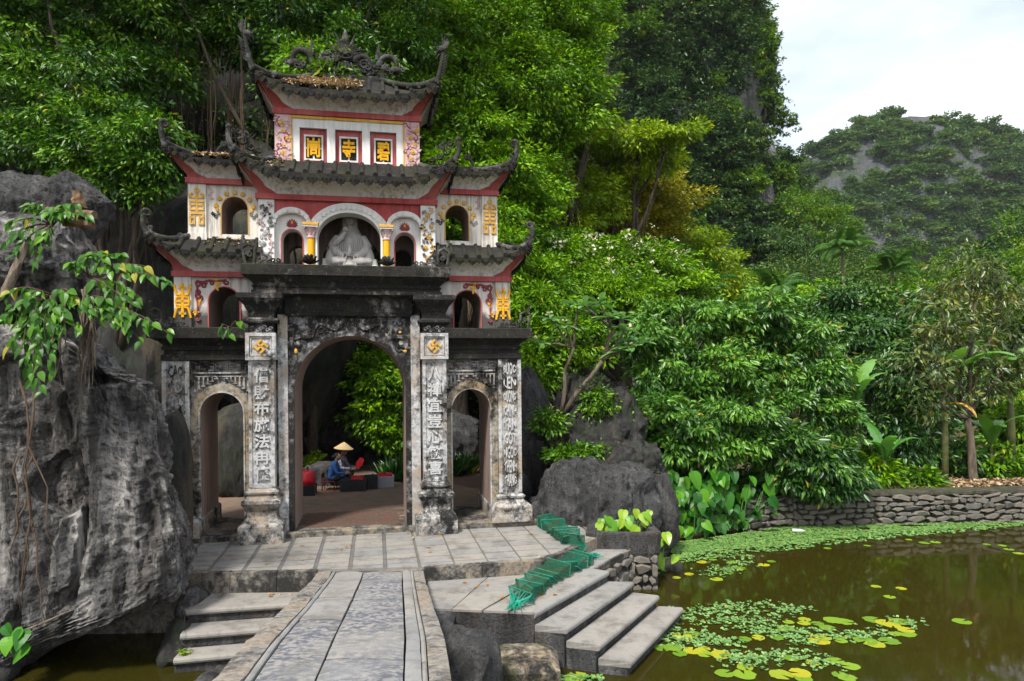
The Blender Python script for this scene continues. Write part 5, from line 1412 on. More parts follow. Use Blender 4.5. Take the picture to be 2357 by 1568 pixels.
# ------------------------------------------------------------ foliage
LF={}
LF['fig']=m_leaf('leaf_fig',(0.018,0.060,0.004),(0.050,0.150,0.006),(0.150,0.30,0.008),0.24,0.03,0.4)
LF['jungle']=m_leaf('leaf_jungle',(0.036,0.100,0.003),(0.095,0.225,0.004),(0.225,0.42,0.005),0.30,0.02,0.4)
LF['lime']=m_leaf('leaf_lime',(0.10,0.19,0.005),(0.21,0.33,0.007),(0.36,0.46,0.012),0.42,0.02)
LF['olive']=m_leaf('leaf_olive',(0.12,0.135,0.005),(0.25,0.24,0.008),(0.40,0.35,0.012),0.40,0.02)
LF['mango']=m_leaf('leaf_mango',(0.026,0.085,0.008),(0.052,0.160,0.014),(0.145,0.32,0.030),0.28,0.04,0.4)
LF['mangod']=m_leaf('leaf_mango_dark',(0.012,0.050,0.008),(0.034,0.110,0.014),(0.10,0.23,0.026),0.30,0.04,0.4)
LF['dusty']=m_leaf('leaf_dusty',(0.040,0.068,0.016),(0.092,0.140,0.038),(0.22,0.22,0.035),0.30,0.04)
LF['cliff']=m_leaf('leaf_cliff',(0.016,0.046,0.012),(0.042,0.100,0.020),(0.10,0.175,0.026),0.28,0.02,0.4,0.5)
LF['cliffl']=m_leaf('leaf_cliff_light',(0.036,0.095,0.005),(0.085,0.190,0.007),(0.20,0.33,0.010),0.36,0.02,0.4,0.45)
LF['hill']=m_leaf('leaf_hill',(0.026,0.070,0.014),(0.060,0.140,0.022),(0.13,0.21,0.028),0.28,0.02,0.4,0.5)
LF['vine']=m_leaf('leaf_vine',(0.018,0.080,0.005),(0.045,0.160,0.006),(0.17,0.36,0.010),0.42,0.025,0.4)
LF['taro']=m_leaf('leaf_taro',(0.010,0.080,0.008),(0.028,0.150,0.010),(0.110,0.32,0.012),0.40,0.02,0.4)
LF['tarolight']=m_leaf('leaf_taro_light',(0.07,0.24,0.006),(0.13,0.34,0.008),(0.26,0.42,0.01),0.42,0.03)
LF['banana']=m_leaf('leaf_banana',(0.030,0.13,0.018),(0.075,0.25,0.030),(0.17,0.38,0.04),0.42,0.10,0.3)
LF['bananadry']=m_leaf('leaf_banana_dry',(0.35,0.16,0.008),(0.48,0.24,0.012),(0.30,0.17,0.05),0.40,0.04)
LF['palm']=m_leaf('leaf_palm',(0.022,0.075,0.018),(0.050,0.140,0.026),(0.12,0.25,0.02),0.34,0.02)
LF['grass']=m_leaf('leaf_grass',(0.018,0.080,0.014),(0.042,0.150,0.022),(0.11,0.27,0.03),0.30,0.06)
LF['dry']=m_leaf('leaf_dry',(0.16,0.09,0.045),(0.34,0.23,0.13),(0.55,0.43,0.29),0.15,0.03)
LF['weed']=m_leaf('leaf_weed',(0.06,0.16,0.035),(0.13,0.27,0.065),(0.24,0.38,0.10),0.20,0.08)
LF['pad']=m_leaf('leaf_pad',(0.10,0.20,0.018),(0.17,0.28,0.022),(0.33,0.32,0.02),0.15,0.05,0.3)
def unit(a): return a/np.maximum(np.linalg.norm(a,axis=1,keepdims=True),1e-9)
def leaf_mesh(name,P,D,N,L,W,tint,mat,bend=0.14,fold=0.12,diamond=0.42,old=True):
    """one mesh of n folded leaves; P base points, D axes, N face normals"""
    n=len(P); D=unit(D); Sd=unit(np.cross(D,N)); U=np.cross(Sd,D)
    L=np.broadcast_to(np.asarray(L,float),(n,))[:,None]; W=np.broadcast_to(np.asarray(W,float),(n,))[:,None]
    mid=P+D*L*diamond
    v=np.empty((n,4,3)); v[:,0]=P; v[:,1]=mid-Sd*W*0.5+U*W*fold; v[:,2]=P+D*L-U*L*bend; v[:,3]=mid+Sd*W*0.5+U*W*fold
    idx=(np.arange(n)*4)[:,None]; f=np.concatenate([idx+np.array([[0,3,2]]),idx+np.array([[0,2,1]])],1).reshape(-1)
    me=bpy.data.meshes.new(name)
    me.vertices.add(n*4); me.vertices.foreach_set('co',v.ravel())
    me.loops.add(n*6); me.loops.foreach_set('vertex_index',f.astype(np.int32))
    me.polygons.add(n*2); me.polygons.foreach_set('loop_start',np.arange(n*2,dtype=np.int32)*3)
    at_=me.attributes.new('tint','FLOAT','FACE'); at_.data.foreach_set('value',np.repeat(np.where(rng.random(n)<0.012,1.0,np.clip(tint,0,0.92)) if old else np.clip(tint,0,1),2).astype(np.float32))
    me.materials.append(mat); me.update(calc_edges=True)
    return me
def rdir(n):
    a=rng.normal(size=(n,3)); return unit(a)
def crown(blobs,ncl,cr,per,L,ratio=0.42,droop=0.5,tvar=0.22,tbase=0.45,shell=0.55,up=0.8,flat=0.42):
    """leaf arrays for a crown made of ellipsoids [(centre, radii)], leaves gathered in sprays"""
    wts=np.array([r[0]*r[2]+r[1]*r[2]+r[0]*r[1] for c,r in blobs]); wts/=wts.sum()
    ks=rng.choice(len(blobs),ncl,p=wts)
    C=np.array([blobs[k][0] for k in ks],float); Rr=np.array([blobs[k][1] for k in ks],float)
    d=rdir(ncl); rad=shell+(1-shell)*rng.random(ncl)**0.6; rad*=1+0.20*rng.normal(size=ncl)
    cc=C+d*Rr*rad[:,None]
    out=unit(d/np.maximum(Rr,1e-3))
    ct=rng.normal(size=ncl)*tvar
    m=ncl*per
    cj=np.repeat(cc,per,0); oj=np.repeat(out,per,0); tj=np.repeat(ct,per)
    ld=rdir(m); ld[:,2]*=flat
    sc=np.repeat(cr*(0.6+0.8*rng.random(ncl)),per)
    P=cj+ld*(sc*np.sqrt(rng.random(m)))[:,None]
    D=unit(ld)*0.8+oj*0.45+rdir(m)*0.45; D[:,2]-=droop*rng.random(m)*1.4
    N=oj*0.5+rdir(m)*0.85; N[:,2]+=up*0.75
    Ls=L*(0.5+0.9*rng.random(m)); T=tbase+tj+0.22*rng.normal(size=m)
    return P,D,N,Ls,Ls*ratio,T
def limb_mb(mb,a,b,r0,r1,seed,wig=0.12,n=7):
    a=Vector(a); b=Vector(b); L=(b-a).length; pts=[]; rad=[]
    for i in range(n+1):
        t=i/n; p=a.lerp(b,t)
        k=L*wig*math.sin(math.pi*t)
        p+=Vector((noise.noise(Vector((seed,t*2,0))),noise.noise(Vector((seed,t*2,5))),noise.noise(Vector((seed,t*2,9)))*0.6+0.25))*k
        pts.append(p); rad.append(lerp(r0,r1,t))
    mb.tube(pts,rad,7); return pts
def PB(*bl):
    """survey blobs (u, v, distance, half width, half height in photo units) -> world ellipsoids"""
    o=[]
    for u,v,Y,ru,rv in bl:
        c=at(u,v,Y); k=Y/FPX; o.append((tuple(c),(ru*k,(ru+rv)*0.45*k,rv*k)))
    return o
def tree(name,label,base,blobs,leaf,ncl,cr,per,L,r0=0.18,bark='bark',group=None,cat='tree',twigs=10,trunks=1,**k):
    base=Vector(base); root=empty(name,base); tag(root,label,cat,group)
    P,D,N,Ls,W,T=crown(blobs,ncl,cr,per,L,**k)
    obj('crown',leaf_mesh('crown',P-np.array(base),D,N,Ls,W,T,LF[leaf]),root)
    mb=MB(); cs=[Vector(c)-base for c,r in blobs]; seed=random.random()*90
    mid=sum(cs,Vector())/len(cs); fork=Vector((mid.x*0.55,mid.y*0.55,max(0.5,mid.z*0.45)))
    limb_mb(mb,(0,0,-0.2),fork,r0,r0*0.7,seed)
    for i,c in enumerate(cs):
        pts=limb_mb(mb,fork,c,r0*0.55,r0*0.12,seed+i*3.3)
        for j in range(max(1,twigs//len(cs))):
            r=blobs[i][1]; e=c+Vector((random.gauss(0,.5)*r[0],random.gauss(0,.5)*r[1],random.gauss(0.1,.5)*r[2]))
            limb_mb(mb,pts[random.randint(3,6)],e,r0*0.14,r0*0.03,seed+j*1.7+i,n=5)
    mb.obj('trunk',M[bark],root,smooth=True)
    return root
# ---- figs and jungle trees round the gate
FIG=dict(ratio=0.40,droop=0.75,up=0.7)  # tbase of the fig trees is lowered to put deep shade into the leaves
f1=tree('fig_tree','dense dark fig tree draped over the cliff above the big limestone slab',(-10.2,19.5,0),PB((60,110,17.5,130,120),(210,50,18.5,150,90),(190,190,17,160,110),(330,90,18.5,130,110),(50,270,16.5,110,90),(440,50,19.5,140,80),(-60,60,17.5,120,140),(370,180,18.5,80,60),(100,-130,17,220,80)),'fig',480,0.50,120,0.145,0.16,tbase=0.36,**FIG)  # last blob, above the view, is added to shade the cliff
f2=tree('fig_tree','low fig with drooping sprays reaching towards the upturned side roof',(-9.6,17.2,0),PB((250,285,15.8,105,70),(320,330,15.3,80,55),(190,350,15.6,90,60),(280,420,15.4,85,45),(340,385,15.3,60,40),(120,330,16,70,60),(210,390,15.6,70,40),(330,450,15.2,50,18)),'fig',240,0.42,110,0.135,0.2,tbase=0.48,**FIG)
f3=tree('fig_tree','hanging-root fig spreading over the top of the gate',(-5.8,20.0,0),PB((570,50,19.5,140,85),(700,80,19,140,100),(860,40,20.5,150,90),(680,190,18.8,80,60),(790,150,18.8,110,65),(930,130,20,90,80),(640,-140,19,220,90),(300,-160,18,260,90),(900,-150,19,200,90)),'fig',540,0.50,120,0.145,0.16,tbase=0.40,**FIG)  # blobs above the view are added canopy that keeps skylight off the cliff
f3b=tree('climbing_fig','leafy fig branch lying over the ridge of the top roof',(-5.0,15.4,0.1),PB((690,150,14.2,50,40),(740,135,13.8,50,40),(765,170,13.4,32,22),(705,195,13.7,40,25)),'jungle',70,0.30,60,0.125,0.05,tbase=0.5,**FIG)
JG=dict(ratio=0.42,droop=0.5)
f4=tree('jungle_tree','tall bright green tree rising behind the dragon-crested roof',(-1.5,23.5,0),PB((1010,70,22,130,90),(1120,90,23,140,110),(1180,200,23,150,100),(1060,200,21.5,110,90),(980,230,21,70,80),(1090,10,24,140,70)),'jungle',430,0.62,132,0.155,0.35,**JG)
f5=tree('jungle_tree','tall lime-green tree whose crown leans out towards the karst cliff',(2.8,26.0,0),PB((1250,60,24.5,120,90),(1330,110,25,60,90),(1290,210,24.5,95,100),(1230,300,24,110,80),(1350,40,26,55,60),(1200,-20,25,140,70),(1360,190,25,30,40)),'jungle',360,0.62,132,0.16,0.3,tbase=0.58,**JG)
f6=tree('jungle_tree','mid-height tree filling the space beside the upturned side roofs',(0.4,21.0,0),PB((1080,320,21,100,80),(1150,420,21,100,85),(1230,420,22.5,80,70),(1110,520,20.5,90,70),(1040,430,20,60,80),(1220,510,21.5,70,60),(1160,600,19.5,60,80)),'jungle',360,0.55,140,0.15,0.22,tbase=0.46,**JG)
f7=tree('lime_tree','lime-leaved tree with a branch reaching across the foot of the karst cliff',(4.2,27.5,0),PB((1330,320,26,80,50),(1400,330,26,80,40),(1480,320,25.5,80,28),(1550,305,25.2,50,18),(1300,380,26,70,60),(1400,400,27,60,40),(1330,450,26,80,60),(1290,500,25.5,70,50),(1380,470,26.5,60,50),(1460,380,26.5,80,35),(1530,345,25.8,50,25)),'lime',330,0.55,120,0.17,0.22,**JG)
f8=tree('olive_tree','yellow-olive tree with thin dark limbs below the karst cliff',(5.0,29.5,0),PB((1430,440,28.5,90,50),(1510,450,29,80,60),(1440,520,28.5,100,55),(1530,510,29.5,60,50),(1370,500,28.5,60,60)),'olive',300,0.55,90,0.15,0.22,shell=0.35,ratio=0.5,droop=0.2,bark='bark')
f9=tree('lime_tree','yellow-green tree standing behind the fan palms',(8.6,30,0),PB((1600,590,31,70,60),(1640,640,31,60,60),(1570,560,31,60,35),(1660,690,31,45,40)),'lime',190,0.55,100,0.17,0.2,**JG)
f10=tree('flowering_tree','bright green tree dotted with small pale blossoms above the frangipani',(3.6,22.5,0),PB((1290,600,22.5,100,60),(1400,610,23,110,60),(1500,620,23.5,100,60),(1350,680,21.5,100,60),(1470,690,21.5,90,55),(1230,660,20.5,80,70),(1570,680,24,70,60)),'jungle',460,0.5,116,0.145,0.2,tbase=0.56,**JG)
f11=tree('garden_tree','dark-trunked garden tree seen through the great arch',(-3.45,20.3,0),PB((870,880,20.3,60,60),(860,960,20,50,45),(900,1000,20,40,35),(860,830,21,70,50),(920,900,20.5,50,80)),'jungle',210,0.35,56,0.16,0.13,**JG)
f11b=tree('garden_tree','second garden tree behind the great arch, half hidden by the jamb',(-2.5,20.8,0),PB((905,1010,20.6,45,40),(940,950,20.6,50,60)),'fig',90,0.35,56,0.16,0.10,**JG)
f12=tree('understorey_shrub','shadowy shrub under the trees behind the outer column',(1.6,19.0,0),PB((1210,760,18.5,60,70),(1260,720,18.5,60,60),(1230,850,17.5,50,60),(1330,780,18,60,60),(1280,800,18,70,60)),'jungle',200,0.42,90,0.14,0.08,cat='shrub',tbase=0.4,**JG)
f13=tree('understorey_shrub','low ferny shrub growing on the dark boulders',(2.6,15.7,0.6),PB((1400,1010,15.3,50,25),(1340,1040,14.6,50,15),(1300,1050,14.5,40,14),(1260,970,14.7,30,25),(1420,960,15.6,60,50),(1370,930,15.2,40,40),(1440,1060,14.8,30,30)),'fig',330,0.24,50,0.10,0.03,cat='shrub',tbase=0.55,**JG)
MG=dict(ratio=0.36,droop=0.8,up=0.6,tvar=0.27)
s1=tree('mango_tree','glossy long-leaved tree with pale new leaves beside the frangipani',(4.2,18.6,-0.15),PB((1480,780,17.9,60,50),(1570,730,18.1,75,42),(1660,750,18.3,75,45),(1560,830,17.9,80,50),(1660,850,17.8,75,45),(1500,880,17.8,60,50),(1600,910,17.7,60,40)),'mango',165,0.42,120,0.175,0.14,bark='barkpale',tbase=0.55,**MG)
s2=tree('mango_tree','broad long-leaved tree overhanging the middle of the far bank',(6.2,18.4,-0.15),PB((1760,720,18.5,80,48),(1850,780,18.6,75,50),(1770,830,18.2,80,50),(1880,870,18.1,70,50),(1720,920,17.8,75,45),(1830,940,17.7,80,50),(1930,960,17.7,55,45)),'mango',175,0.42,120,0.175,0.15,bark='barkpale',tbase=0.46,**MG)
s3=tree('mango_tree','low dark long-leaved tree drooping over the pond wall',(6.4,17.6,-0.15),PB((1720,1000,17.1,90,40),(1810,1030,17.0,80,50),(1880,1060,16.9,70,45),(1940,1080,17.0,45,35),(1830,1100,16.9,70,30),(1900,1120,16.8,60,20)),'mangod',135,0.42,110,0.20,0.13,bark='barkpale',tbase=0.5,**MG)
s4=tree('mango_tree','young bright-leaved tree leaning from the bank over the elephant ears',(4.5,16.9,-0.2),PB((1600,970,16.7,75,35),(1700,940,16.6,65,30),(1560,1030,16.6,70,35),(1660,1040,16.5,60,28),(1720,1020,16.5,55,24),(1520,950,16.8,50,40)),'mango',95,0.38,110,0.18,0.10,bark='barkpale',tbase=0.6,**MG)
s5=tree('dark_shrub','shadowed shrub behind the elephant ears under the leaning tree',(4.0,16.9,-0.2),PB((1470,1000,17.2,70,70),(1520,1090,17.3,80,50),(1600,1100,17.4,80,40),(1690,1120,17.4,60,25)),'mangod',230,0.3,46,0.2,0.07,cat='shrub',tbase=0.35,**MG)
s6=tree('longan_tree','dark round-crowned tree on the far bank behind the banana plants',(11.5,23.0,-0.1),PB((1960,700,23,90,40),(2050,710,23,80,45),(2000,780,22,100,60),(2090,790,21.5,60,60),(1930,790,22,60,50),(2050,850,21,80,60)),'mangod',300,0.52,90,0.20,0.2,tbase=0.55,**MG)
s7=tree('longan_tree','bright-topped tree behind the palms on the far bank',(12.8,26,-0.1),PB((2100,690,25,50,40),(1900,700,25,60,40),(1860,740,24,60,50)),'jungle',130,0.5,100,0.18,0.2,**MG)
s8=tree('coffee_tree','sparse grey-green tree with yellowing leaves behind the pond wall',(12.75,18.9,-0.12),PB((2240,630,19,90,60),(2170,710,19,75,60),(2300,700,19,75,80),(2220,790,18.8,90,70),(2130,850,18.6,80,60),(2330,830,19,60,80),(2250,880,18.7,80,50),(2150,930,18.5,60,40),(2130,780,18.8,60,60)),'dusty',190,0.40,24,0.20,0.12,bark='barkpale',shell=0.25,ratio=0.32,droop=1.0,up=0.4,twigs=50)
s9=tree('coffee_tree','thin many-stemmed shrub under the sparse tree by the wall',(10.8,19.5,-0.12),PB((2080,900,19.3,60,60),(2050,980,19.2,60,50),(2110,1020,19.2,60,50),(2060,860,19.5,70,50)),'mangod',120,0.40,50,0.18,0.07,bark='barkpale',shell=0.3,twigs=20,tbase=0.4,**MG)
for i,(u,v,Y,sz,ll,lb) in enumerate(((2300,1080,19.6,60,'jungle','low green shrub between the tree stems behind the wall'),(2190,1060,19.8,50,'mangod','dark low shrub behind the sparse tree stems'),(2350,980,20.4,60,'jungle','leafy shrub at the far end of the pond wall'),(2010,1090,18.2,45,'jungle','small leafy shrub beside the little banana plant'),(2120,1110,18.3,28,'jungle','tiny sapling standing on the leaf litter behind the wall'))):
    p=at(u,v,Y); tree('bank_shrub',lb,(p.x,p.y,-0.15),PB((u,v,Y,sz,sz*0.8)),ll,60,0.3,40,0.2,0.04,cat='shrub',**MG)
for i,(bl,lf,lb) in enumerate(((PB((2120,960,26,90,60),(2200,900,27,90,70),(2150,1050,25,80,40)),'mangod','dark garden tree filling the gap behind the sparse tree'),(PB((2290,900,27,90,80),(2360,950,26,70,80),(2300,1030,25,80,40)),'jungle','bright garden tree behind the banana plants'),(PB((2030,930,25,70,70),(1990,1010,23,60,50),(2060,1040,23,60,40)),'jungle','leafy garden tree behind the little banana plant'))):
    c=sum((Vector(c_) for c_,r_ in bl),Vector())/3; tree('garden_tree',lb,(c.x,c.y,-0.1),bl,lf,170,0.5,80,0.19,0.1,group='garden trees behind the bank',**MG)
# hanging roots under the figs
def hang(root,u,v0,v1,Y,r,n=1):
    for i in range(n):
        uu=u+random.gauss(0,7); Yy=Y+random.gauss(0,0.25)
        a=at(uu,v0+random.uniform(-15,15),Yy); b=at(uu+random.gauss(0,6),v1+random.uniform(-40,30),Yy)
        sd=random.random()*50; pts=[]
        for k in range(9):
            t=k/8; p=a.lerp(b,t); p+=Vector((noise.noise(Vector((sd,t*3,0))),noise.noise(Vector((sd,t*3,4))),0))*0.16*math.sin(math.pi*min(1,t+0.1)); pts.append(p-root.location)
        MB().tube(pts,[r*random.uniform(0.5,1.5)]*8+[r*0.3],5).obj('aerial_root',M['vine'],root,smooth=True)
random.seed(21)
for (u,v0,v1,Y,n) in ((400,60,300,18.6,3),(470,120,480,19,5),(490,150,560,19,6),(530,160,470,19.3,5),(545,200,560,19,6),(560,60,470,18.9,4),(610,180,420,19.4,4),(640,150,330,19.2,3),(590,330,560,20,4),(440,260,520,19.3,4),(420,340,600,19.5,4),(720,180,330,18.6,2),(180,440,560,16.5,4),(230,430,600,16.5,5),(300,440,560,16.4,4),(340,440,700,16.8,4),(265,440,620,16.5,4)):
    hang(f3 if u>395 else f2,u,v0,v1,Y,0.012,n)
for (u,v0,v1,Y,n) in ((860,700,1000,20.5,4),(890,720,1010,20.6,4),(1090,650,750,18.3,5),(1220,480,560,21.3,4)):
    hang(f11 if u<1000 else f6,u,v0,v1,Y,0.025,n)
# pale blossoms of the flowering tree, one mass of specks
b=PB((1290,580,22,100,50),(1400,590,22.4,110,50),(1500,600,23,100,50))
P,D,N,Ls,W,T=crown(b,170,0.12,4,0.10,ratio=0.9,shell=0.95,droop=0.0)
stuff(obj('blossom',leaf_mesh('blossom',P-np.array(f10.location),D,N,Ls,W,T,m_leaf('petal_pale',(0.55,0.55,0.40),(0.65,0.65,0.5),(0.7,0.6,0.4),0.3,0.03)),f10))

# ---- trees on the cliffs: a few crown shapes, copied
def crown_proto(leaf,seed,n=130,per=44,L=0.30,**k):
    bl=[((random.gauss(0,.38),random.gauss(0,.38),0.75+random.gauss(0,.25)),(0.55+.2*random.random(),0.55,0.42+.15*random.random())) for _ in range(4)]
    P,D,N,Ls,W,T=crown(bl,n,0.17,per,L,**k)
    return leaf_mesh('crown',P,D,N,Ls,W,T,LF[leaf])
def trunk_proto():
    mb=MB(); limb_mb(mb,(0,0,-0.5),(0.05,0,0.7),0.07,0.03,random.random()*9)
    for i in range(4): limb_mb(mb,(0.04,0,0.45),(random.gauss(0,.4),random.gauss(0,.4),0.95),0.03,0.008,i*3.1)
    return mb.mesh('trunk',M['bark'],True)
random.seed(5)
CP={'dark':[crown_proto('cliff',i,L=0.125,ratio=0.5,tbase=0.42) for i in range(5)],'light':[crown_proto('cliffl',i,L=0.125,ratio=0.5) for i in range(4)],'hill':[crown_proto('hill',i,90,30,0.17,ratio=0.6) for i in range(5)],'olive':[crown_proto('olive',i,L=0.12,ratio=0.5,tbase=0.25) for i in range(2)],'valley':[crown_proto('cliffl',i,170,80,0.05,ratio=0.5,tbase=0.30) for i in range(3)],'vlight':[crown_proto('cliffl',i,170,80,0.05,ratio=0.5,tbase=0.42) for i in range(3)],'vdark':[crown_proto('cliff',i,170,80,0.05,ratio=0.5) for i in range(3)]}
TP=[trunk_proto() for _ in range(3)]
def planted(name,label,cat,group,kind,p,s,sz=1.0,trunk=True):
    r=empty(name,p,random.uniform(0,6.28)); r.scale=(s,s,s*sz); tag(r,label,cat,group)
    obj('crown',random.choice(CP[kind]),r)
    if trunk: obj('trunk',random.choice(TP),r)
    return r
def vis(p,margin=60):
    """is the point inside the photograph's field, with a margin"""
    u=1178+FPX*p[0]/p[1]; v=857-FPX*(p[2]-CAMH)/p[1]
    return -margin<u<2357+margin and -margin<v<1568
def kmask(p): return noise.noise(Vector((p.x*0.17,p.y*0.17,p.z*0.09)))+0.6*noise.noise(Vector((p.x*0.36,p.y*0.36,p.z*0.22)))
def hmask(p): return 0.24+0.45*noise.noise(Vector((p.x*0.035,p.y*0.035,p.z*0.06)))+0.9*noise.noise(Vector((p.x*0.09,p.y*0.09,p.z*0.13)))
cnt=0; tries=0
KP=[]
while cnt<270 and tries<6000:
    tries+=1
    u,v=random.random(),random.random()**0.9
    p=karst(u,v)
    if p[1]>88 or not vis(p,120) or p[2]<0: continue
    if kmask(Vector(p))<0.04: continue
    if any((p[0]-q[0])**2+(p[1]-q[1])**2+(p[2]-q[2])**2<3.2 for q in KP): continue
    KP.append(p)
    right=p[0]>27; kind='light' if (right and random.random()<0.55) or random.random()<0.16 else 'dark'
    if random.random()<0.04: kind='olive'
    s=random.uniform(1.5,3.0)*(1.25 if p[2]<14 else 1.0)
    lb=('large ' if s>2.5 else 'small ' if s<1.95 else 'bushy ')+{'dark':'dark green','light':'bright green','olive':'yellowish'}[kind]+' tree clinging '+('to the foot of the karst cliff' if p[2]<12 else 'halfway up the wall of the karst cliff' if p[2]<26 else 'high on the wall of the karst cliff')
    planted('cliff_tree',lb,'tree','trees on the karst cliff',kind,(p[0],p[1]+0.3,p[2]-0.7*s*0.5),s,0.9)
    cnt+=1
def carpet(name,fn,n,L,leaf,cond,label,zoff=0.25,clump=9,cr=0.9):
    """small growth that covers a rock face, too much to count"""
    P=[];out=[]
    while len(P)<n:
        u,v=random.random(),random.random(); p=Vector(fn(u,v))
        if not cond(p): continue
        e=1e-3; a=Vector(fn(u+e,v))-p; b_=Vector(fn(u,v+e))-p; nn=a.cross(b_)
        if nn.length<1e-12: continue
        nn.normalize()
        if nn.y>0: nn=-nn
        for _ in range(clump):
            P.append(p+Vector((random.gauss(0,cr),random.gauss(0,cr*0.5),random.gauss(0,cr)))+nn*random.uniform(0.0,zoff)); out.append(nn)
    P=np.array([tuple(x) for x in P]); O=np.array([tuple(x) for x in out]); m=len(P)
    D=O*0.5+rdir(m)*0.7; D[:,2]-=0.4; N=O*0.6+rdir(m)*0.5; N[:,2]+=0.6
    Ls=L*(0.6+0.8*rng.random(m)); tc=np.repeat(rng.normal(size=m//clump+1)*0.2,clump)[:m]
    return stuff(obj(name,leaf_mesh(name,P,D,N,Ls,Ls*0.5,0.42+tc+0.15*rng.normal(size=m),LF[leaf])),label,'plants')
carpet('cliff_growth',karst,92000,0.44,'cliff',lambda p: p.y<88 and vis(p,80) and kmask(p)>0.09,'creepers and ferns covering the karst cliff',0.6,10,0.9)
carpet('hill_growth',hill,62000,0.95,'hill',lambda p: p.y<275 and vis(p,40) and hmask(p)>-0.02,'low scrub covering the far hill',1.0,8,1.2)
carpet('creeper_growth',cliff_left,22000,0.18,'fig',lambda p: vis(p,60) and noise.noise(Vector((p.x*0.35,p.y*0.3,p.z*0.35)))>0.02,'creepers on the shaded cliff behind the gate',0.5,10,0.35)
cnt=0; HP=[]; tries=0
while cnt<280 and tries<9000:
    tries+=1
    p=hill(random.random(),random.random()*0.5)
    if not vis(p,40): continue
    if hmask(Vector(p))<-0.05: continue
    if any((p[0]-q[0])**2+(p[1]-q[1])**2+(p[2]-q[2])**2<22 for q in HP): continue
    HP.append(p); s=random.uniform(2.6,5.2)
    planted('hill_tree',('small' if s<3.3 else 'large' if s>4.4 else 'rounded')+' bushy tree '+('on the lower slope' if p[2]<45 else 'on the upper slope' if p[2]<78 else 'along the skyline')+' of the far rocky hill','tree','trees on the far hill','hill',(p[0],p[1],p[2]-0.5*s*0.5),s,0.8,False); cnt+=1
# the bare leaning tree on the skyline
p=Vector(hill(0.37,0.44)); r=empty('bare_tree',p); tag(r,'thin bare tree standing on the skyline of the far hill','tree')
mb=MB()
for i in range(5): limb_mb(mb,(0,0,-1),(random.uniform(-3,3),0,random.uniform(5,8)),0.22,0.06,i*2.2)
mb.obj('trunk',M['barkpale'],r)
# valley trees at the foot of the karst
random.seed(9)
VL_=['leafy tree next to the palm by the utility pole','dark tree between the karst foot and the short areca palm','dark tree at the corner of the karst cliff behind the tall areca palm','dark tree standing behind the crown of the tall areca palm','leafy tree under the trunk of the tall areca palm','tree between the tall areca palm and the far hill','leafy tree below the notch between karst and hill','dark tree behind the sunken areca palm','light-topped tree beside the dark sunken areca palm','leafy tree behind the shoulder of the sparse coffee tree','dark round tree directly behind the top of the sparse coffee tree','big dark tree on the rise below the far hill rocks','dark spreading tree at the end of the valley beyond the bananas','light tree at the foot of the dark rise','light tree hugging the karst foot behind the long-leaved trees','leafy tree beneath the dark rise behind the coffee tree','dark tree against the lowest flank of the karst cliff','light tree on the bright lower shoulder of the karst cliff','light tree at the bulging edge of the karst cliff','dark tree crowning the rise below the hill','dark tree in the notch between karst and hill','leafy tree at the mouth of the notch']
VT=[(1700,720,40,4.2,'valley'),(1760,700,44,3.4,'dark'),(1850,650,50,4.2,'dark'),(1900,630,54,4.0,'dark'),(1840,715,46,3.2,'valley'),(1980,680,56,3.6,'dark'),(2010,660,58,3.4,'valley'),(2090,680,54,3.4,'dark'),(2130,670,52,3.4,'light'),(2180,670,50,3.2,'valley'),(2250,650,50,3.6,'dark'),(2330,600,50,4.6,'dark'),(2380,620,46,5.2,'dark'),(2300,680,46,3.6,'light'),(1640,760,38,3.8,'light'),(2200,680,44,4.0,'valley'),(1895,580,62,4.4,'dark'),(1865,510,66,4.2,'light'),(1850,450,70,4.0,'light'),(2380,540,56,5.0,'dark'),(1950,640,60,4.0,'dark'),(2060,660,62,3.6,'valley')]
for (u,v,Y,s,k),lb in zip(VT,VL_):
    p=at(u,v,Y); z=max(0.0,p.z-1.1*s)
    planted('valley_tree',lb,'tree','trees in the valley',{'light':'vlight','dark':'vdark','valley':'valley'}[k],(p.x,p.y,z),s,(p.z-z+0.45*s)/(1.35*s))
# ------------------------------------------------------------ plants with leaves large enough to tell apart
def gp(u,v,z):
    d=ray(u,v); t=(z-CAMH)/d.z; return Vector((d.x*t,t,z))
def shape_leaf(name,half,mat,tint,cup=0.25,arch=0.30,mid=0.02,segs=None):
    """leaf from its half outline [(x,y)], axis +Y, face +Z"""
    vs=[];fs=[]
    for x,y in half:
        z=-arch*y*y
        vs+= [(0,y,z-mid),(-x,y,z+cup*x),(x,y,z+cup*x)]
    for i in range(len(half)-1):
        a=3*i;b=3*(i+1); fs+=[(a,b,b+1,a+1),(a,a+2,b+2,b)]
    me=bpy.data.meshes.new(name); me.from_pydata(vs,[],fs); me.materials.append(mat)
    at_=me.attributes.new('tint','FLOAT','FACE'); at_.data.foreach_set('value',[tint]*len(fs)); me.update(); return me
OV=[(0.0,0.0),(0.16,0.10),(0.25,0.30),(0.25,0.48),(0.17,0.70),(0.07,0.88),(0.0,1.0)]
HEART=[(0.0,0.0),(0.20,-0.10),(0.34,0.02),(0.40,0.20),(0.36,0.42),(0.25,0.66),(0.11,0.88),(0.0,1.0)]
LONG=[(0.0,0.0),(0.05,0.1),(0.11,0.35),(0.15,0.6),(0.13,0.82),(0.05,0.96),(0.0,1.0)]
VL=[shape_leaf('leaf',OV,LF['vine'],t_,arch=a_) for t_,a_ in ((0.25,.3),(0.45,.4),(0.6,.25),(0.8,.35),(0.97,.3))]
TLV=[shape_leaf('leaf',HEART,LF['taro'],t_,cup=0.15,arch=a_) for t_,a_ in ((0.2,.25),(0.4,.35),(0.55,.2),(0.7,.3),(0.95,.25))]
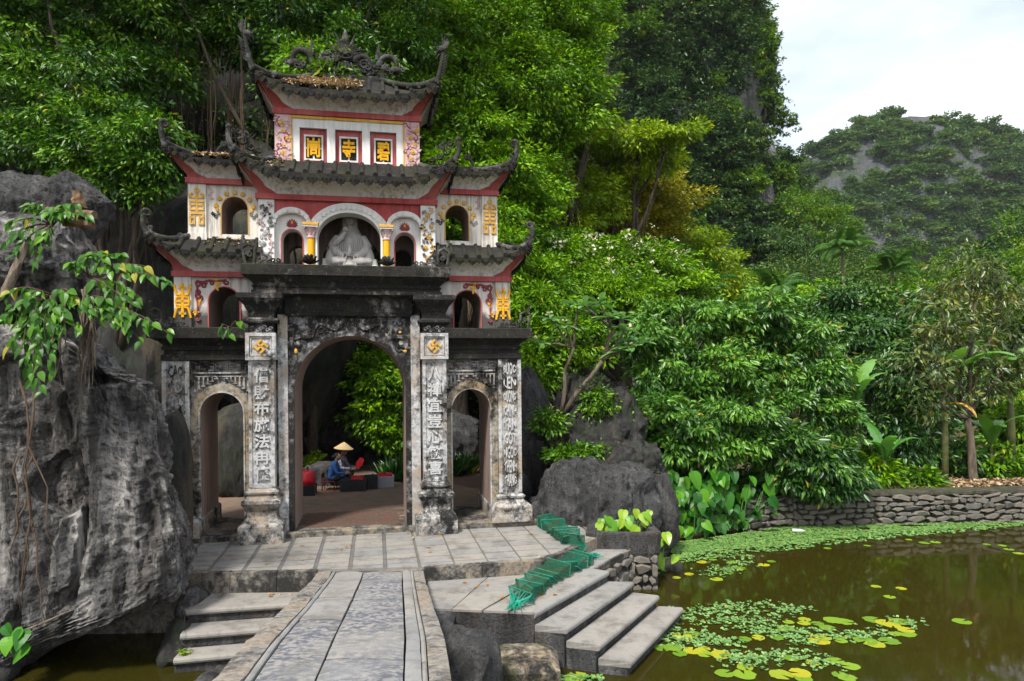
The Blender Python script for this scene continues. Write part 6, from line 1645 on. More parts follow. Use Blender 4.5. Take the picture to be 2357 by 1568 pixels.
TLL=[shape_leaf('leaf',HEART,LF['tarolight'],t_,cup=0.15,arch=a_) for t_,a_ in ((0.2,.25),(0.6,.35),(0.9,.2))]
LF['frangi']=m_leaf('leaf_frangipani',(0.05,0.15,0.035),(0.11,0.26,0.07),(0.20,0.38,0.12),0.35,0.06,0.35)
FL=[shape_leaf('leaf',LONG,LF['frangi'],t_,cup=0.3,arch=a_) for t_,a_ in ((0.5,.2),(0.7,.3),(0.85,.15))]
def put(me,root,P,D,N,L,name='leaf'):
    D=Vector(D).normalized(); N=Vector(N); X=D.cross(N).normalized(); Z=X.cross(D)
    m=Matrix(((X.x,D.x,Z.x,0),(X.y,D.y,Z.y,0),(X.z,D.z,Z.z,0),(0,0,0,1)))
    o=obj(name,me,root); o.matrix_local=Matrix.Translation(Vector(P)-root.location)@m@Matrix.Diagonal((L,L,L,1)); return o
def leafy_vine(label,origin,ends,Y0,leafL,nper,seed):
    random.seed(seed); o=at(*origin,Y0); root=empty('climbing_vine',o); tag(root,label,'vine','leafy vines on the limestone')
    st=MB()
    for (u,v,dy) in ends:
        e=at(u,v,Y0+dy); m=o.lerp(e,0.5)+Vector((random.gauss(0,.1),-0.12-random.random()*0.15,0.18))
        path=[(o*(1-t)**2+m*2*t*(1-t)+e*t*t)-o for t in np.linspace(0,1,9)]
        st.tube(path,[0.014-0.0011*i for i in range(9)],5)
        for k in range(nper):
            t=0.30+0.70*(k+0.5)/nper; p=o*(1-t)**2+m*2*t*(1-t)+e*t*t
            d=(e-o).normalized(); side=(1 if k%2 else -1)
            D=Vector((d.x*0.5+side*random.uniform(.1,.7),-random.uniform(.2,.8),-random.uniform(0.2,1.0)+d.z*0.2))
            N=Vector((random.gauss(0,.35),-random.uniform(.3,1.0),random.uniform(.5,1.1)))
            L=leafL*random.uniform(0.7,1.15)
            put(random.choice(VL[:3] if random.random()<0.85 else VL),root,p+Vector((random.gauss(0,.03),random.gauss(0,.03),0)),D,N,L)
    st.obj('stem',M['vine'],root)
    return root
leafy_vine('bright leafy vine among the dead wood on top of the rock',(120,520),[(15,525,0),(55,480,0),(90,470,-.1),(185,470,-.1),(210,500,-.1),(35,590,-.2),(95,580,-.2),(150,500,-.1),(120,490,0),(20,560,-.1),(80,620,-.3)],9.3,0.15,11,1)
leafy_vine('leafy vine arching from the rock towards the gate roof',(205,640),[(385,650,-.2),(345,615,-.1),(290,585,0),(240,580,0),(180,610,-.1),(300,700,-.2),(330,690,-.1)],9.0,0.17,12,2)
leafy_vine('leafy vine hanging in front of the mouth of the gap beside the slab',(210,700),[(350,750,-.2),(390,770,-.1),(310,740,-.2),(270,700,-.2),(330,790,-.2),(260,740,-.2)],8.9,0.16,11,3)
leafy_vine('thick leafy vine draped down the face of the great slab',(120,680),[(10,740,-.3),(60,700,-.3),(165,690,-.3),(215,720,-.3),(30,800,-.3),(90,770,-.4),(150,760,-.4),(190,760,-.4),(60,830,-.4),(120,820,-.4),(20,680,-.2),(75,880,-.45),(95,910,-.5),(130,860,-.45)],8.9,0.17,13,4)
leafy_vine('sprig of vine growing from the side cornice of the gate',(530,755),[(520,765,-.1),(545,750,-.1),(532,780,-.15)],11.9,0.20,2,5)
# roots and dead wood on the slab
random.seed(33)
rt=empty('fig_roots',at(190,700,9.0)); tag(rt,'bundle of pale fig roots running down the great slab','roots')
for i in range(16):
    u0=random.choice((150,185,200,205,215)); a=at(u0+random.gauss(0,8),690+random.uniform(-30,30),9.1); b_=at(u0-10+random.gauss(0,12),random.uniform(800,980),8.85)
    pts=[a.lerp(b_,t)+Vector((noise.noise(Vector((i,t*4,0)))*.06,noise.noise(Vector((i,t*4,5)))*.04,0))-rt.location for t in np.linspace(0,1,9)]
    MB().tube(pts,[0.018-0.0015*k for k in range(9)],5).obj('root',M['barkpale'],rt,smooth=True)
rt=empty('fig_roots',at(60,1250,8.7)); tag(rt,'tangle of brown roots hanging down the cleft at the edge of the slab','roots')
for i in range(6):
    a=at(60+random.gauss(0,14),random.choice((880,1050,1150)),8.75); b_=at(60+random.gauss(0,30),random.uniform(1250,1440),8.6)
    pts=[a.lerp(b_,t)+Vector((noise.noise(Vector((i+30,t*4,0)))*.12,noise.noise(Vector((i+30,t*4,5)))*.06,0))-rt.location for t in np.linspace(0,1,9)]
    MB().tube(pts,[0.016-0.0013*k for k in range(9)],5).obj('root',M['vine'],rt,smooth=True)
def wood(label,a,b,r,seed,mat='barkpale'):
    a=Vector(a); b=Vector(b); mb=MB(); pts=[]; 
    rings=[]; n=14
    d=(b-a).normalized(); x=d.orthogonal().normalized(); y=d.cross(x)
    for i in range(n+1):
        t=i/n; c=a.lerp(b,t)
        rings.append([c+(x*math.cos(an)+y*math.sin(an))*r*(1+0.35*noise.noise(Vector((math.cos(an)*1.6+seed,math.sin(an)*1.6,t*5))))*(1.1-0.35*t)-a for an in [2*math.pi*j/12 for j in range(12)]])
    mb.loft(rings); o=mb.obj('dead_wood',M[mat],smooth=True,sharp=40); o.location=a; return tag(o,label,'wood')
M['wood']=m_rock('rotten_wood',base=(0.20,0.125,0.07),light=(0.36,0.26,0.16),dark=(0.03,0.018,0.012),brown=(0.22,0.12,0.05),sc=4,vs=0.5)
wood('short rotten stump standing on the rock beside the vine',at(182,480,9.6),at(178,440,9.6),0.085,1,'wood')
wood('broken rotten log lying across the top of the rock',at(110,490,9.5),at(218,495,9.3),0.075,2,'wood')
wood('pale peeling log leaning on the face of the rock block',at(10,680,9.0),at(62,560,9.1),0.06,3)
wood('crumbling brown wood chunk hanging over the rock edge',at(150,510,9.3),at(215,520,9.2),0.06,4,'wood')
wood('brown stick wedged against the foot of the great slab',at(60,1450,8.6),at(165,1405,8.5),0.014,5)
# elephant ears along the bank
def taro(label,base,n,spread,leaves,hmin,hmax,L,seed,group='elephant-ear plants by the pond',lean=(0,-1)):
    random.seed(seed); base=Vector(base); root=empty('taro_plant',base); tag(root,label,'plant',group); st=MB()
    for i in range(n):
        x=random.gauss(0,spread); y=random.gauss(0,spread*0.45); h=random.uniform(hmin,hmax)
        p=base+Vector((x,y,h)); f=base+Vector((x*0.7,y*0.7+0.05,0))
        st.tube([f-base,(f+p)/2-base+Vector((0,0.03,0.03)),p-base],[0.014,0.010,0.007],5)
        D=Vector((random.gauss(0,.5)+lean[0],lean[1]*random.uniform(.3,1.0),-random.uniform(.4,1.2))); N=Vector((random.gauss(0,.3),-random.uniform(.5,1),random.uniform(.4,1)))
        put(random.choice(leaves),root,p,D,N,L*random.uniform(.65,1.2))
    st.obj('stalk',m_plain('taro_stalk%d'%seed,(0.06,0.16,0.03),0.6),root); return root
TB=[(1490,1240,'leafy elephant-ear clump next to the fluted boulder'),(1540,1250,'elephant-ear clump at the edge of the floating weed beside the boulder'),(1590,1245,'elephant-ear clump below the leaning tree'),(1640,1235,'dense elephant-ear clump in the middle of the bank'),(1690,1225,'elephant-ear clump beneath the drooping long-leaved tree'),(1735,1222,'elephant-ear clump near the start of the stone wall'),(1765,1215,'last elephant-ear clump, against the end of the stone wall')]
for i,(u,v,lb) in enumerate(TB):
    p=gp(u,v,-0.88)+Vector((0,0.42,0.1)); taro(lb,p,64 if i else 48,0.38,TLV,0.06,1.0 if i<5 else 0.75,0.26,40+i)
for i in range(4):
    u=(1500,1560,1620,1680)[i]; p=at(u,1150,16.2); taro(['tall elephant-ear plant at the back beside the fluted boulder','tall elephant-ear plant in the shade of the leaning trunk','tall elephant-ear plant behind the dense clump','tall elephant-ear plant under the dark shrub'][i],(p.x,p.y,-0.35),24,0.40,TLV,0.3,1.0,0.36,60+i)
taro('bright yellow-green taro growing out of the stone planter',(2.0,12.85,-0.02),24,0.28,TLL,0.08,0.40,0.21,50)
taro('yellow-green taro trailing down beside the planter to the water',(2.72,12.9,-0.55),18,0.14,TLL,0.0,0.62,0.22,51)
taro('small green taro at the foot of the great slab',at(42,1500,8.5)-Vector((0,0,0.05)),6,0.12,TLV,0.12,0.38,0.22,52)
# banana plants
def banana_leaf(L,W,bend,mat,tint,tear=0.3,seed=0,an0=75):
    rnd=random.Random(seed); vs=[];fs=[];n=18
    an=R(an0); p=Vector((0,0,0)); pts=[]
    for i in range(n+1):
        pts.append(p.copy()); p+=Vector((0,math.cos(an),math.sin(an)))*(L/n); an-=bend/n*(0.4+1.2*i/n)
    for i,q in enumerate(pts):
        t=i/n; w=W*max(0.0,math.sin(math.pi*min(1,(t*0.92+0.06)))**0.6)*(1 if t>0.10 else 0.05)
        for s_ in (-1,1):
            j=w*(1-tear*rnd.random()*(i%3==0))
            vs+=[(0,q.y,q.z),(s_*j*0.55,q.y+0.02,q.z+0.10*j),(s_*j,q.y+0.05*L*0.2,q.z-0.12*j)]
    for i in range(n):
        for s_ in range(2):
            a=6*i+3*s_; b=a+6
            if s_: fs+=[(a,a+1,b+1,b),(a+1,a+2,b+2,b+1)]
            else: fs+=[(a,b,b+1,a+1),(a+1,b+1,b+2,a+2)]
    me=bpy.data.meshes.new('leaf'); me.from_pydata(vs,[],fs); me.materials.append(LF[mat]); at_=me.attributes.new('tint','FLOAT','FACE'); at_.data.foreach_set('value',[tint]*len(fs)); me.update(); return me
BLV=[banana_leaf(1.0,0.14,b_,'banana',t_,0.35,i) for i,(b_,t_) in enumerate(((1.0,.4),(1.7,.55),(2.3,.35),(1.3,.8),(2.0,.65)))]
BDRY=banana_leaf(1.0,0.13,1.75,'bananadry',0.5,0.7,9,15)
def banana(label,base,h,L,n,seed,dry=0,r=0.09):
    random.seed(seed); base=Vector(base); root=empty('banana_plant',base); tag(root,label,'plant','banana plants on the far bank')
    MB().tube([(0,0,-0.1),(0.02,0,h*0.5),(0.0,0.02,h)],[r,r*0.85,r*0.5],9).obj('stem',m_plain('banana_stem%d'%seed,(0.16,0.17,0.06),0.7,0.5,6),root,smooth=True)
    for i in range(n):
        o=obj('leaf',random.choice(BLV),root); s=L*random.uniform(.75,1.1)
        o.matrix_local=Matrix.Translation((0,0,h*random.uniform(.9,1.0)))@Matrix.Rotation(2*math.pi*i/n+random.gauss(0,.3),4,'Z')@Matrix.Diagonal((s,s,s,1))
    for i in range(dry):
        o=obj('leaf',BDRY,root); o['label']='dry yellow hanging leaf'
        o.matrix_local=Matrix.Translation((0,0,h*0.85))@Matrix.Rotation(math.pi+(-0.55 if i else 0.45)+random.uniform(-.1,.1),4,'Z')@Matrix.Diagonal((L*.32,L*.5,L*.5,1))
    return root
banana('young banana plant with paddle leaves beside the long-leaved tree',(9.35,18.6,-0.15),2.3,1.5,7,71)
banana('small banana plant growing right behind the pond wall',(9.75,17.9,-0.15),0.75,1.25,6,72,r=0.06)
banana('tall banana plant with wide leaves and one dry orange leaf',(11.95,18.9,-0.12),2.5,2.1,7,73,1,0.10)
banana('banana plant at the far end of the wall with a drooping dry leaf',(14.3,19.6,-0.12),2.6,2.3,8,74,1,0.12)
banana('banana plant half hidden behind the sparse tree stems',(11.3,20.8,-0.12),2.2,2.0,7,75,1,0.10)
banana('low banana sucker under the sparse tree',(13.6,19.4,-0.12),1.0,1.4,6,76,0,0.06)
# palms
def frond(seed,L=1.0,fan=False):
    rnd=random.Random(seed); P=[];D=[];N=[];Ls=[];T=[]; an=R(55); p=Vector((0,0,0)); n=26
    for i in range(n):
        p=p+Vector((0,math.cos(an),math.sin(an)))*(L/n); an-=R(105)/n
        t=i/n
        if t<0.12: continue
        for s_ in (-1,1):
            P.append(tuple(p)); D.append((s_*1.0,0.75*(0.4+t),-0.35+0.1*rnd.random())); N.append((0,0.2,1)); Ls.append(L*0.36*(0.45+math.sin(math.pi*min(1,t*0.9+0.1)))*0.75); T.append(0.4+0.35*rnd.random())
    Ls=np.array(Ls)
    return leaf_mesh('frond',np.array(P),np.array(D),np.array(N),Ls,Ls*0.11,np.array(T),LF['palm'],0.25,0.1)
FR=[frond(i) for i in range(4)]
def palm(label,top,h,L,n,seed):
    random.seed(seed); top=Vector(top); base=top-Vector((0,0,h)); root=empty('areca_palm',base); tag(root,label,'palm')
    MB().tube([(0,0,0),(0.05,0,h*0.5),(0,0,h)],[0.13,0.10,0.08],8).obj('trunk',M['barkpale'],root,smooth=True)
    for i in range(n):
        o=obj('frond',random.choice(FR),root); s=L*random.uniform(.85,1.1)
        o.matrix_local=Matrix.Translation((0,0,h))@Matrix.Rotation(2*math.pi*i/n+random.gauss(0,.2),4,'Z')@Matrix.Rotation(random.uniform(-.5,.75),4,'X')@Matrix.Diagonal((s,s,s,1))
palm('tall areca palm with a clear grey trunk in the valley',at(1938,575,40),6.0,1.9,13,1)
palm('short areca palm at the foot of the karst cliff',at(1790,680,34),4.5,1.9,13,2)
palm('dark areca palm half sunk among the valley trees',at(2052,625,44),5.0,1.9,12,3)
palm('areca palm showing above the flowering tree',at(1560,590,28),5.0,1.3,11,4)
palm('areca palm beside the concrete utility pole',at(1622,660,27),4.0,1.3,11,5)
# frangipani on the rocks
random.seed(8)
fb=at(1300,950,15.1); root=empty('frangipani_tree',fb); tag(root,'frangipani with bare forked branches and white blossoms growing on the rocks','tree')
mb=MB(); tips=[]
def br(a,b,r0,r1): limb_mb(mb,a-fb,b-fb,r0,r1,random.random()*40,0.10,6)
f0=at(1300,930,15.1); j1=at(1385,830,15.0); j2=at(1320,800,15.1); j3=at(1410,760,14.9)
br(fb,j1,0.06,0.045); br(fb+Vector((-.1,0,0)),j2,0.05,0.035); br(j1,j3,0.04,0.03)
for s_,e in ((j2,(1265,735,15.1)),(j2,(1330,700,15.0)),(j2,(1300,750,15.2)),(j3,(1345,705,14.8)),(j3,(1380,700,14.9)),(j3,(1400,730,14.7)),(j1,(1440,760,14.7)),(j1,(1470,790,15.1)),(j1,(1450,800,14.8)),(j1,(1420,810,14.9)),(j2,(1240,790,15.0)),(j3,(1360,725,15.0)),(j1,(1430,735,14.9))):
    p=at(*e); br(s_,p,0.03,0.016); tips.append(p)
mb.obj('trunk',M['barkpale'],root,smooth=True)
pm=m_plain('frangipani_petal',(0.72,0.66,0.42),0.5,0.2)
for i,p in enumerate(tips):
    for k in range(10):
        an=2*math.pi*k/10+random.gauss(0,.2); put(random.choice(FL),root,p,(math.cos(an),math.sin(an),random.uniform(-.1,.7)),(0,0,1),random.uniform(.34,.50))
    if i%2==0:
        fm=MB()
        for k in range(4): fm.merge(MB().blob(p-fb+Vector((random.gauss(0,.05),random.gauss(0,.05),0.08+random.random()*.07)),(0.035,0.035,0.022),7,5))
        fm.obj('flower_cluster',pm,root)
# ------------------------------------------------------------ pond plants
K6=lambda x,y: ((1700+x/1.9975)*0.8184,(1350+y/1.9975)*0.8184)
PADS=[(325,940),(385,940),(415,975),(490,968),(560,950),(550,980),(660,980),(440,885),(480,870),(800,900),(870,890),(975,890),(1120,780),(1030,797),(1120,803),(1195,810),(1280,798),(1350,802),(1015,838),(1245,830),(1215,885),(1210,907),(1310,888),(1325,912),(1390,890),(1450,902),(1525,925),(1590,912),(1500,790),(1570,808),(1655,805),(1640,830),(1700,842),(1680,862),(1625,877),(665,1085),(800,1060),(780,1092),(980,1085),(1040,1010),(1100,1087),(1160,1035),(1120,1115),(1380,1050),(1300,1020),(1362,1110),(1295,1078),(1860,350),(1800,355),(1700,338),(1470,370),(930,465),(890,478),(630,558),(470,535),(400,550),(1600,655),(1530,605),(1670,612),(1250,388),(2240,375),(2260,392),(2320,412),(2005,795),(2150,365),(540,463),(600,445),(720,468),(770,500),(690,520)]
def pad_mesh(seed,tint):
    rnd=random.Random(seed); n=22; vs=[(0,0,0.0)]; fs=[]
    for i in range(n+1):
        a=R(12)+R(336)*i/n; r=1+0.05*rnd.gauss(0,1)*(0<i<n); vs.append((r*math.cos(a),r*math.sin(a),0.015+0.02*rnd.random()))
    for i in range(n): fs.append((0,i+1,i+2))
    me=bpy.data.meshes.new('lily_pad'); me.from_pydata(vs,[],fs); me.materials.append(LF['pad']); at_=me.attributes.new('tint','FLOAT','FACE'); at_.data.foreach_set('value',[tint]*n); me.update(); return me
PM=[pad_mesh(i,t_) for i,t_ in enumerate((0.1,0.25,0.4,0.55,0.7,0.92))]
random.seed(14)
for x,y in PADS:
    p=gp(*K6(x,y),WZ); pm_=random.choice(PM); o=obj('lily_pad',pm_); s=random.uniform(.085,.15)*(0.8 if y<700 else 1)
    o.matrix_world=Matrix.Translation(p+Vector((random.gauss(0,.02),random.gauss(0,.03),random.uniform(0.006,0.012))))@Matrix.Rotation(random.uniform(0,6.28),4,'Z')@Matrix.Diagonal((s,s,s*0.5,1))
    tag(o,('yellowing' if pm_ is PM[5] else 'pale green' if pm_ in PM[2:5] else 'dark green')+(' lily pad floating alone on the open pond' if y<700 else ' lily pad in the weedy patch beyond the lowest step'),'lily pad','lily pads on the pond')
for u,v in ((1245,1552),(1330,1558),(1320,1563)):
    p=gp(u,v,WZ); o=obj('lily_pad',random.choice(PM)); o.matrix_world=Matrix.Translation(p+Vector((0,0,.008)))@Matrix.Rotation(random.uniform(0,6),4,'Z')@Matrix.Diagonal((.13,.13,.08,1)); tag(o,'lily pad floating in front of the cement block','lily pad','lily pads on the pond')
def weeds(name,pts,label,L=0.042):
    P=np.array([tuple(p) for p in pts]); m=len(P); k=5
    Pj=np.repeat(P,k,0); an=rng.random(m*k)*6.28
    D=np.stack([np.cos(an),np.sin(an),0.25+0*an],1); N=np.stack([0*an,0*an,1+0*an],1)+0.2*rng.normal(size=(m*k,3))
    Ls=L*(0.6+0.8*rng.random(m*k)); tt=np.repeat(0.5+0.25*rng.normal(size=m),k)+0.1*rng.normal(size=m*k)
    return stuff(obj(name,leaf_mesh(name,Pj+np.array([0,0,0.006]),D,N,Ls,Ls*0.85,tt,LF['weed'],-0.1,0.05,0.6)),label,'pond weed')
W=[(620,715),(740,715),(790,735),(520,790),(680,780),(760,785),(850,795),(1000,725),(960,750),(1070,720),(880,840),(960,855),(1060,850),(430,905),(520,905),(620,905),(680,920),(560,875),(1040,895),(1100,890),(1300,870),(760,1000),(720,1010),(830,1000),(930,1010),(1010,990),(1130,985),(1200,1040),(1520,858),(1680,800),(650,500),(600,530),(700,510),(640,440),(780,435),(750,470),(460,745),(380,845),(900,700),(620,740),(800,830),(380,920),(1180,860),(1420,880)]
pts=[]
for x,y in W:
    c=gp(*K6(x,y),WZ)
    for _ in range(30): pts.append(c+Vector((random.gauss(0,.15),random.gauss(0,.12),0)))
for x in range(16):
    c=gp(1100+18*x,1563,WZ)
    for _ in range(8): pts.append(c+Vector((random.gauss(0,.08),random.gauss(0,.05),0)))
weeds('water_weed',pts,'small floating rosettes among the lily pads')
lo=[(300,520),(430,455),(560,430),(760,395),(960,385),(1100,372),(1250,350),(1450,330),(1600,310),(1900,290),(2100,270),(2357,240)]
hi=[(285,385),(380,375),(600,345),(900,300),(960,280),(1060,262),(1500,243),(2000,222),(2357,212)]
LO=[gp(*K6(*q),WZ) for q in lo]; HI=[gp(*K6(*q),WZ) for q in hi]
lox=[(p.x,p.y) for p in LO]; hix=sorted((p.x,p.y) for p in HI)
pts=[]
while len(pts)<13000:
    x=random.uniform(2.7,14.5); y0=pl(x,sorted(lox)); y1=pl(x,hix)+0.25
    y=random.uniform(y0-0.25,y1)
    if y<y0+0.25*noise.noise(Vector((x*2.5,y*2.5,0)))+0.1 and random.random()<0.8: continue
    if noise.noise(Vector((x*1.7,y*3,7)))<-0.42: continue
    pts.append(Vector((x,y,WZ)))
weeds('floating_weed',pts,'carpet of small floating weed along the far bank',0.05)
# ------------------------------------------------------------ litter, grass, dead ferns
def scatter_leaves(name,pts,nrm,L,mat,label,flat=0.25,par=None):
    P=np.array([tuple(p) for p in pts]); m=len(P); off=np.array(par.location) if par else 0
    D=rdir(m); D[:,2]*=flat; N=np.tile(np.array(nrm,float),(m,1))+0.35*rng.normal(size=(m,3))
    Ls=L*(0.6+0.8*rng.random(m)); o=obj(name,leaf_mesh(name,P-off,D,N,Ls,Ls*0.45,rng.random(m),mat,0.2,0.2),par)
    return stuff(o,label,None if par else 'leaf litter')
def roof_pts(x0,x1,y0,y1,z0,z1,n):
    o=[]
    for _ in range(n):
        t=random.random(); o.append(GM@Vector((random.uniform(x0,x1),lerp(y0,y1,t),lerp(z0,z1,t**1.2)+0.03+random.random()*0.05)))
    return o
scatter_leaves('fallen_leaves',roof_pts(-0.95,0.25,0.02,0.42,8.38,8.66,800)+roof_pts(-1.2,-0.2,0.0,0.2,8.36,8.5,400),(0,-0.4,1),0.085,LF['dry'],'drift of dry leaves on the top roof')
scatter_leaves('fallen_leaves',roof_pts(-2.75,-1.75,0.0,0.45,6.95,7.08,1100),(0,-0.4,1),0.085,LF['dry'],'drift of dry leaves on the mossy upper side roof')
scatter_leaves('fallen_leaves',roof_pts(-2.6,-1.7,-0.05,0.15,5.30,5.48,60)+roof_pts(-1.6,-1.2,-0.2,0.1,6.75,6.95,120),(0,-0.4,1),0.08,LF['dry'],'scattered dry leaves on the lower roofs')
pts=[]
for _ in range(5200):
    x=random.uniform(7,16); y=pl(x,[(7,17.5),(16,18.1)])+abs(random.gauss(0,1.3)); pts.append(Vector((x,y,gheight(x,y)+0.015+random.random()*0.03)))
scatter_leaves('fallen_leaves',pts,(0,0,1),0.13,LF['dry'],'brown leaf litter on the bank behind the wall',0.3)
rk=[]
for _ in range(700):
    c=at(random.gauss(1260,38),random.uniform(880,1020),15.0); rk.append(c+Vector((0,random.uniform(-.5,-.2),0)))
BV=None
yl=[shape_leaf('fallen_leaf',OV,LF['dry'],0.6),shape_leaf('fallen_leaf',OV,LF['bananadry'],0.3),shape_leaf('fallen_leaf',OV,LF['bananadry'],0.0)]
random.seed(77)
for i in range(34):
    x,y=random.choice(((random.uniform(-4.8,-2.2),random.uniform(10.6,12.4)),(random.uniform(-2,0.6),random.uniform(11.0,13)),(random.uniform(-0.9,1.0),random.uniform(9.6,10.4)),(random.uniform(-4.4,-3.0),random.uniform(10.15,10.3))))
    z=0.012 if y>11 or x<-2.2 and y>10.5 else -0.185
    if x<-2.9 and y<10.34: z=-0.285
    if x>-1.2 and y<10.45: z=-0.185
    o=obj('fallen_leaf',random.choice(yl)); s=random.uniform(.06,.11); o.matrix_world=Matrix.Translation((x,y,z))@Matrix.Rotation(random.uniform(0,6.3),4,'Z')@Matrix.Diagonal((s,s,s,1))
    tag(o,'small yellow-brown leaf fallen on the paving','leaf','fallen leaves on the paving')
# edging grass behind the arch
pts=[];DD=[];
for _ in range(1500):
    t=random.random(); x=lerp(-3.3,-1.2,t)+random.gauss(0,.10); y=lerp(18.6,19.7,t)+random.gauss(0,.22); pts.append((x,y,0.08)); a=random.uniform(0,6.28); DD.append((math.cos(a)*.7,math.sin(a)*.7-0.25,1.0))
P=np.array(pts); n=len(P)
stuff(obj('edging_grass',leaf_mesh('edging_grass',P,np.array(DD),np.tile(np.array([[0,-1,.3]]),(n,1))+.3*rng.normal(size=(n,3)),0.62*(0.6+0.6*rng.random(n)),0.035,0.5+.2*rng.normal(size=n),LF['grass'],0.45,0.1,0.5)),'arching grass edging the path behind the great arch','grass')
# tuft beside the vendors
tree('small_bush','little yellow-green bush on the ledge behind the vendors',(-5.6,19.6,0.3),PB((722,1062,19.3,24,18)),'lime',26,0.12,30,0.10,0.02,cat='shrub',ratio=0.5)
p=at(432,1490,8.9); tree('step_sprig','tiny green sprig on the lowest step beside the bridge',(-4.38,9.1,-0.70),[((-4.38,9.05,-0.66),(0.07,0.05,0.03))],'lime',8,0.04,9,0.045,0.003,cat='plant',ratio=0.6)
# ------------------------------------------------------------ fishing traps on the terrace
t=NT('net_mesh')
co=t.n('ShaderNodeTexCoord',out='UV')
wv=t.noise(40,3,0.6)
d=t.n('ShaderNodeBsdfDiffuse',{'Color':t.mix(t.ramp(t.noise(5,4,0.6),[(0.4,0.0),(0.65,1.0)]),(0.012,0.135,0.088),(0.07,0.095,0.045))}); tl=t.n('ShaderNodeBsdfTranslucent',{'Color':(0.02,0.25,0.16,1)}); dm=t.n('ShaderNodeMixShader',{0:0.35,1:d,2:tl})
tr=t.n('ShaderNodeBsdfTransparent'); mxx=t.n('ShaderNodeMixShader',{0:t.ramp(wv,[(0.35,0.45),(0.65,0.74)]),1:tr,2:dm}); t.t.links.new(mxx,t.out.inputs[0]); M['net']=t.mat
M['netrope']=m_plain('net_rope',(0.012,0.27,0.18),0.7,0.35,20)
M['netwire']=m_plain('net_wire',(0.018,0.17,0.11),0.6,0.3,10)
def trap(label,path,w,h,seed):
    """folding fish trap: square wire frames joined by green netting, gathered into a tuft at each end"""
    random.seed(seed); path=[Vector(p) for p in path]; o=path[0].copy(); root=empty('fish_trap',o); tag(root,label,'fish trap','folding fish traps')
    cum=[0]
    for a,b in zip(path,path[1:]): cum.append(cum[-1]+(b-a).length)
    L=cum[-1]
    def pos(s):
        for i in range(len(path)-1):
            if s<=cum[i+1]+1e-6:
                f=(s-cum[i])/max(1e-6,cum[i+1]-cum[i]); return path[i].lerp(path[i+1],f),(path[i+1]-path[i]).normalized()
        return path[-1],(path[-1]-path[-2]).normalized()
    n=int(L/0.19); fr=[]
    for i in range(n+1):
        p,d=pos(L*i/n); d2=Vector((d.x,d.y,0)).normalized(); sd=Vector((-d2.y,d2.x,0)); lean=random.uniform(-0.4,1.15); tw=random.gauss(0,.4)
        u=(Vector((0,0,1))*math.cos(lean)+d2*math.sin(lean)); s2=(sd*math.cos(tw)+d2*math.sin(tw)).normalized()
        hh=h*random.uniform(.85,1.05); b=p-o+Vector((0,0,0.015))
        q=[b-s2*w/2,b+s2*w/2,b+s2*w/2+u*hh,b-s2*w/2+u*hh]; fr.append(q)
        mb=MB()
        for a_,b_ in zip(q,q[1:]+q[:1]): mb.tube([a_,b_],0.009,5)
        mb.obj('wire_frame',M['netwire'],root)
    mb=MB()
    for a_,b_ in zip(fr,fr[1:]):
        for j in range(4):
            k=(j+1)%4; m=[]
            for f in (0,.5,1):
                for g in (0,.33,.66,1):
                    p=(a_[j].lerp(a_[k],g)).lerp(b_[j].lerp(b_[k],g),f); c=sum(a_+b_,Vector())/8
                    if f==.5: p=p.lerp(c,0.16)
                    m.append(p)
            mb.add(m,[(r_*4+c_,r_*4+c_+1,(r_+1)*4+c_+1,(r_+1)*4+c_) for r_ in range(2) for c_ in range(3)])
    mb.obj('netting',M['net'],root,smooth=True)
    for e,(q,sgn) in enumerate(((fr[0],-1),(fr[-1],1))):
        p,d=pos(0 if e==0 else L); c=sum(q,Vector())/4; tip=p-o+d*sgn*0.30+Vector((0,0,0.035)); mb=MB()
        for i in range(46):
            a_=q[i%4].lerp(q[(i+1)%4],random.random()); k=tip+Vector((random.gauss(0,.03),random.gauss(0,.03),abs(random.gauss(0,.02))))
            e2=k+d*sgn*random.uniform(.08,.20)+Vector((random.gauss(0,.05),random.gauss(0,.05),-0.02))
            mb.tube([a_,a_.lerp(k,.6)+Vector((0,0,-.01)),k,Vector((e2.x,e2.y,max(0.012+p.z-o.z,e2.z)))],[0.003,0.006,0.007,0.004],4)
        mb.obj('gathered_end',M['netrope'],root)
SS=lambda x,y: ((1300+x/2.925)*0.8184,(1380+y/2.925)*0.8184)
trap('green folding fish trap draped over the corner of the terrace',[gp(*SS(690,285),0.0),gp(*SS(770,330),0.0),gp(*SS(860,395),0.02),gp(*SS(915,460),-0.02),gp(*SS(930,520),-0.15)],0.46,0.20,3)
trap('green folding fish trap lying across the paved landing',[gp(*SS(985,590),-0.19),gp(*SS(900,630),-0.19),gp(*SS(780,690),-0.19),gp(*SS(660,745),-0.19),gp(*SS(580,810),-0.19),gp(*SS(490,900),-0.19)],0.48,0.18,4)
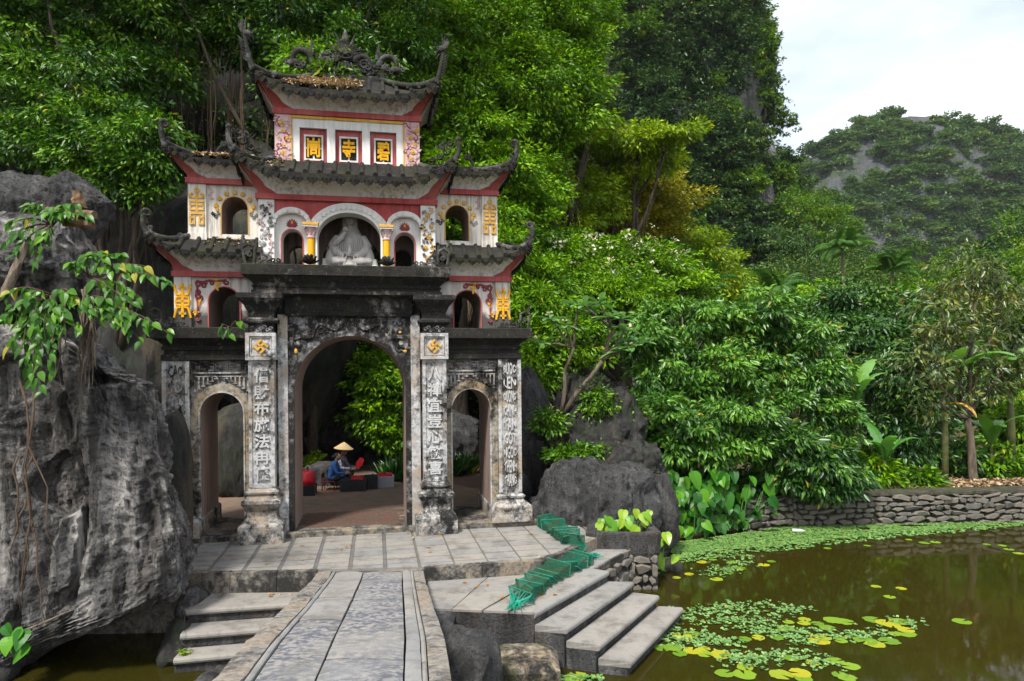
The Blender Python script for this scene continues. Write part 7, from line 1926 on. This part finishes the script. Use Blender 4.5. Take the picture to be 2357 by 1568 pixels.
# ------------------------------------------------------------ utility pole
pb=at(1608,690,29); root=empty('utility_pole',(pb.x,pb.y,0)); tag(root,'grey concrete utility pole with a crossarm rising from the trees','pole')
MB().stack(0,0,[(0,0.14,0.14),(pb.z+0.15,0.09,0.09)]).obj('post',M['slab'],root); MB().box(-0.6,0.6,-0.14,-0.06,pb.z-0.45,pb.z-0.37).obj('crossarm',M['bark'],root)
for s_ in (-.5,.5): MB().lathe(s_,-0.1,[(pb.z-0.37,0.03),(pb.z-0.3,0.045),(pb.z-0.26,0.02)],8).obj('insulator',M['statue'],root)
w0=Vector((pb.x-.5,pb.y-.1,pb.z-.27)); w1=at(1230,735,22); o_=w0.copy()
wr=MB().tube([w0.lerp(w1,t_)-Vector((0,0,0.9*math.sin(math.pi*t_)*0.4))-o_ for t_ in np.linspace(0,1,14)],0.014,4).obj('power_line',M['blackpanel']); wr.location=o_; tag(wr,'thin power line sagging from the utility pole towards the gate','cable')
# ------------------------------------------------------------ plastic bottle in the weed
pbt=gp(*K6(1052,291),WZ); bt=MB().lathe(0,0,[(0,0.02),(0.01,0.045),(0.2,0.045),(0.24,0.03),(0.27,0.016),(0.30,0.016)],10).obj('plastic_bottle',m_plain('clear_plastic',(0.55,0.60,0.60),0.2,0.2,8,0.6),smooth=True); bt.location=pbt+Vector((0,0,0.03)); bt.rotation_euler=(R(90),0,R(80)); tag(bt,'discarded clear plastic bottle floating in the weed near the wall','bottle')
# ------------------------------------------------------------ the two vendors and their goods
def skin_body(name,joints,edges,mat,root_j):
    """one continuous body surface grown along a jointed skeleton"""
    names=list(joints); me=bpy.data.meshes.new(name)
    me.from_pydata([joints[k][0] for k in names],[(names.index(a),names.index(b)) for a,b in edges],[])
    o=bpy.data.objects.new(name,me); COL.objects.link(o)
    m=o.modifiers.new('skin','SKIN'); m.use_smooth_shade=True
    for i,k in enumerate(names):
        r=joints[k][1]; sv=me.skin_vertices[0].data[i]; sv.radius=r if hasattr(r,'__len__') else (r,r); sv.use_root=(k==root_j)
    s_=o.modifiers.new('sub','SUBSURF'); s_.levels=2; s_.render_levels=2
    bpy.context.view_layer.update(); dg=bpy.context.evaluated_depsgraph_get()
    out=bpy.data.meshes.new_from_object(o.evaluated_get(dg)); bpy.data.objects.remove(o); bpy.data.meshes.remove(me)
    out.name=name; out.materials.clear(); out.materials.append(mat); return out
M['skin']=m_plain('skin',(0.30,0.16,0.10),0.55,0.2,20)
M['hair']=m_plain('hair',(0.02,0.018,0.016),0.6,0.3,30)
M['bluecloth']=m_plain('cloth_blue',(0.025,0.085,0.26),0.85,0.35,14)
M['darkcloth']=m_plain('cloth_dark',(0.015,0.014,0.018),0.85,0.3,14)
t=NT('cloth_print'); vo=t.voro(34,out=1); c=t.mix(t.ramp(t.noise(22,3,0.6),[(0.42,0.0),(0.55,1.0)]),(0.03,0.05,0.12),(0.35,0.30,0.33)); M['printcloth']=t.done(c,0.85)
def hand(mb,w,d,n,L=0.15):
    """palm and five bent fingers; w wrist, d pointing direction, n back of the hand"""
    w=Vector(w); d=Vector(d).normalized(); n=Vector(n); s=d.cross(n).normalized(); n=s.cross(d)
    mb.tube([w,w+d*0.03,w+d*0.07],[0.022,0.032,0.03],8,flat=0.5)
    for i,l in enumerate((0.062,0.072,0.067,0.052)):
        a=w+d*0.065+s*(0.024-0.016*i); mb.tube([a,a+d*l*0.5-n*0.006,a+d*l*0.85-n*0.024],[0.0085,0.008,0.006],6)
    a=w+d*0.025+s*0.028; mb.tube([a,a+s*0.022+d*0.02,a+s*0.026+d*0.05-n*0.012],[0.010,0.009,0.007],6)
def vendor(label,loc,rz,top,lower,hat,scale=0.86,reach=0.0):
    r=empty('person',loc,rz); r.scale=(scale,)*3; tag(r,label,'person','vendors behind the arch')
    # local frame: faces +X, sits on a low stool, knees up
    J={'pel':((0,0,0.30),(0.15,0.13)),'wai':((0.05,0,0.45),(0.13,0.11)),'che':((0.13,0,0.62),(0.16,0.12)),'sho':((0.17,0,0.72),(0.10,0.09)),'nek':((0.20,0,0.80),0.05)}
    E_=[('pel','wai'),('wai','che'),('che','sho'),('sho','nek')]
    for s_,k in ((1,'l'),(-1,'r')):
        J['s'+k]=((0.16,s_*0.17,0.70),0.065); J['e'+k]=((0.26,s_*0.22,0.47),0.050); J['w'+k]=((0.46+reach,s_*0.13,0.46),0.036)
        J['h'+k]=((0.06,s_*0.11,0.26),0.10); J['k'+k]=((0.42,s_*0.15,0.42),0.070); J['a'+k]=((0.36,s_*0.13,0.09),0.045); J['f'+k]=((0.50,s_*0.14,0.035),0.035)
        E_+=[('sho','s'+k),('s'+k,'e'+k),('e'+k,'w'+k),('pel','h'+k),('h'+k,'k'+k),('k'+k,'a'+k),('a'+k,'f'+k)]
    # upper body and legs are one mesh; trousers are the lower-coloured faces
    me=skin_body('body',J,E_,top,'pel'); me.materials.append(lower); me.materials.append(M['skin'])
    for p in me.polygons:
        c=p.center
        low=c.z<0.30 or (c.x>0.12 and c.z<0.50 and abs(c.y)<0.24 and c.x<0.5 and not (c.z>0.41 and c.x>0.28 and False))
        if c.z<0.34 and c.x>-0.2: p.material_index=1
        if c.z<0.065: p.material_index=2
        if c.x>0.16 and c.z<0.40: p.material_index=1
    obj('body',me,r)
    mb=MB()
    mb.blob((0.245,0,0.90),(0.088,0.074,0.108),16,14,0,lambda d:1+(0.06 if d.x>0.9 else 0)-0.08*max(0,-d.z)*max(0,d.x))
    mb.tube([(0.20,0,0.78),(0.215,0,0.83)],0.048,8)
    mb.blob((0.335,0,0.893),(0.018,0.013,0.020),8,6)
    for s_ in (-1,1): mb.blob((0.235,s_*0.076,0.90),(0.018,0.010,0.028),8,6)
    hd=mb.obj('head',M['skin'],r,smooth=True)
    mb=MB()
    for s_ in (-1,1): mb.blob((0.322,s_*0.030,0.912),(0.007,0.012,0.006),6,4)
    mb.blob((0.326,0,0.853),(0.006,0.020,0.005),6,4)
    mb.obj('face_features',m_plain('features%d'%int(hat),(0.05,0.02,0.018),0.5),hd)
    MB().blob((0.222,0,0.935),(0.095,0.083,0.088),14,10,0,lambda d:1-0.22*max(0,d.x)).blob((0.12,0,0.91),(0.045,0.045,0.045),8,6).obj('hair',M['hair'],hd,smooth=True)
    mb=MB()
    for s_ in (-1,1): hand(mb,(0.45+reach,s_*0.13,0.46),(1,-s_*0.35,-0.1),(0,0,1))
    mb.obj('hands',M['skin'],r,smooth=True)
    if hat:
        h=MB(); n=28
        prof=[(0.0,0.245),(0.012,0.25),(0.06,0.18),(0.12,0.10),(0.175,0.012)]
        h.lathe(0.235,0,[(0.955+z,rr) for z,rr in prof],n); h.xf(Matrix.Translation((0.235,0,0.98))@Matrix.Rotation(0.10,4,'Y')@Matrix.Translation((-0.235,0,-0.98)))
        o=h.obj('conical_hat',m_plain('palm_leaf_hat',(0.58,0.42,0.22),0.8,0.2,30),r,smooth=True,sharp=50)
    return r
GZ=0.10
v1=vendor('person in a blue jacket bent forward on a low chair sorting goods',(-4.62,17.15,GZ),R(4),M['bluecloth'],M['darkcloth'],False,0.90)
v2=vendor('person in a printed blouse and pointed straw hat sitting behind the blue jacket',(-4.62,17.75,GZ),R(-8),M['printcloth'],M['darkcloth'],True,1.0,0.04)
def stool(label,loc,rz,mat):
    r=empty('low_chair',loc,rz); tag(r,label,'chair'); MB().cbox(-0.17,0.15,-0.17,0.17,0.20,0.225,0.006).obj('seat',mat,r)
    for x,y in ((-.15,-.15),(-.15,.15),(.13,-.15),(.13,.15)): MB().tube([(x*1.1,y*1.1,0),(x,y,0.21)],0.014,6).obj('leg',mat,r)
    MB().cbox(-0.185,-0.165,-0.16,0.16,0.30,0.42,0.006).obj('backrest',mat,r)
    for y in (-.15,.15): MB().tube([(-0.165,y,0.2),(-0.178,y,0.42)],0.012,6).obj('back_post',mat,r)
M['redplastic']=m_plain('plastic_red',(0.50,0.012,0.02),0.4,0.2,6); M['darkred']=m_plain('plastic_darkred',(0.10,0.015,0.015),0.5); M['blackplastic']=m_plain('plastic_black',(0.014,0.016,0.02),0.45,0.3,8); M['greyplastic']=m_plain('plastic_grey',(0.33,0.34,0.38),0.5,0.2,8)
stool('dark red low chair under the person in the blue jacket',(-4.60,17.15,GZ),R(4),M['darkred']); stool('low chair under the person in the straw hat',(-4.60,17.75,GZ),R(-8),M['blackplastic'])
def crate(label,loc,rz,w,d,h,mat):
    r=empty('crate',loc,rz); tag(r,label,'crate','crates of the vendors'); 
    for y0,y1,x0,x1 in ((-d/2,-d/2+.015,-w/2,w/2),(d/2-.015,d/2,-w/2,w/2),(-d/2+.016,d/2-.016,-w/2,-w/2+.015),(-d/2+.016,d/2-.016,w/2-.015,w/2)): MB().box(x0,x1,y0,y1,0.0,h).obj('side',mat,r)
    MB().box(-w/2+.016,w/2-.016,-d/2+.016,d/2-.016,0.003,.02).obj('bottom',mat,r); MB().cbox(-w/2-.012,w/2+.012,-d/2-.012,d/2+.012,h,h+.022,.005).obj('lid',mat,r)
    mb=MB()
    for i in range(7): mb.box(-w/2+w*(i+.5)/7.5-.008,-w/2+w*(i+.5)/7.5+.008,-d/2-.010,-d/2+.001,0.02,h-.01)
    stuff(mb.obj('rib',mat,r))
crate('black plastic crate serving as a table in front of the blue jacket',(-3.98,17.05,GZ),R(10),0.62,0.5,0.27,M['blackplastic'])
crate('second black crate beside the grey one, piled with small goods',(-3.62,17.35,GZ),R(12),0.34,0.5,0.28,M['blackplastic'])
crate('light grey crate at the end of the vendors row',(-3.28,17.55,GZ),R(10),0.42,0.42,0.25,M['greyplastic'])
crate('low black crate under the red bag beside the arch jamb',(-5.02,16.45,GZ),R(8),0.52,0.42,0.22,M['blackplastic'])
def tray(label,loc,w,d,mat): 
    r=MB().box(-w/2,w/2,-d/2,d/2,0,.012).box(-w/2,w/2,-d/2,-d/2+.012,.012,.06).box(-w/2,w/2,d/2-.012,d/2,.012,.06).box(-w/2,-w/2+.012,-d/2+.012,d/2-.012,.012,.06).box(w/2-.012,w/2,-d/2+.012,d/2-.012,.012,.06).obj('tray',mat); r.location=loc; r.rotation_euler=(0,0,R(10)); tag(r,label,'tray','trays of goods'); return r
tray('red plastic tray on the black crate table',(-3.86,16.98,GZ+.294),.30,.30,M['redplastic']); tray('red plastic tray on the light grey crate',(-3.28,17.55,GZ+.274),.34,.34,M['redplastic'])
random.seed(3)
gm=[m_plain('goods%d'%i,c_,0.5) for i,c_ in enumerate(((0.05,0.02,0.06),(0.3,0.02,0.05),(0.02,0.02,0.03),(0.25,0.2,0.18)))]
for i in range(14):
    c_=random.choice(((-3.86,16.98,GZ+.31),(-3.62,17.35,GZ+.305),(-3.28,17.55,GZ+.29))); o=MB().cbox(-.03,.03,-.025,.025,0,.05,.012).obj('souvenir',random.choice(gm)); o.location=Vector(c_)+Vector((random.uniform(-.11,.11),random.uniform(-.1,.1),0)); o.rotation_euler=(0,0,random.random()*3); tag(o,'tiny souvenir laid out on the vendors trays','souvenir','souvenirs on the trays')
bg=empty('red_bag',(-4.93,16.42,GZ+.242)); tag(bg,'bright red carrier bag standing on the low black crate','bag'); MB().loft([[(x*k,y*k2,z) for x,y in ((-.14,-.09),(.14,-.09),(.15,.09),(-.15,.09))] for z,k,k2 in ((0,1,1),(.12,1.05,1.1),(.26,.98,.8),(.34,.9,.35))]).obj('body',M['redplastic'],bg,smooth=True)
for y in (-.02,.02): MB().tube(bez((-.06,y,.33),(-.07,y,.5),(.07,y,.5),(.06,y,.33),8),.009,5).obj('handle',M['statue'],bg)
bs=MB().lathe(0,0,[(0,.12),(.10,.17),(.25,.18),(.36,.14),(.38,.15)],18).obj('wicker_basket',m_plain('wicker',(0.20,0.12,0.05),0.8,0.5,30),smooth=True,sharp=40); bs.location=(-5.15,16.52,GZ+.242); tag(bs,'brown wicker basket behind the red bag','basket')
fan=MB().prism([(-.02,0),(.02,0),(.09,.14),(.06,.30),(-.05,.30),(-.08,.14)],-.006,.006).obj('hand_fan',M['redplastic']); fan.location=(-4.02,17.55,GZ+.46); fan.rotation_euler=(0,R(28),R(10)); tag(fan,'red hand fan held up above the goods','fan')
# ------------------------------------------------------------ damp air of the valley
HZ=NT('damp_air')
hv=HZ.n('ShaderNodeVolumePrincipled',{'Color':(0.86,0.92,1.0,1),'Density':0.00013,'Anisotropy':0.2})
HZ.t.links.new(hv,HZ.out.inputs['Volume'])
hz=MB().box(-250,420,-60,420,-4.0,125).obj('haze',HZ.mat); stuff(hz,'thin damp haze filling the valley','haze')
